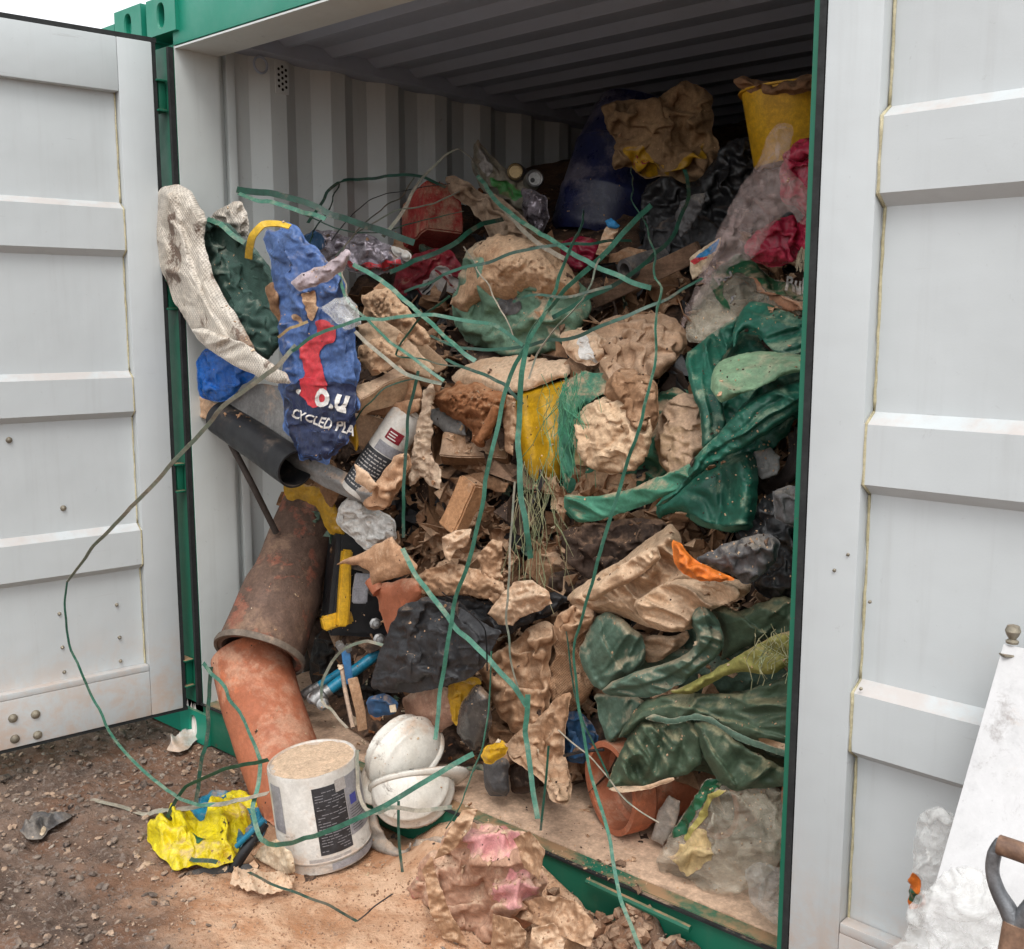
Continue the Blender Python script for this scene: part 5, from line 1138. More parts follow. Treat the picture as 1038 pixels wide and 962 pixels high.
# helmets
def helmet(name, c, up, fwd, label, s=1.0):
    z = V(up).normalized(); x = V(fwd); x = (x-z*x.dot(z)).normalized(); y = z.cross(x)
    M = Matrix.Translation(V(c)) @ Matrix((x, y, z)).transposed().to_4x4() @ Matrix.Scale(s, 4)
    t = empty(name, c, label=label, cat='safety helmet', group='white safety helmets')
    na, nh = 72, 22; v = []; f = []
    def dome(a, h, off=0.):     # h 0 rim .. 1 crown
        ph = h*math.pi/2; r = math.cos(ph)**.85; rx, ry, rz = .138, .110, .135
        rid = 0
        yy = math.sin(a)*r
        for c0 in (-.42, 0, .42): rid = max(rid, .006*math.exp(-((yy-c0)/(.10 if c0 == 0 else .05))**2))
        rid *= min(1, h*5)
        k_ = 1+rid/.12+off
        return Vector((rx*r*math.cos(a)*k_, ry*r*math.sin(a)*k_, rz*math.sin(ph)*k_))
    for j in range(nh+1):
        for i in range(na): v.append(M @ dome(2*math.pi*i/na, j/nh))
    for j in range(nh+1):
        for i in range(na): v.append(M @ (dome(2*math.pi*i/na, j/nh, -.03)-Vector((0, 0, .001))))
    for h in range(2):
        for j in range(nh):
            for i in range(na): q = h*(nh+1)*na+j*na+i; q2 = h*(nh+1)*na+j*na+(i+1) % na; f.append([q, q2, q2+na, q+na])
    o = mesh_obj('shell', [tuple(p) for p in v], f, HELM, None, True); child(o, t)
    v = []; f = []                 # brim: rain gutter all round, peak in front
    for i in range(na):
        a = 2*math.pi*i/na; w_ = .010+.045*max(0, math.cos(a))**3
        c_, s_ = math.cos(a), math.sin(a)
        for (k_, zz) in ((.0, .006), (.5, .000), (1., -.008-.010*max(0, c_)**2), (1.02, -.003-.010*max(0, c_)**2), (.5, .006), (.0, .012)):
            v.append(M @ Vector(((.137+w_*k_)*c_, (.109+w_*k_)*s_, zz+.004*(k_ == 1.02))))
    for i in range(na):
        for j in range(6): q = i*6+j; q2 = ((i+1) % na)*6+j; r2 = i*6+(j+1) % 6; r3 = ((i+1) % na)*6+(j+1) % 6; f.append([q, q2, r3, r2])
    child(mesh_obj('brim', [tuple(p) for p in v], f, HELM, None, True), t)
    b = MB(); 
    for sg in (-1, 1): b.tube([M @ Vector((.06, sg*.095, .0)), M @ Vector((.0, sg*.06, -.03)), M @ Vector((-.07, sg*.085, .0))], .004, 6)
    child(b.build('strap', BLACK, None, smooth=True), t)
    return t
toC = -FW
helmet('safety_helmet', P(411, 768, .02), toC*.55+UP*.75-RT*.25, -UP*.9-RT*.35, 'scuffed white safety helmet lying tilted, upper one of the stacked pair', .90)
helmet('safety_helmet', P(418, 795, -.02), -UP*.8+toC*.55+RT*.12, RT*.9+UP*.15, 'scuffed white safety helmet turned crown down, lower one of the stacked pair', .88)

# ------------------------------------------------------------------ middle of the heap
def card(pts, m, label, off=.15, D=.012, amp=.006, size=.07, name='cardboard', cat=None, **k):
    k.setdefault('smooth', False); k.setdefault('jag', .9); k.setdefault('mode', 'sheet'); k.setdefault('th', .006)
    return lump(name, pts, m, label, cat or name.replace('_', ' '), off=off, D=D, amp=amp, size=size, **k)
card([(362, 330), (384, 322), (404, 334), (440, 372), (436, 384), (402, 372), (372, 366)], PLASTER, 'flat beige board right of the blue rubble sack, under the green straps', Y=.12, ax=.1)
lump('mud_lump', [(366, 300), (384, 290), (404, 300), (420, 322), (438, 345), (430, 352), (402, 338), (380, 330), (368, 318)], MUD, 'caked mud lump above the flat beige board', 'mud lump', Y=.16, D=.04, amp=.02, size=.045, fine=1.1, jag=3, ex=0)
lump('mud_lump', [(366, 350), (382, 342), (398, 350), (408, 362), (396, 376), (374, 380), (364, 368)], MUD, 'small caked mud lump lying on the flat beige board', 'mud lump', Y=.05, D=.03, amp=.016, size=.04, fine=1.1, jag=3, ex=0)
pbox('board', 386, 396, .07, (.165, .055, .09), (-32, 22, 27), PLASTER, 'thick broken beige board end right of the white lettering', 'board', dent=.007, bevel=.003)
pbox('board', 372, 436, .12, (.10, .07, .02), (10, -10, 70), CARDL, 'thin upright beige board beside the printed canister', 'board', dent=.004, bevel=.002)
pbox('board', 424, 352, .22, (.19, .045, .03), (10, 20, -44), PLASTER, 'narrow beige board slanting down right below the barcode packaging', 'board', dent=.005, bevel=.003)
pbox('board', 400, 312, .26, (.17, .05, .03), (0, 25, -52), CARD, 'brown board piece slanting behind the caked mud lump', 'board', dent=.005, bevel=.003)
pbox('board', 372, 378, .05, (.10, .02, .05), (10, 0, 34), BROWNCL, 'thin dark strip of wood above the thick broken board end', 'wood strip', dent=.003, bevel=.002)
card([(402, 374), (424, 384), (428, 402), (404, 410), (384, 410)], CARD, 'brown card wedge behind the folded board edge', Y=.14, ax=.1)
card([(362, 416), (384, 409), (426, 404), (424, 418), (400, 422), (372, 420)], CARD, 'brown card strip above the black printed canister', Y=.12, th=.012)
card([(404, 352), (426, 366), (450, 384), (446, 398), (424, 388), (400, 372)], CARD, 'creased brown card between the beige board and the earth lump', Y=.24)
card([(410, 322), (440, 338), (462, 362), (452, 380), (428, 362), (408, 344)], KRAFTD, 'dull brown paper left of the mud crusted sack', off=.05, mode='pillow', D=.03, amp=.02, size=.05, name='paper')
card([(430, 300), (452, 305), (462, 330), (468, 352), (450, 352), (434, 330)], BROWNCL, 'dark rag below the barcode packaging', off=.02, mode='pillow', D=.03, amp=.02, size=.05, name='rag')
R = lump('slab', [(456, 382), (470, 372), (490, 364), (520, 360), (552, 364), (580, 366), (578, 380), (552, 388), (530, 398), (508, 402), (486, 392), (466, 392)], CARDL, 'layered beige paper slab with torn edge under the big muddy sack', 'paper slab', off=.16, D=.04, amp=.010, size=.09, folds=[([(460, 380), (500, 384), (540, 384)], .014, 4, 's')], ex=0)
R = lump('earth_lump', [(438, 402), (448, 390), (470, 388), (494, 392), (514, 402), (516, 414), (504, 424), (498, 440), (492, 454), (480, 450), (474, 432), (458, 424), (446, 420)], EARTH, 'rough orange brown lump of earth left of the straps', 'earth lump', off=.22, D=.06, amp=.022, size=.05, fine=1.2, jag=3, ex=0)
rod('clay_stub', [(504, 412, .18), (496, 430, .17), (484, 448, .15)], [.014, .016, .010], EARTH, 'small curled orange finger of clay hanging from the earth lump', 'clay piece')
card([(434, 416), (446, 412), (470, 430), (474, 442), (450, 438), (438, 430)], GREYPL, 'grey board edge below the orange brown lump', off=.2, th=.012)
pbox('slab', 482, 456, .30, (.215, .085, .06), (-28, -14, -3), mat('brown slab', '#94704f', '#80603f', s=8, dust=.5, bump=.5, rough=.95), 'flat brown slab with a dark lower edge below the orange brown earth lump', 'slab', dent=.005)
paper('paper', [(420, 450), (424, 420), (430, 395), (438, 388), (440, 400), (437, 430), (438, 455), (446, 480), (450, 500), (436, 494), (428, 484), (416, 494), (414, 480)], mat('torn pale paper', '#cdb496', '#b3967a', dust=.4, bump=.4, spk=.5, crk=.6), 'hanging strip of torn pale paper left of centre', 'paper', Y=.10, D=.015, amp=.018, size=.035, mode='sheet', jag=2)
# canister with black print
t = empty('canister', P(384, 470, .10), label='white and black printed canister with a red label, tilted beside the blue rubble sack', cat='canister')
a = P(362, 500, .06); b = P(416, 418, .16); M = axisM(a, b); Ln = (V(b)-V(a)).length
child(MB().lathe([(.0005, 0), (.052, 0), (.056, .006), (.056, Ln*.97), (.05, Ln), (.0005, Ln)], 40, M).build('body', WHITEPL, None, smooth=True), t)
cdir = M.inverted() @ V(CP); base = math.degrees(math.atan2(cdir.y, cdir.x)); q1 = M.inverted() @ (V(CP)+V(RT)*.5); sgn = 1 if (math.degrees(math.atan2(q1.y, q1.x))-base+540) % 360-180 > 0 else -1
_np = np.interp
def wrapc(name, a0, a1, z0_, z1_, m, lift=.001, r=.056):
    v = []; f = []; na = max(3, int(abs(a1-a0)/4))
    for j in range(5):
        zz = Ln*(z0_+(z1_-z0_)*j/4)
        for i in range(na+1):
            an = rad(base+sgn*(a0+(a1-a0)*i/na)); v.append(tuple(M @ Vector(((r+lift)*math.cos(an), (r+lift)*math.sin(an), zz))))
    for j in range(4):
        for i in range(na): q = j*(na+1)+i; f.append([q, q+1, q+na+2, q+na+1])
    return child(mesh_obj(name, v, f, m, None, True), t)
wrapc('label', -110, 110, .06, .52, LABELB); wrapc('red_label', -25, 26, .68, .80, REDD); wrapc('label', -35, 60, .53, .64, LABELG)
rl2 = random.Random(9)
for i in range(11):
    x0 = -62+rl2.random()*6
    while x0 < 24: x1 = x0+4+rl2.random()*14; wrapc('print', x0, min(x1, 26), .10+.037*i, .112+.037*i, LABELGL, lift=.0022); x0 = x1+4
for i in range(3): wrapc('print', -18, 4+8*rl2.random(), .70+.03*i, .712+.03*i, WHITEPR, lift=.0022)
card([(360, 470), (372, 478), (384, 492), (376, 500), (360, 488)], CARDL, 'small rectangle of beige card leaning on the printed canister', Y=-.02, name='cardboard')
lump('cardboard_tube', [(366, 508), (384, 484), (400, 462), (414, 458), (418, 474), (404, 498), (392, 516), (376, 518)], CARD, 'rolled brown cardboard below the printed canister', 'cardboard tube', Y=.04, D=.04, amp=.006, size=.06)
card([(358, 418), (376, 424), (392, 436), (384, 462), (370, 460), (360, 446)], CARDL, 'smooth beige card between blue rubble sack and canister', Y=.14)
card([(352, 428), (360, 424), (364, 446), (362, 460), (354, 446)], YELLOWD, 'narrow yellow plastic edge beside the blue rubble sack', Y=.04, name='plastic_piece')
lump('white_bag', [(346, 510), (356, 502), (376, 512), (398, 524), (404, 544), (390, 556), (372, 560), (362, 548), (350, 540), (340, 530)], mat('white crumpled bag', '#d5d2cc', '#bfbab2', dust=.25, bump=.4, rough=.5, crk=.6), 'crumpled white bag below the canister, above the torn card', 'bag', Y=.12, D=.05, amp=.02, size=.045)
card([(340, 572), (362, 562), (398, 544), (408, 556), (424, 572), (420, 580), (398, 586), (378, 594), (374, 580), (362, 572)], CARD, 'flap of torn brown cardboard left of centre, pointing left', Y=.02, th=.004, D=.03, amp=.008)
lump('clay_shard', [(378, 594), (396, 590), (420, 584), (430, 600), (418, 625), (404, 652), (394, 645), (386, 620)], TERRA, 'terracotta pipe piece standing under the torn cardboard flap', 'clay piece', Y=.14, D=.05, amp=.004, size=.1, kind='smooth')
rod('clay_pipe_piece', [(376, 588, .12), (384, 600, .12)], .022, TERRA, 'small round clay pipe end beside the torn cardboard flap', 'clay piece')
# box shaped brick
pbox('brick', 469, 513, .16, (.075, .165, .055), (14, -38, -34), BRICKL, 'light brown block tilted on edge, centre of the heap', 'block', bevel=.005, dent=.004)
paper('paper', [(448, 545), (462, 538), (478, 536), (474, 552), (462, 558), (456, 570), (448, 558)], CARDL, 'small crushed paper under the light brown block', 'paper', Y=.12, D=.03, amp=.02, size=.03)
paper('paper', [(455, 485), (490, 478), (515, 490), (512, 500), (488, 494), (462, 492)], KRAFTD, 'torn brown paper strip above the light brown block', 'paper', off=.16, D=.02, amp=.012, size=.05, mode='sheet')
# crushed yellow tub and strands
lump('crushed_tub', [(520, 400), (532, 394), (550, 390), (580, 384), (584, 420), (578, 456), (570, 488), (556, 492), (540, 486), (528, 462), (518, 440)], mat('scuffed yellow tub', '#c89b1c', '#a98216', s=7, dust=.2, bump=.2, rough=.4), 'crushed yellow plastic tub behind the frayed strands, centre', 'tub', off=.13, D=.06, amp=.008, size=.1, folds=[([(534, 395), (540, 440), (548, 488)], .02, 6, 'v'), ([(548, 398), (560, 480)], .012, 5, 'r')], kind='smooth')
paper('paper', [(510, 398), (522, 402), (524, 430), (520, 462), (512, 458), (510, 430)], KRAFT, 'folded brown paper stack standing left of the crushed yellow tub', 'paper', off=.18, D=.02, amp=.012, size=.03)
rg = random.Random(11)
for nm, mm, n_, u0, u1, v0, v1, lb in (('frayed_strands', STRAW, 34, 528, 566, 470, 630, 'pale frayed straw strands hanging down through the centre'), ('frayed_strands', GRSTR, 40, 548, 588, 384, 500, 'green frayed strands spilling over the crushed yellow tub'), ('frayed_strands', STRAW, 26, 770, 812, 640, 700, 'dry straw strands lying on the olive tarpaulin near the right post')):
    b = MB()
    for i in range(n_):
        u = rg.uniform(u0, u1); va = v0+rg.uniform(-8, 20); vb_ = v1-rg.uniform(0, (v1-v0)*.6); K = 7; pp = []
        du = rg.gauss(0, 14); f1 = rg.uniform(-11, 11); f2 = rg.uniform(-6, 6)
        for j in range(K):
            s_ = j/(K-1); pp.append(P(u+du*s_+f1*math.sin(3*s_+i)+f2*math.sin(9*s_+i), va+(vb_-va)*s_+2*math.sin(7*s_+i), .14 if u0 < 700 else .02+.02*rg.random()))
        b.tube(pp, .0006+.0007*rg.random(), 3, cap=False)
    o = b.build(nm, mm, None); tag(o, lb, None, None, 'stuff')
# dark bags in the middle
lump('bin_bag', [(505, 500), (522, 492), (545, 496), (566, 510), (560, 545), (566, 590), (552, 612), (528, 600), (510, 570), (500, 535)], BAGBLK, 'black bin bag behind the pale strands in the middle', 'bin bag', off=.04, D=.06, amp=.025, size=.07)
lump('bin_bag', [(420, 500), (440, 505), (450, 530), (440, 560), (420, 558), (412, 530)], BAGBLK, 'black bin bag pocket left of the light brown block', 'bin bag', off=-.02, D=.03, amp=.02, size=.06)
lump('rags', [(566, 540), (590, 532), (620, 528), (650, 524), (676, 530), (676, 548), (650, 560), (636, 566), (630, 580), (604, 590), (584, 580), (570, 566)], BROWNCL, 'dark brown crumpled rag below the opened green sheet', 'rag', off=.16, D=.05, amp=.03, size=.06)
lump('rag', [(560, 580), (590, 576), (606, 590), (590, 612), (566, 622), (548, 610)], BROWNCL, 'small dark rag left of the cream mud soaked cloth', 'rag', off=.12, D=.04, amp=.025, size=.05)
# paper in the lower middle
paper('paper', [(412, 592), (430, 578), (456, 570), (486, 578), (510, 590), (514, 602), (494, 608), (468, 602), (440, 604), (422, 600)], KRAFT, 'crumpled pale brown paper lying on top of the black sheet', 'paper', off=.26, D=.035, amp=.018, size=.05, mode='pillow', folds=[([(420, 596), (450, 585), (480, 600)], .012, 5, 's')])
paper('paper', [(484, 562), (500, 546), (510, 550), (508, 580), (514, 608), (504, 616), (492, 604), (488, 584)], KRAFT, 'upright twist of brown paper, centre, between two straps', 'paper', off=.26, D=.03, amp=.018, size=.04)
paper('paper', [(494, 622), (508, 604), (520, 590), (540, 588), (556, 600), (560, 612), (540, 622), (528, 626), (520, 634), (504, 632)], CARDL, 'crumpled light paper right of the black sheet', 'paper', off=.28, D=.03, amp=.02, size=.05, folds=[([(498, 620), (530, 606), (556, 606)], .015, 5, 's')])
R = lump('plastic_sheet', [(374, 698), (384, 664), (396, 634), (408, 612), (436, 604), (462, 612), (492, 632), (508, 640), (502, 656), (486, 682), (458, 694), (430, 702), (400, 702)], BLACKPL, 'matt black plastic sheet spread in a fan, above the helmets', 'plastic sheet', Y=.02, D=.05, amp=.010, size=.10, mode='sheet', smooth=True,
         folds=[([(412, 612), (420, 650), (400, 698)], .02, 8, 'r'), ([(440, 610), (456, 650), (470, 690)], .03, 8, 'v'), ([(432, 615), (425, 650), (440, 700)], .018, 6, 'v'), ([(470, 620), (480, 650), (490, 676)], .02, 7, 'r')], ay=-.02)
lump('plastic_sheet', [(440, 606), (462, 602), (500, 612), (560, 600), (578, 606), (560, 622), (520, 640), (490, 642), (460, 625)], BLACKPL, 'black plastic roll behind the crumpled light paper', 'plastic sheet', off=.20, D=.05, amp=.02, size=.07)
# burlap like paper sacks
BURLAP = mat('woven brown sack paper', '#b08b67', '#9a7654', s=6, dust=.35, bump=.35, weave=.008, rough=.9, crk=.4, dc='#cda883')
lump('paper_sack', [(482, 676), (496, 664), (520, 652), (536, 636), (556, 628), (566, 640), (556, 668), (560, 700), (552, 730), (536, 748), (520, 742), (508, 728), (498, 706)], KRAFT, 'smooth brown paper sack, left of the woven brown one', 'paper sack', off=.22, D=.05, amp=.016, size=.08, folds=[([(490, 676), (520, 700), (552, 700)], .02, 6, 's'), ([(530, 650), (545, 700), (530, 745)], .02, 6, 'v')])
lump('woven_sack', [(548, 700), (552, 668), (562, 642), (584, 626), (604, 624), (610, 650), (604, 690), (590, 716), (572, 724), (556, 720)], BURLAP, 'woven brown sack beside the faded green tarpaulin', 'sack', off=.18, D=.06, amp=.020, size=.07, kind='cloth', ang=60)
lump('paper_sack', [(512, 756), (524, 742), (548, 724), (566, 706), (580, 702), (574, 730), (572, 760), (580, 792), (576, 818), (560, 812), (548, 790), (530, 778), (518, 770)], KRAFT, 'long hanging brown paper sack reaching down to the container floor', 'paper sack', off=.24, D=.05, amp=.02, size=.06, folds=[([(530, 745), (545, 770), (570, 810)], .02, 6, 's'), ([(560, 715), (556, 770)], .018, 5, 'v')])
lump('paper_sack', [(492, 728), (512, 734), (532, 752), (524, 772), (510, 778), (498, 760)], KRAFTD, 'darker brown paper bulge between smooth sack and glove', 'paper sack', off=.18, D=.04, amp=.016, size=.05)
lump('cloth', [(560, 640), (566, 622), (582, 612), (602, 616), (604, 632), (592, 642), (580, 652), (566, 652)], KRAFT, 'small crumpled brown paper at the left end of the cream cloth', 'paper', off=.26, D=.035, amp=.018, size=.04)
lump('plastic_film', [(566, 738), (574, 720), (590, 722), (606, 742), (604, 766), (588, 776), (572, 768)], BLUED, 'dark blue plastic film between the brown sack and the green tarpaulin', 'film', off=.18, D=.04, amp=.02, size=.05)
rod('cord', [(572, 766, .08), (590, 762, .06), (612, 760, .06)], .004, BLACK, 'short black cord end beside the dark blue film', 'cord')
# cream cloth, orange, grey bag
R = flap(None, [(574, 606), (584, 596), (606, 582), (627, 569), (649, 553), (666, 540), (680, 530), (690, 542), (692, 560), (706, 574), (728, 584), (762, 590), (760, 602), (735, 613), (705, 620), (690, 636), (672, 640), (652, 634), (634, 626), (604, 621), (584, 616)], BEIGE, name='cloth', off=.24, D=.06, edge=22, amp=.017, size=.075, ang=32, mode='pillow',
         folds=[([(582, 606), (630, 584), (676, 545)], .028, 6, 's'), ([(600, 616), (650, 604), (700, 578)], .026, 6, 's'), ([(660, 560), (684, 580), (694, 610)], .02, 5, 'v'), ([(640, 590), (660, 606), (670, 634)], .018, 5, 'v')])
tag(R.o, 'cream cloth soaked with brown mud, right of centre', 'cloth')
flap(R, [(640, 612), (664, 596), (690, 586), (716, 588), (746, 592), (752, 604), (728, 616), (706, 624), (694, 640), (676, 642), (654, 632)], BEIGE, off=.31, D=.03, amp=.014, size=.05, ang=20, mode='pillow', ay=.05)
flap(R, [(588, 602), (612, 586), (640, 566), (664, 552), (672, 566), (650, 584), (622, 598), (600, 612)], BEIGE, off=.32, D=.03, amp=.012, size=.05, ang=35, mode='pillow', ay=-.04)
lump('orange_cloth', [(682, 546), (690, 552), (704, 566), (726, 578), (748, 588), (726, 590), (704, 588), (688, 580), (682, 564)], ORANGE, 'bright orange cloth scrap on the cream cloth', 'cloth scrap', off=.38, D=.03, amp=.010, size=.06, folds=[([(684, 552), (710, 574), (745, 586)], .015, 4, 's')])
lump('bag', [(704, 568), (724, 556), (748, 546), (776, 540), (792, 548), (788, 566), (772, 584), (756, 594), (736, 580)], GREYD, 'grey dusty bag folded beside the orange cloth', 'bag', off=.34, D=.05, amp=.012, size=.08, folds=[([(708, 568), (750, 560), (785, 552)], .02, 6, 's')])
lump('bin_bag', [(742, 546), (764, 520), (778, 500), (800, 498), (826, 500), (824, 606), (800, 612), (776, 606), (760, 590), (786, 562)], BAGBLK, 'black bag pressed against the right post below the bright tarpaulin', 'bin bag', off=.22, D=.06, amp=.02, size=.10)
card([(782, 498), (800, 492), (822, 496), (820, 530), (802, 534), (786, 526)], GREYD, 'grey plastic box corner beside the right post', off=.32, D=.03, amp=.004, name='plastic_box', mode='pillow')
card([(764, 458), (782, 454), (792, 464), (788, 482), (772, 486), (764, 474)], GREYPL, 'small grey slab right of the hanging tarpaulin flap', off=.20, name='slab')
for i in range(4):
    rod('hose', [(766+i*3, 492+i*2, .35), (790+i*5, 486-i*2, .30-i*.01), (803+i*5, 466-i*6, .28), (804+i*6, 440-i*6, .30)], .012, mat('black rubber hose', '#352b27', '#2a2422', dust=.3), 'ribbed black hose curling beside the right post, loop %s the slab' % ('nearest', 'second from', 'third from', 'farthest from')[i], 'hose', group='black hose loops beside the right post')
lump('cloth', [(640, 610), (672, 600), (700, 612), (730, 622), (700, 640), (668, 636)], BEIGE, 'muddy fold of cream cloth tucked above the faded green tarpaulin', 'cloth', off=.2, D=.04, amp=.016, size=.06)
# the large green tarpaulins
C_ = dict(mode='pillow')
R = flap(None, [(587, 661), (596, 640), (604, 626), (616, 620), (632, 628), (649, 642), (654, 656), (654, 672), (641, 682), (625, 690), (611, 700), (600, 694), (591, 677)], TARPD, name='tarpaulin', off=.26, D=.06, edge=16, amp=.014, size=.06, ang=-50, ax=.04, mode='pillow', folds=[([(606, 626), (612, 655), (632, 684)], .02, 5, 's'), ([(596, 655), (604, 680), (612, 694)], .014, 4, 'v')])
tag(R.o, 'faded green tarpaulin smeared with mud, upper of the two big ones', 'tarpaulin')
T1 = R
attach(lump('backing', [(592, 668), (598, 640), (612, 624), (634, 634), (650, 655), (690, 645), (704, 622), (740, 616), (800, 608), (826, 612), (824, 688), (780, 696), (730, 704), (680, 706), (630, 702), (604, 692)], TARPD, off=.15, D=.05, amp=.02, size=.12, kind='cloth', ex=.14, ey=.12, kb=.07, cr=1.2).o, T1)
flap(T1, [(640, 640), (662, 640), (700, 630), (712, 640), (706, 668), (676, 690), (646, 690), (636, 664)], BROWNCL, off=.12, D=.02, amp=.014, size=.05, **C_)
flap(T1, [(649, 646), (664, 644), (680, 646), (696, 638), (700, 646), (686, 660), (668, 670), (654, 672)], BEIGE, off=.20, D=.025, amp=.010, size=.04, ang=15, **C_)
flap(T1, [(609, 700), (622, 690), (640, 682), (660, 677), (682, 670), (700, 660), (707, 645), (699, 628), (704, 616), (716, 612), (728, 628), (735, 650), (726, 668), (708, 681), (684, 697), (662, 706), (636, 707), (615, 705)], TARPD, off=.31, D=.05, edge=12, amp=.013, size=.045, ang=18, folds=[([(618, 700), (660, 692), (700, 672), (718, 645), (712, 620)], .022, 5, 'S')], **C_)
flap(T1, [(713, 614), (733, 613), (749, 620), (765, 613), (790, 604), (826, 606), (826, 650), (800, 644), (776, 647), (749, 660), (730, 672), (733, 650), (727, 630)], TARPO, off=.24, D=.05, edge=16, amp=.016, size=.06, ang=-35, folds=[([(738, 616), (760, 632), (776, 646)], .02, 5, 's'), ([(770, 612), (796, 628), (820, 640)], .016, 5, 'r')], **C_)
R = flap(None, [(676, 702), (700, 693), (722, 680), (749, 664), (776, 648), (804, 638), (826, 634), (826, 668), (801, 672), (784, 684), (765, 682), (749, 680), (728, 688), (711, 698), (700, 705)], YOLIVE, name='cloth', off=.33, D=.035, edge=10, amp=.010, size=.05, ang=30, **C_)
tag(R.o, 'yellow olive cloth band between the two big green tarpaulins', 'cloth')
R = flap(None, [(625, 749), (638, 728), (652, 710), (674, 703), (711, 703), (749, 704), (780, 690), (826, 680), (826, 772), (796, 764), (771, 758), (744, 746), (722, 732), (706, 728), (679, 733), (663, 729), (652, 731), (641, 743)], TARPO, name='tarpaulin', off=.30, D=.06, edge=14, amp=.014, size=.08, ang=-12, mode='pillow', ay=.03, folds=[([(640, 736), (656, 722), (700, 718), (760, 740), (820, 756)], .016, 6, 's'), ([(670, 706), (690, 715), (730, 716)], .012, 5, 'r')])
tag(R.o, 'dark olive green tarpaulin hanging over the clay pipe, lower of the two big ones', 'tarpaulin')
T2 = R
attach(lump('backing', [(608, 712), (640, 706), (700, 708), (760, 696), (824, 684), (824, 790), (790, 794), (748, 797), (726, 786), (700, 780), (656, 792), (618, 796), (628, 762), (614, 740)], TARPO, off=.14, D=.05, amp=.02, size=.12, kind='cloth', ex=.14, ey=.12, kb=.07, cr=1.2).o, T2)
flap(T2, [(601, 703), (620, 704), (641, 705), (656, 712), (640, 732), (625, 750), (617, 755), (609, 732)], TARPD, off=.22, D=.03, amp=.012, size=.05, ang=-60, **C_)
flap(T2, [(646, 728), (674, 732), (698, 728), (712, 742), (712, 772), (700, 784), (684, 788), (652, 798), (614, 800), (622, 778), (632, 756)], TARPO, off=.30, D=.05, edge=16, amp=.018, size=.06, ang=62, ay=.03, folds=[([(622, 796), (640, 770), (656, 735)], .02, 5, 'r'), ([(655, 794), (668, 765), (676, 738)], .022, 5, 'v'), ([(684, 786), (692, 760), (694, 735)], .02, 5, 'v')], **C_)
flap(T2, [(703, 732), (714, 731), (730, 738), (749, 753), (776, 769), (800, 780), (826, 786), (826, 798), (790, 798), (765, 799), (744, 802), (726, 790), (715, 770), (707, 752)], TARPO, off=.31, D=.05, edge=16, amp=.014, size=.07, ang=-40, folds=[([(710, 738), (724, 765), (745, 796)], .018, 5, 's'), ([(735, 750), (756, 775), (790, 792)], .014, 5, 'v')], **C_)
flap(T2, [(612, 800), (630, 797), (656, 796), (684, 787), (684, 791), (656, 801), (630, 803)], CARDL, name='hem', off=.335, D=.008, amp=.002, edge=4, **C_)
flap(T2, [(652, 727), (664, 724), (680, 728), (706, 723), (724, 728), (746, 742), (772, 753), (826, 770), (826, 776), (770, 759), (744, 748), (722, 734), (706, 729), (680, 734), (664, 731)], TARPD, name='hem', off=.37, D=.006, amp=.003, edge=4, **C_)
patchon(T2, 'hem', [(770, 748), (796, 754), (826, 764), (826, 772), (800, 764), (776, 756)], CARDL, lift=.006, jag=.5)

# clay pipes on the container floor
a = np.array([1.685, .19, .153+.126]); b = a+np.array([.20, .50, .0])
t = empty('clay_pipe', a, label='broken terracotta pipe lying open end out on the container floor', cat='clay pipe')
child(hollow('body', a, b, [(0, .125), (.12, .125), (.14, .115), (1, .112)], .016, TERRA, n=64, rough=.004, seed=8), t)
a = np.array([1.90, .34, .153+.112]); b = a+np.array([.10, .45, .0])
hollow('clay_pipe', a, b, [(0, .11), (1, .105)], .016, TERRA, 'second terracotta pipe half hidden beside the broken one', 'clay pipe', rough=.004, seed=12)
a = P(818, 815, .12); b = a+np.array([.1, .4, .0])
hollow('clay_pipe', a, b, [(0, .075), (1, .07)], .012, TERRA, 'small terracotta pipe end beside the right post', 'clay pipe', rough=.003, seed=14)
card([(660, 850), (668, 820), (678, 806), (690, 812), (684, 840), (672, 858)], PALEGR, 'grey curved shard right of the broken terracotta pipe', Y=.20, name='shard', th=.01)
# clear sacks on the floor
R = lump('rubble_sack', [(668, 892), (664, 874), (676, 852), (690, 828), (706, 804), (718, 788), (740, 792), (764, 800), (786, 812), (800, 842), (796, 866), (782, 884), (766, 900), (744, 906), (716, 904), (694, 898)], CLEARD, 'clear rubble sack with yellow and green print on the container floor', 'rubble sack', Y=.14, D=.09, amp=.010, size=.12, ex=.12, ey=.12, folds=[([(676, 880), (720, 860), (780, 860)], .015, 6, 'r'), ([(720, 800), (735, 850), (730, 895)], .015, 6, 'v')])
patchon(R, 'print', [(706, 806), (718, 790), (734, 792), (722, 806), (704, 826), (690, 846), (682, 848), (694, 826)], GREENPR, lift=.003)
patchon(R, 'print', [(724, 806), (736, 799), (738, 802), (726, 811), (708, 832), (695, 848), (692, 846), (706, 826)], LIME, lift=.004, jag=.3)
patchon(R, 'sand', [(690, 852), (706, 838), (716, 850), (720, 872), (706, 886), (688, 880), (680, 868)], YPALE, lift=.0035, jag=2)
lump('rubble_sack', [(740, 796), (752, 788), (776, 790), (800, 806), (812, 830), (812, 872), (800, 866), (786, 850), (768, 830), (752, 812)], CLEARD, 'crumpled clear sack behind the yellow printed one', 'rubble sack', Y=.16, D=.06, amp=.018, size=.06)
lump('plastic_bag', [(755, 884), (764, 874), (780, 876), (800, 884), (808, 910), (804, 940), (788, 938), (772, 926), (760, 912)], CLEAR, 'small crinkled clear bag on the sill by the right post', 'bag', Y=.06, D=.05, amp=.018, size=.05)

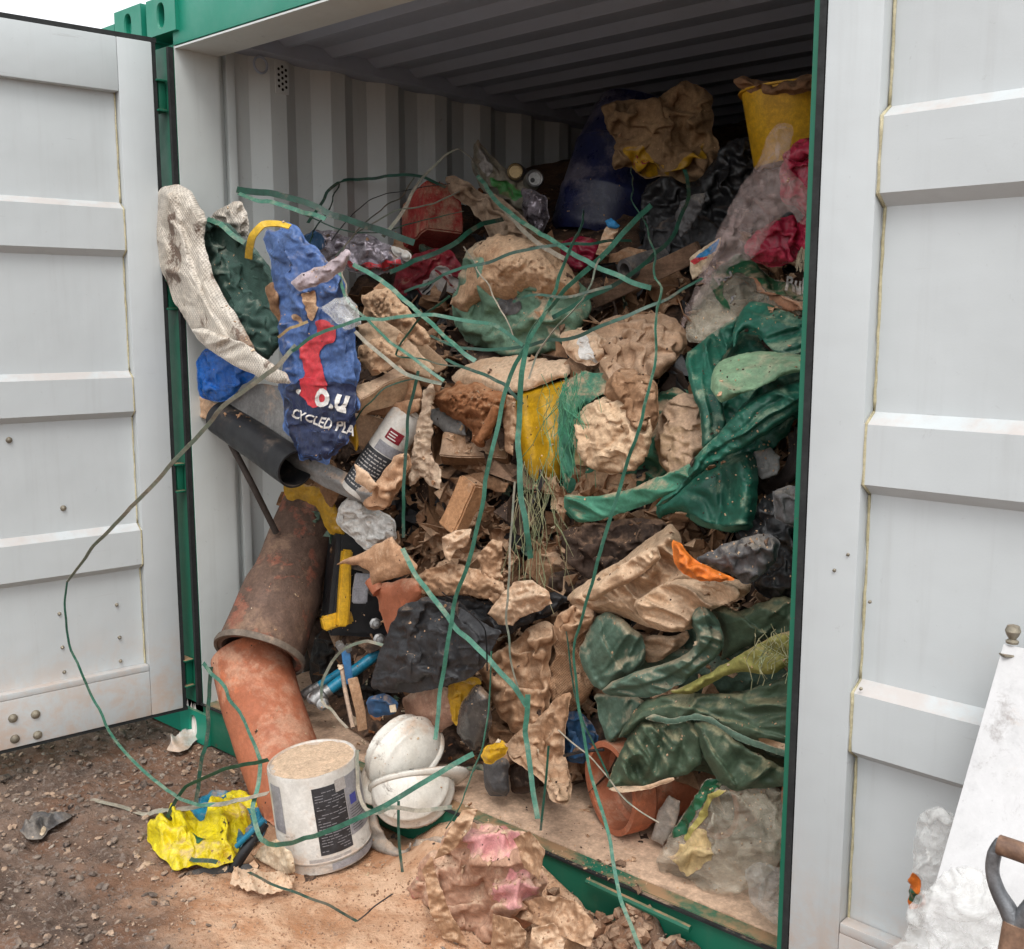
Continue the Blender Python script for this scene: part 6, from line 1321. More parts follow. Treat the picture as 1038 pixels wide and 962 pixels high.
# ------------------------------------------------------------------ tools and oddments low on the left
lump('storage_tray', [(222, 606), (238, 600), (256, 604), (262, 640), (250, 680), (232, 680), (226, 640)], WHITEPL, 'pale plastic tray end standing behind the big clay pipe', 'tray', Y=.30, D=.01, amp=.002, mode='pillow', jag=.3, ex=0)
t = empty('toolbox', P(372, 600, .42), label='black and yellow toolbox standing behind the big clay pipe', cat='toolbox')
child(pbox('body', 376, 590, .36, (.30, .36, .2), (0, 18, -6), BLACK, bevel=.015), t)
child(pbox('yellow_frame', 349, 596, .20, (.035, .26, .05), (0, 18, -4), YELLOW, bevel=.006), t)
child(pbox('yellow_frame', 341, 628, .19, (.10, .05, .05), (0, 18, 14), YELLOW, bevel=.006), t)
child(pbox('latch', 366, 596, .21, (.05, .10, .02), (0, 18, -6), LABELG, bevel=.004), t)
lump('bin_bag', [(320, 640), (360, 636), (392, 640), (400, 670), (388, 712), (352, 726), (324, 712), (312, 676)], BAGBLK, 'black bag in the gap behind the blue clamps', 'bin bag', Y=.36, D=.03, amp=.02, size=.08)
for (a_, b_, r_, lb_) in (((312, 702, .14), (352, 676, .24), .013, 'thin blue clamp bar, upper left of the pair behind the orange bend'), ((322, 708, .10), (386, 660, .30), .020, 'thick blue clamp bar lying diagonally behind the orange bend')):
    t = empty('clamp', P(*a_), label=lb_, cat='clamp', group='blue metal clamps')
    child(rod('bar', [a_, b_], r_, TEAL), t)
    M = axisM(P(*a_), P(*b_)); child(MB().lathe([(.0005, -.02), (r_*1.3, -.02), (r_*1.45, -.01), (r_*1.45, .025), (r_*1.1, .03), (r_*1.1, .05)], 20, M).build('collar', METAL, None, smooth=True, bevel=0), t)
    q = P(a_[0]+5, a_[1]+6, a_[2]-.02); child(MB().lathe([(.0005, 0), (.017, 0), (.020, .004), (.020, .03), (.012, .034), (.012, .05), (.0005, .05)], 18, Matrix.Translation(V(q)) @ Euler((1.2, .3, .8)).to_matrix().to_4x4()).build('knob', METAL, None, smooth=True), t)
t = empty('clamp', P(358, 690, .06), label='upright blue clamp bar whose lower half is dusted pink', cat='clamp', group='blue metal clamps')
child(pbox('bar', 352, 676, .10, (.028, .11, .012), (0, 10, 6), BLUEM, bevel=.002), t); child(pbox('lower_bar', 363, 714, .06, (.03, .17, .012), (0, 10, 12), KRAFT, bevel=.002), t)
child(pbox('jaw', 345, 655, .10, (.025, .03, .03), (20, 10, 30), METAL, bevel=.005), t); child(pbox('jaw', 353, 658, .11, (.02, .03, .03), (0, 30, 0), METAL, bevel=.005), t)
for (u, v, r_) in ((380, 632, .019), (384, 648, .02)):
    M = Matrix.Translation(V(P(u, v, .2))) @ Euler((1.3, .2, .9)).to_matrix().to_4x4()
    o = MB().lathe([(.0005, 0), (r_*.8, 0), (r_, .006), (r_, .018), (r_*.6, .022), (r_*.55, .045), (.0005, .046)], 8, M).build('coupling', METAL, None, smooth=True)
    tag(o, 'metal coupling below the clay piece, %s of two' % ('upper' if v < 640 else 'lower'), 'coupling', 'metal couplings')
rod('metal_stay', [(346, 674, .05), (350, 700, .03), (358, 738, -.02)], .007, mat('dusty stay', '#a58f7a', '#8b7664', dust=.4), 'thin dusty metal stay left of the pink dusted clamp', 'stay')
lump('plug', [(371, 716), (374, 706), (386, 702), (398, 706), (404, 716), (400, 726), (376, 726)], BLUED, 'blue plastic connector just above the upper helmet', 'connector', Y=.06, D=.03, amp=.008, size=.03)
pbox('sticker_tab', 398, 718, .03, (.02, .022, .01), (0, 10, 8), CREAM, 'tiny pale tab on the blue connector', 'tab', bevel=.001)
lump('clay_block', [(406, 708), (420, 700), (450, 694), (462, 706), (466, 730), (448, 742), (428, 744), (414, 730)], mat('pinkish rough block', '#ad8468', '#8e6750', s=8, dust=.4, bump=.7), 'pinkish rough masonry block behind the upper helmet', 'masonry block', Y=.12, D=.05, amp=.008, size=.05, ex=0)
lump('yellow_piece', [(452, 694), (462, 690), (484, 686), (488, 694), (474, 704), (466, 722), (462, 738), (456, 720)], YELLOWD, 'bent yellow plastic piece right of the masonry block', 'plastic piece', Y=.10, D=.015, amp=.006, size=.05)
lump('visor', [(464, 724), (472, 706), (484, 692), (496, 704), (500, 730), (494, 752), (480, 764), (468, 752), (462, 740)], mat('dark smoked visor', '#3d3a38', '#4f4943', dust=.3, rough=.25, bump=.1), 'dark smoked plastic visor right of the upper helmet', 'visor', Y=.08, D=.05, amp=.004, size=.1, kind='smooth')
R = lump('glove', [(486, 766), (492, 758), (506, 750), (514, 756), (512, 766), (502, 774), (492, 774)], YELLOW, 'small yellow and grey glove tip above the dark plastic bin', 'glove', Y=.03, D=.02, amp=.008, size=.03)
lump('plastic_bin', [(490, 770), (503, 768), (516, 770), (516, 800), (514, 808), (494, 806), (491, 788)], GREYD, 'dark grey plastic pot standing on the dusty floor', 'pot', Y=.10, D=.05, amp=.003, kind='smooth', size=.1)
lump('plastic_bin', [(518, 774), (534, 774), (548, 782), (546, 800), (530, 806), (518, 802)], BROWNCL, 'dark brown bundle right of the grey pot', 'bundle', Y=.16, D=.04, amp=.01, size=.06)
# curled grey plastic round the lower helmet
PG = [('curled', [(362, 842), (368, 826), (378, 822), (388, 840), (396, 856), (410, 862), (418, 852), (416, 866), (402, 872), (384, 868), (370, 860)], 'curled pale grey plastic strip right of the white tub', -.10),
      ('fold', [(420, 852), (440, 848), (456, 852), (462, 866), (444, 878), (428, 880), (412, 872)], 'pale grey plastic flap under the lower helmet', -.06),
      ('strip', [(392, 880), (404, 872), (420, 880), (408, 890), (394, 892)], 'small greenish grey plastic strip below the lower helmet', -.13)]
for n_, pts_, lb_, Y_ in PG: lump('plastic_strip', pts_, PALEGR, lb_, 'plastic strip', Y=Y_, D=.03, amp=.008, size=.06, mode='sheet', th=.004, folds=[([pts_[0], pts_[len(pts_)//2]], .02, 6, 'v')], kind='smooth')
pbox('timber_offcut', 388, 868, -.10, (.10, .012, .03), (0, -20, 22), PLANK, 'thin dusty wood offcut on the ground right of the white tub', 'wood offcut', bevel=.002)
lump('cloth', [(446, 850), (462, 838), (478, 832), (470, 850), (456, 866), (446, 864)], PALEGR, 'dusty film between the helmet and the foreground paper bags', 'film', Y=-.05, D=.03, amp=.014, size=.04)

# ------------------------------------------------------------------ foreground on the ground
R = lump('paper_sack', [(410, 905), (422, 888), (426, 872), (444, 862), (452, 842), (470, 826), (480, 836), (500, 834), (516, 844), (534, 842), (548, 858), (544, 876), (556, 892), (548, 906), (552, 920), (534, 940), (516, 950), (490, 962), (462, 958), (452, 942), (436, 934), (428, 918)], PINKB,
         'large crumpled pinkish brown paper sack on the ground before the sill', 'paper sack', Y=-.20, D=.11, amp=.03, size=.12, step=1.4, ex=.24, ey=.24, kb=.05, cr=1.5, edge=36,
         folds=[([(436, 872), (446, 905), (468, 945)], .035, 5, 's'), ([(466, 836), (482, 866), (480, 900)], .03, 5, 'S'), ([(484, 900), (492, 915), (486, 932)], .06, 9, 'v'), ([(500, 866), (525, 870), (546, 862)], .03, 5, 's'), ([(505, 900), (528, 892), (550, 896)], .03, 5, 's')])
patchon(R, 'pink_stain', [(470, 850), (484, 840), (508, 838), (528, 848), (520, 860), (498, 864), (480, 860)], PINKP, jag=3); patchon(R, 'pink_stain', [(500, 908), (512, 890), (532, 884), (546, 892), (540, 912), (518, 920)], PINKP, jag=3)
F_ = dict(paper_=True, amp=.014, size=.07)
flap(R, [(428, 880), (438, 868), (444, 890), (452, 916), (466, 942), (476, 960), (450, 952), (436, 926)], KRAFT, Y=-.31, ax=.14, **F_)
flap(R, [(440, 872), (452, 848), (468, 822), (484, 820), (476, 842), (462, 860)], KRAFT, Y=-.30, ax=.12, **F_)
flap(R, [(520, 850), (536, 842), (552, 862), (546, 892), (532, 880)], KRAFT, Y=-.28, ax=-.16, **F_)
R = flap(None, [(516, 926), (530, 914), (546, 909), (566, 908), (584, 914), (596, 926), (605, 940), (598, 960), (580, 954), (556, 942), (536, 934)], KRAFT, name='paper_sack', Y=-.26, ay=.10, **F_)
tag(R.o, 'flattened brown paper sack at the bottom edge, right of the pinkish one', 'paper sack')
flap(R, [(540, 940), (562, 936), (578, 952), (576, 975), (548, 980), (536, 960)], CARDL, Y=-.29, ax=.12, **F_)
flap(R, [(500, 926), (521, 931), (534, 944), (530, 968), (510, 975), (498, 960)], KRAFT, Y=-.31, ax=-.12, **F_)
flap(R, [(574, 952), (592, 956), (600, 975), (584, 985), (568, 975)], KRAFTD, Y=-.27, ax=.1, **F_)
# yellow bag, teal cloth, black bar
lump('teal_cloth', [(188, 832), (204, 806), (230, 802), (268, 812), (272, 838), (262, 856), (240, 866), (210, 860)], TEAL, 'teal plastic sheet under the bright yellow bag', 'plastic sheet', base='G', z0=.0, D=.03, amp=.012, size=.06)
R = lump('yellow_bag', [(146, 850), (160, 838), (176, 822), (196, 826), (206, 838), (214, 822), (236, 812), (256, 826), (256, 842), (244, 856), (240, 872), (216, 880), (196, 876), (176, 884), (166, 872)], YELBR, 'bright yellow crumpled bag with small black print on the ground', 'bag', base='G', z0=.015, D=.05, amp=.028, size=.07, step=1.5,
         folds=[([(150, 850), (180, 858), (240, 868)], .02, 6, 's'), ([(196, 826), (200, 850), (180, 878)], .02, 5, 'v'), ([(214, 825), (225, 845), (240, 866)], .02, 5, 'r')])
patchon(R, 'print', [(170, 834), (178, 838), (176, 842), (168, 838)], BLACK, smooth=False, lift=.003); patchon(R, 'print', [(198, 862), (208, 858), (210, 863), (200, 867)], GREENPR, smooth=False, lift=.003); texton(R, 'x x x', 228, 856, 4, 15, BLACK, .0)
lump('yellow_bag', [(222, 806), (240, 802), (256, 810), (268, 812), (262, 822), (240, 824)], YELBR, 'small yellow torn strip above the bright yellow bag', 'strip', base='G', z0=.02, D=.03, amp=.016, size=.04)
o = pbox('squeegee', 218, 884, -.47, (.245, .022, .03), (-25, 6, 4), mat('scuffed black bar', '#2b2a29', '#45413d', s=20, dust=.3, bump=.4, rough=.5), 'black plastic bar with a notched edge lying before the yellow bag', 'bar', bevel=.003)
rod('black_tube', [(234, 884, -.44), (250, 860, -.40), (268, 834, -.34)], .016, BLACK, 'black tube running from the notched bar to the white tub', 'tube')
rod('teal_rod', [(240, 858, -.42), (252, 846, -.40), (268, 830, -.36)], .008, TEAL, 'thin teal rod beside the black tube', 'rod')
rod('stick', [(95, 862, -.53), (120, 856, -.50), (150, 848, -.46)], .0025, HANDLEW, 'thin dark twig left of the yellow bag', 'twig')
paper('cardboard', [(254, 880), (262, 862), (280, 850), (296, 864), (300, 884), (284, 888), (268, 884)], CREAM, 'cream card folded up against the foot of the white tub', 'cardboard', Y=-.36, D=.02, amp=.006, size=.08, mode='sheet', smooth=False, folds=[([(285, 850), (298, 886)], .02, 4, 'r')])
paper('cardboard', [(234, 900), (238, 884), (258, 882), (282, 888), (300, 892), (296, 904), (262, 908)], CARDL, 'flat beige card on the ground below the cream one', 'cardboard', base='G', z0=.012, D=.012, amp=.006, size=.08, mode='sheet', smooth=False)
lump('white_rag', [(168, 760), (176, 750), (188, 740), (202, 738), (206, 746), (196, 752), (190, 760), (180, 762)], WHITEPL, 'white rag on the gravel beside the corner of the left door', 'rag', base='G', z0=.01, D=.03, amp=.02, size=.03)
lump('dark_rag', [(18, 842), (34, 828), (56, 822), (74, 826), (60, 836), (48, 842), (42, 850), (28, 850)], GREYD, 'dark grey rag flattened on the gravel at far left', 'rag', base='G', z0=.01, D=.02, amp=.018, size=.04)
lump('pale_stone', [(28, 845), (38, 838), (48, 838), (46, 846), (34, 850)], CREAM, 'pale flat stone by the dark grey rag', 'stone', base='G', z0=.015, D=.015, amp=.004, ex=0)
# dirt spilled over the sill and up to the tub

# ------------------------------------------------------------------ lower right: board, bags, shovel
t = empty('painted_board', G(1010, 962), label='long white painted board leaning against the right door', cat='board')
a = P(1020, 656, -.115); dn = P(955, 885, -.33)-a; dn = dn/np.linalg.norm(dn); L_ = (a[2]-.01)/-dn[2]
sdv = np.array([.95, -.05, .02]); sdv = sdv-dn*(sdv@dn); sdv /= np.linalg.norm(sdv); nr = np.cross(dn, sdv); nr = nr if nr[1] < 0 else -nr
b = MB(); v = []
for k_ in (0, 1):
    for w_ in (0, .44):
        for l_ in (0, L_): v.append(a+sdv*w_+dn*l_+nr*.018*k_)
b.add(v, [[0, 1, 3, 2], [4, 6, 7, 5], [0, 4, 5, 1], [2, 3, 7, 6], [0, 2, 6, 4], [1, 5, 7, 3]]); child(b.build('panel', WHBOARD, None, bevel=.002), t)
q = a+sdv*.012+np.array([0, -.01, .012]); child(MB().lathe([(.0005, 0), (.010, .0), (.011, .004), (.006, .008), (.010, .014), (.013, .022), (.010, .031), (.0005, .034)], 20, Matrix.Translation(V(q))).build('knob', BOLT, None, smooth=True), t)
child(pbox('bracket', 1026, 664, -.135, (.035, .004, .02), (0, 0, -5), BOLT, bevel=.001), t)
R = lump('plastic_bag', [(922, 905), (926, 860), (930, 828), (948, 816), (966, 824), (976, 840), (970, 880), (950, 925), (935, 960), (918, 960)], CLEARW, 'tall milky plastic bag standing between the right door and the white board', 'bag', Y=-.20, D=.06, amp=.012, size=.07)
patchon(R, 'print', [(924, 892), (932, 888), (934, 904), (926, 918), (920, 920)], ORANGE, lift=.004); patchon(R, 'print', [(922, 900), (930, 904), (928, 912), (921, 912)], GREENPR, lift=.006)
lump('plastic_bag', [(898, 985), (916, 948), (934, 914), (954, 886), (976, 876), (1000, 886), (1020, 910), (1032, 940), (1030, 990), (960, 1000)], CLEARW, 'large crumpled clear plastic bag at the bottom, before the white board', 'bag', Y=-.46, D=.10, amp=.022, size=.10, zmin=0.)
t = empty('shovel', P(1022, 960, -.62), label='shovel with a wooden D grip at the bottom right corner', cat='shovel')
Ys = -.62
child(rod('grip', [(1012, 856, Ys), (1030, 862, Ys), (1052, 870, Ys)], .013, HANDLEW), t)
child(rod('yoke', [(1014, 852, Ys), (1008, 866, Ys), (1006, 884, Ys), (1012, 904, Ys), (1022, 922, Ys), (1030, 940, Ys)], [.006, .009, .009, .010, .012, .014], STEEL), t)
child(rod('yoke', [(1054, 866, Ys), (1060, 884, Ys), (1054, 906, Ys), (1042, 924, Ys), (1032, 940, Ys)], [.006, .009, .010, .012, .014], STEEL), t)
pa = P(1031, 936, Ys); pb = np.array([pa[0]-.02, pa[1]-.10, .28]); child(MB().tube([pa, pb], .017, 14).build('shaft', HANDLEW, None, smooth=True), t)
bl_ = MB(); c0 = np.array([pb[0], pb[1]-.03, .0]); v = []
for j in range(7):
    for i in range(9):
        x = (i/8-.5)*.24*(1-.25*max(0, (j-4)/2)); v.append((pb[0]+x, pb[1]-.03+.03*math.cos(math.pi*(i/8-.5))-.06*(1-j/6)*0-.012*j, .30-.29*j/6))
f = [[j*9+i, j*9+i+1, j*9+i+10, j*9+i+9] for j in range(6) for i in range(8)]
ob = bl_.add(v, f).build('blade', STEEL, None, smooth=True); md = ob.modifiers.new('s', 'SOLIDIFY'); md.thickness = .003; child(ob, t)

# ------------------------------------------------------------------ strapping bands
S = ribbon
S([(316, 206, .02), (300, 350, -.12), (280, 372, -.16), (238, 402, -.20), (190, 452, -.26), (140, 508, -.34), (96, 556, -.42), (68, 590, -.48)][1:], STRAPP, 'long pale green band from the blue sack to the sharp bend over the left door', tw=(0, 10, 25, 60), w_=.020, wob=.1)
S([(68, 590, -.48), (67, 610, -.48), (74, 660, -.46), (96, 712, -.44), (130, 766, -.42), (168, 800, -.42), (205, 816, -.42), (240, 812, -.36)], STRAP, 'green band curving down over the left door to the gravel', tw=(60, 50, 30, 20), w_=.016, wob=.1)
S([(296, 356, -.14), (330, 334, -.16), (380, 322, -.16), (440, 320, -.12), (500, 330, .0), (530, 350, .05)], STRAP, 'pale band crossing level over the blue rubble sack to the right', w_=.014, tw=(0, 20, 0))
S([(240, 192, .20), (270, 196, .22), (305, 206, .26), (340, 220, .32), (380, 230, .42), (420, 246, .5)], STRAPD, 'wide dark green band at the left end above the silvery film', w_=.034, tw=(20, 40, 30, 10))
S([(242, 196, .14), (268, 204, .14), (300, 212, .14), (330, 222, .14)], STRAP, 'lighter green band looping above the yellow strap end', w_=.022, tw=(40, 30, 20))
S([(312, 226, .45), (326, 204, .55), (344, 184, .70), (372, 180, .80), (404, 178, .85), (430, 180, .9), (452, 190, .9)], STRAPD, 'angular dark band standing up against the container wall', w_=.018, tw=(30, 20, 30), wob=.05)
S([(336, 244, .40), (356, 216, .5), (392, 196, .6), (428, 190, .66), (456, 186, .7)], BLACK, 'thin black band arching over the red box', w_=.010, tw=(60, 60))
S([(388, 240, .45), (410, 212, .55), (430, 178, .7), (452, 156, .8), (464, 150, .82), (478, 162, .8), (490, 186, .7), (512, 214, .55), (540, 242, .45), (572, 262, .40)], STRAPP, 'tall looping band rising to a peak left of the crushed packet', w_=.020, tw=(10, 50, 80, 30, 0), wob=.1)
S([(484, 178, .70), (500, 200, .55), (530, 226, .42), (566, 250, .34), (600, 268, .32), (640, 286, .32), (660, 292, .32)], STRAP, 'green band running from the crushed packet down right over the muddy sack', w_=.020, tw=(0, 30, 0))
S([(395, 276, .30), (430, 262, .32), (462, 244, .36), (490, 228, .5), (510, 222, .6)], STRAPD, 'dark green band between the red box and the barcode packaging', w_=.022, tw=(20, 0, 30))
S([(410, 296, .22), (450, 278, .22), (500, 262, .26), (548, 252, .30), (590, 248, .40), (640, 244, .6)], STRAPD, 'dark olive band crossing level over the big muddy sack', w_=.014, tw=(40, 20, 40))
S([(358, 268, .06), (386, 284, .06), (412, 306, .04), (438, 326, .02), (454, 342, .02), (470, 358, .02), (482, 366, .03)], STRAP, 'bright green band slanting from the silvery film to the paper slab', w_=.020, tw=(0, 20, 40, 10))
S([(340, 262, .0), (350, 300, -.05), (372, 322, -.03), (394, 346, .0), (420, 366, .0), (450, 386, .02)], STRAP, 'thin green band right of the blue sack ending by the hanging paper', w_=.014, tw=(10, 30, 10))
S([(360, 336, -.04), (386, 362, -.03), (410, 378, .0), (436, 386, .02), (448, 389, .02)], STRAPP, 'pale band end crossing the flat beige board', w_=.016, tw=(0, 30))
S([(436, 340, .12), (470, 352, .12), (520, 352, .12), (570, 344, .10), (620, 326, .12), (670, 304, .2), (712, 282, .3)], STRAPD, 'dark band passing under the muddy sack to the plank', w_=.014, tw=(40, 10, 40))
S([(452, 364, .08), (478, 376, .08), (510, 388, .06), (518, 398, .06), (530, 410, .08)], STRAPD, 'dark band above the orange brown earth lump', w_=.014, tw=(20, 0))
S([(660, 208, .55), (636, 232, .45), (606, 262, .35), (574, 292, .24), (550, 320, .12), (534, 344, .05), (527, 380, .02), (526, 430, .02), (528, 490, .0), (534, 540, .0), (538, 566, .02)], STRAP, 'main green band falling from below the brown paper sack down the centre', w_=.022, tw=(0, 20, 60, 20, 0, 10), wob=.1)
S([(592, 214, .60), (580, 250, .34), (562, 296, .20), (540, 340, .06), (520, 372, .02), (512, 400, .0), (500, 460, -.03), (488, 520, -.06), (470, 580, -.08), (456, 640, -.10), (448, 700, -.12), (441, 750, -.16)], STRAP, 'long green band falling left of centre down to the upper helmet', w_=.017, tw=(60, 20, 10, 30, 0), wob=.15)
S([(640, 170, .9), (641, 200, .6), (658, 230, .5), (664, 262, .36), (668, 300, .20), (662, 370, .02), (648, 430, -.06), (628, 500, -.08), (610, 560, -.08), (592, 612, -.08), (583, 660, -.08), (586, 720, -.10), (600, 790, -.12), (616, 850, -.16), (632, 910, -.22), (650, 965, -.30)], STRAP, 'longest band, dropping from the brown paper sack to the bottom edge right of centre', w_=.013, tw=(80, 60, 50, 20, 60, 30, 0), wob=.1)
S([(694, 172, .72), (700, 200, .62), (684, 234, .52), (660, 262, .42), (636, 280, .36), (600, 300, .30), (560, 322, .2)], STRAPD, 'dark green band left of the black bag running under the plank', w_=.018, tw=(20, 40, 10))
S([(408, 556, -.02), (420, 580, -.05), (440, 606, -.08), (466, 640, -.10), (496, 672, -.10), (520, 696, -.08), (534, 716, -.06)], STRAP, 'band slanting down right across the black sheet', w_=.020, tw=(20, 0, 20))
S([(535, 704, -.06), (534, 740, -.06), (538, 780, -.08), (545, 830, -.12)], STRAP, 'band hanging over the long brown sack to the sill', w_=.020, tw=(0, 20))
S([(522, 488, -.02), (517, 560, -.06), (514, 620, -.08), (518, 670, -.06), (530, 712, -.05)], STRAPP, 'narrow pale band hanging straight in the centre', w_=.009, tw=(40, 10, 60))
S([(424, 376, .06), (416, 420, .03), (411, 470, .0), (409, 520, -.02), (409, 545, -.02)], STRAPD, 'dark green band hanging past the printed canister', w_=.014, tw=(20, 20))
S([(498, 660, -.06), (494, 720, -.10), (488, 760, -.14), (470, 810, -.20), (452, 840, -.24)], STRAP, 'thin band hanging beside the dark visor', w_=.008, tw=(40, 60))
S([(480, 764, -.16), (440, 788, -.22), (400, 812, -.30), (360, 832, -.40), (320, 846, -.46), (280, 856, -.46), (266, 850, -.42), (258, 820, -.38), (262, 772, -.32), (248, 730, -.26), (226, 698, -.2), (206, 672, -.16)], STRAP, 'long band looping round the front of the white tub and up over the orange bend', w_=.020, tw=(0, 10, 30, 10, 50, 20), wob=.1)
S([(214, 676, -.12), (212, 710, -.14), (206, 760, -.2), (200, 800, -.3), (196, 836, -.36)], STRAPD, 'dark green band standing beside the left post down to the yellow bag', w_=.020, tw=(30, 10))
S([(94, 828, -.50), (130, 828, -.46), (180, 820, -.42), (230, 814, -.40), (272, 804, -.36)], STRAPP, 'grey green band lying level over the yellow bag', w_=.028, tw=(50, 40, 60))
S([(272, 770, -.34), (230, 780, -.36), (190, 796, -.40), (172, 820, -.44), (172, 850, -.50), (190, 868, -.52), (220, 874, -.52)], STRAPD, 'dark green band curling over the yellow bag from the white tub', w_=.018, tw=(40, 20, 30))
S([(252, 884, -.52), (290, 900, -.52), (330, 918, -.50), (362, 934, -.48)], STRAPD, 'dark green band lying flat on the sandy ground', w_=.018, tw=(60, 60), wob=.05)
S([(362, 934, -.48), (380, 920, -.40), (398, 906, -.32)], BLACK, 'thin dark band end bent up from the sandy ground', w_=.009, tw=(60, 60), wob=.05)
S([(392, 655, .06), (372, 650, .04), (350, 656, .03), (336, 670, .02), (328, 690, .0), (328, 708, .0), (338, 720, -.02), (352, 738, -.06)], STRAPP, 'dusty band hooped round the blue clamps', w_=.014, tw=(20, 10, 30))
S([(404, 812, -.16), (404, 850, -.2), (408, 884, -.24)], STRAPD, 'short dark band hanging below the lower helmet', w_=.012, tw=(30, 30))
S([(362, 760, -.16), (364, 800, -.2), (372, 820, -.22), (400, 822, -.26), (440, 820, -.26), (458, 818, -.26)], STRAPP, 'dusty band folded round the two helmets', w_=.016, tw=(30, 20, 10))
S([(566, 740, -.02), (600, 772, -.02), (636, 812, -.0), (668, 834, .0)], STRAPP, 'thin pale band leading to the broken terracotta pipe', w_=.006, tw=(30, 30))
S([(556, 756, -.05), (552, 800, -.08), (548, 842, -.12)], STRAPD, 'short dark green band right of the long brown sack', w_=.010, tw=(30, 20))
S([(574, 640, -.02), (580, 700, -.06), (594, 740, -.06), (618, 790, -.04)], STRAPD, 'thin dark band at the left edge of the big green tarpaulins', w_=.008, tw=(50, 20))
S([(448, 600, -.04), (478, 622, -.1), (492, 640, -.12), (494, 680, -.1)], BLACK, 'thin black band looped over the black sheet', w_=.006, tw=(60, 40))
S([(456, 300, .1), (420, 330, .08), (400, 360, .0), (430, 366, .02), (470, 372, .06)], STRAPD, 'small loop of dark band right of the beige board', w_=.010, tw=(40, 50))
S([(466, 194, .6), (440, 206, .55), (400, 214, .5), (362, 236, .45), (340, 260, .4)], STRAPP, 'thin dusty band crossing before the red box', w_=.008, tw=(50, 30))
S([(520, 306, .20), (545, 300, .16), (580, 300, .18), (620, 290, .26)], STRAPD, 'short band bridging the muddy sack and the plank', w_=.012, tw=(30, 30))
S([(210, 222, .0), (222, 226, -.02), (236, 238, -.04), (248, 246, -.02)], STRAP, 'short green band at the mouth of the dark green sack', w_=.026, tw=(20, 20), wob=0)

S([(300, 214, .3), (340, 232, .4), (380, 236, .45), (430, 224, .6), (470, 214, .7)], STRAPD, 'very thin dark band winding behind the silvery film', w_=.007, tw=(40, 60))
S([(344, 186, .7), (332, 214, .5), (318, 236, .35), (310, 262, .2)], STRAPD, 'thin dark band dropping from the angular band to the blue sack', w_=.009, tw=(30, 50))
S([(420, 180, .8), (404, 200, .7), (376, 222, .5), (350, 250, .35), (346, 276, .2), (352, 300, .05)], STRAPP, 'thin dusty band curving down right of the blue sack top', w_=.008, tw=(40, 20))
S([(470, 250, .5), (486, 276, .3), (500, 300, .22), (512, 320, .18), (520, 340, .15)], STRAPP, 'thin pale band lying down over the mud crusted sack', w_=.007, tw=(30, 60))
S([(352, 440, .0), (372, 410, .0), (392, 392, .0), (420, 384, .02)], STRAPD, 'short thin dark band over the thick broken board end', w_=.007, tw=(30, 60))
S([(608, 262, .34), (590, 300, .2), (566, 330, .1), (545, 360, .04), (536, 384, .02)], STRAPP, 'narrow pale band beside the main green band at the centre', w_=.008, tw=(30, 60, 10))

# ------------------------------------------------------------------ crumbs, grit and paper flakes that have come to rest on everything
bpy.context.view_layer.update()
DG = bpy.context.evaluated_depsgraph_get()
def hits(n, seed, box, ymin=-.6):
    rg = np.random.RandomState(seed); out = []
    o0 = V(CP)
    for i in range(n):
        u, v = rg.uniform(box[0], box[2]), rg.uniform(box[1], box[3]); d = V(ray(u, v)).normalized()
        ok, loc, nr, _, ob, _ = SC.ray_cast(DG, o0, d)
        if not ok or loc.y < ymin or loc.y > 1.6 or loc.x < .02 or loc.x > 2.29: continue
        if ob.parent is not None and ob.name.split('.')[0] in ('door_panel', 'door_frame', 'side_wall', 'corner_post', 'gasket', 'jamb_strip', 'post_lining', 'top_rail'): continue
        if ob.name.split('.')[0] in ('strapping_band', 'frayed_strands', 'side_wall', 'roof_panel', 'gravel', 'back_wall', 'header_lining'): continue
        if ob.parent is not None and ob.parent.name.split('.')[0] in ('clay_pipe', 'plaster_tub', 'safety_helmet', 'drum', 'canister') and rg.rand() < .8: continue
        if nr.z < -.15 and rg.rand() < .8: continue
        out.append((np.array(loc), np.array(nr), rg.rand(6)))
    return out
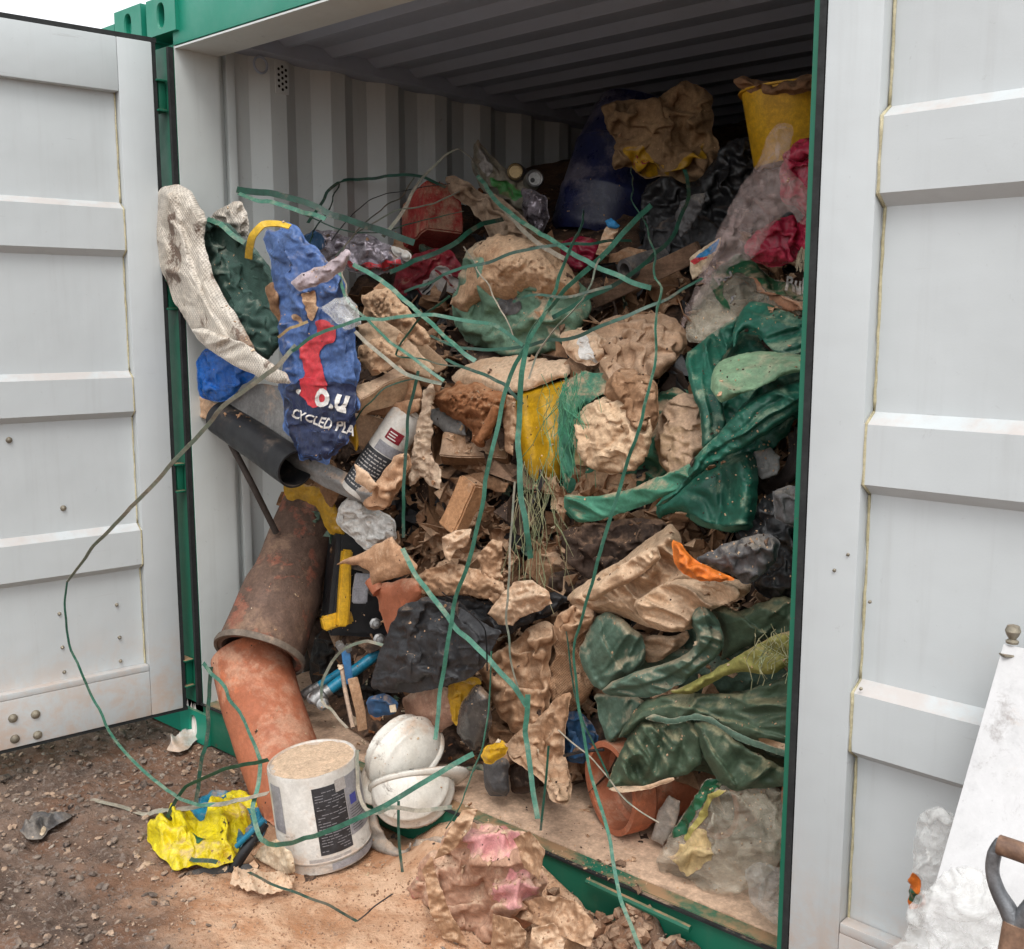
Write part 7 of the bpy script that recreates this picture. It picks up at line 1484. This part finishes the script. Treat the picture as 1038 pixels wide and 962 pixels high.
def grit(name, hs, m, label, smin, smax, flake=False, pw=2.2, keep=None):
    vs__, fs, c = [], [], 0
    for p, nr, r in hs:
        if keep is not None and fbm(p[0:1]*5+p[2]*3, p[1:2]*5+p[2]*4, keep, 2)[0] < 0: continue
        s = smin+(smax-smin)*r[0]**pw
        E_ = np.array(Euler((r[1]*6.3, r[2]*6.3, r[3]*6.3)).to_matrix())
        if flake:
            g = 3; gu, gv = np.meshgrid([-1, 0, 1], [-1, 0, 1]); gu = gu.ravel().astype(float); gv = gv.ravel().astype(float)
            rr = np.random.RandomState(int(r[4]*1e6)); q = np.stack([s*(gu+.35*rr.randn(9)), s*.7*(gv+.35*rr.randn(9)), s*.28*rr.randn(9)], 1)
            a = np.cross(nr, [r[1]-.5, r[2]-.5, .3]); a /= np.linalg.norm(a)+1e-9; b_ = np.cross(nr, a)
            q = q[:, :1]*a+q[:, 1:2]*b_+q[:, 2:]*nr+p+nr*s*.25
            vs__.append(np.vstack([q, q+nr*.0012]))
            for j in range(2):
                for k_ in range(2): z = c+j*3+k_; fs += [[z, z+1, z+4, z+3], [z+9, z+12, z+13, z+10]]
            c += 18
        else:
            q = (IV*(1+.5*(np.random.RandomState(int(r[4]*1e6)).rand(len(IV), 1)-.5))*s*np.array([1, .75, .55]))@E_.T+p+nr*s*.2
            vs__.append(q); fs += (IF+c).tolist(); c += len(IV)
    return tag(mesh_obj(name, np.vstack(vs__), fs, m, smooth=False, origin=(0, 0, 0)), label, None, None, 'stuff')
HB = (215, 110, 815, 905)
def up(h, z): return [q for q in h if q[1][2] > z]
grit('mud_crumbs', up(hits(11000, 51, HB), .15), MUD, 'sandy mud crumbs lying over all the rubbish', .0007, .0042, keep=3, pw=3)
grit('dark_crumbs', up(hits(4000, 52, HB), .15), BROWNCL, 'dark brown crumbs lying over all the rubbish', .0007, .004, keep=8, pw=3)
grit('paper_flakes', up(hits(700, 53, HB), .35), KRAFT, 'torn brown paper flakes lying over the rubbish', .003, .016, True, keep=13, pw=3)
grit('dark_flakes', up(hits(400, 54, HB), .35), BROWNCL, 'dark torn flakes lying over the rubbish', .003, .016, True, keep=19, pw=3)
grit('pale_flakes', up(hits(260, 55, HB), .3), CREAM, 'pale paper and plaster flakes lying over the rubbish', .002, .008, True)
grit('sand_grit', up(hits(4500, 56, (180, 870, 640, 962), -1.2), .6), mat('sandy grit', '#b48b66', '#8d6b4e', dust=.3, bump=.3), 'small brown grit on the sandy spill', .0008, .005, pw=3.5)
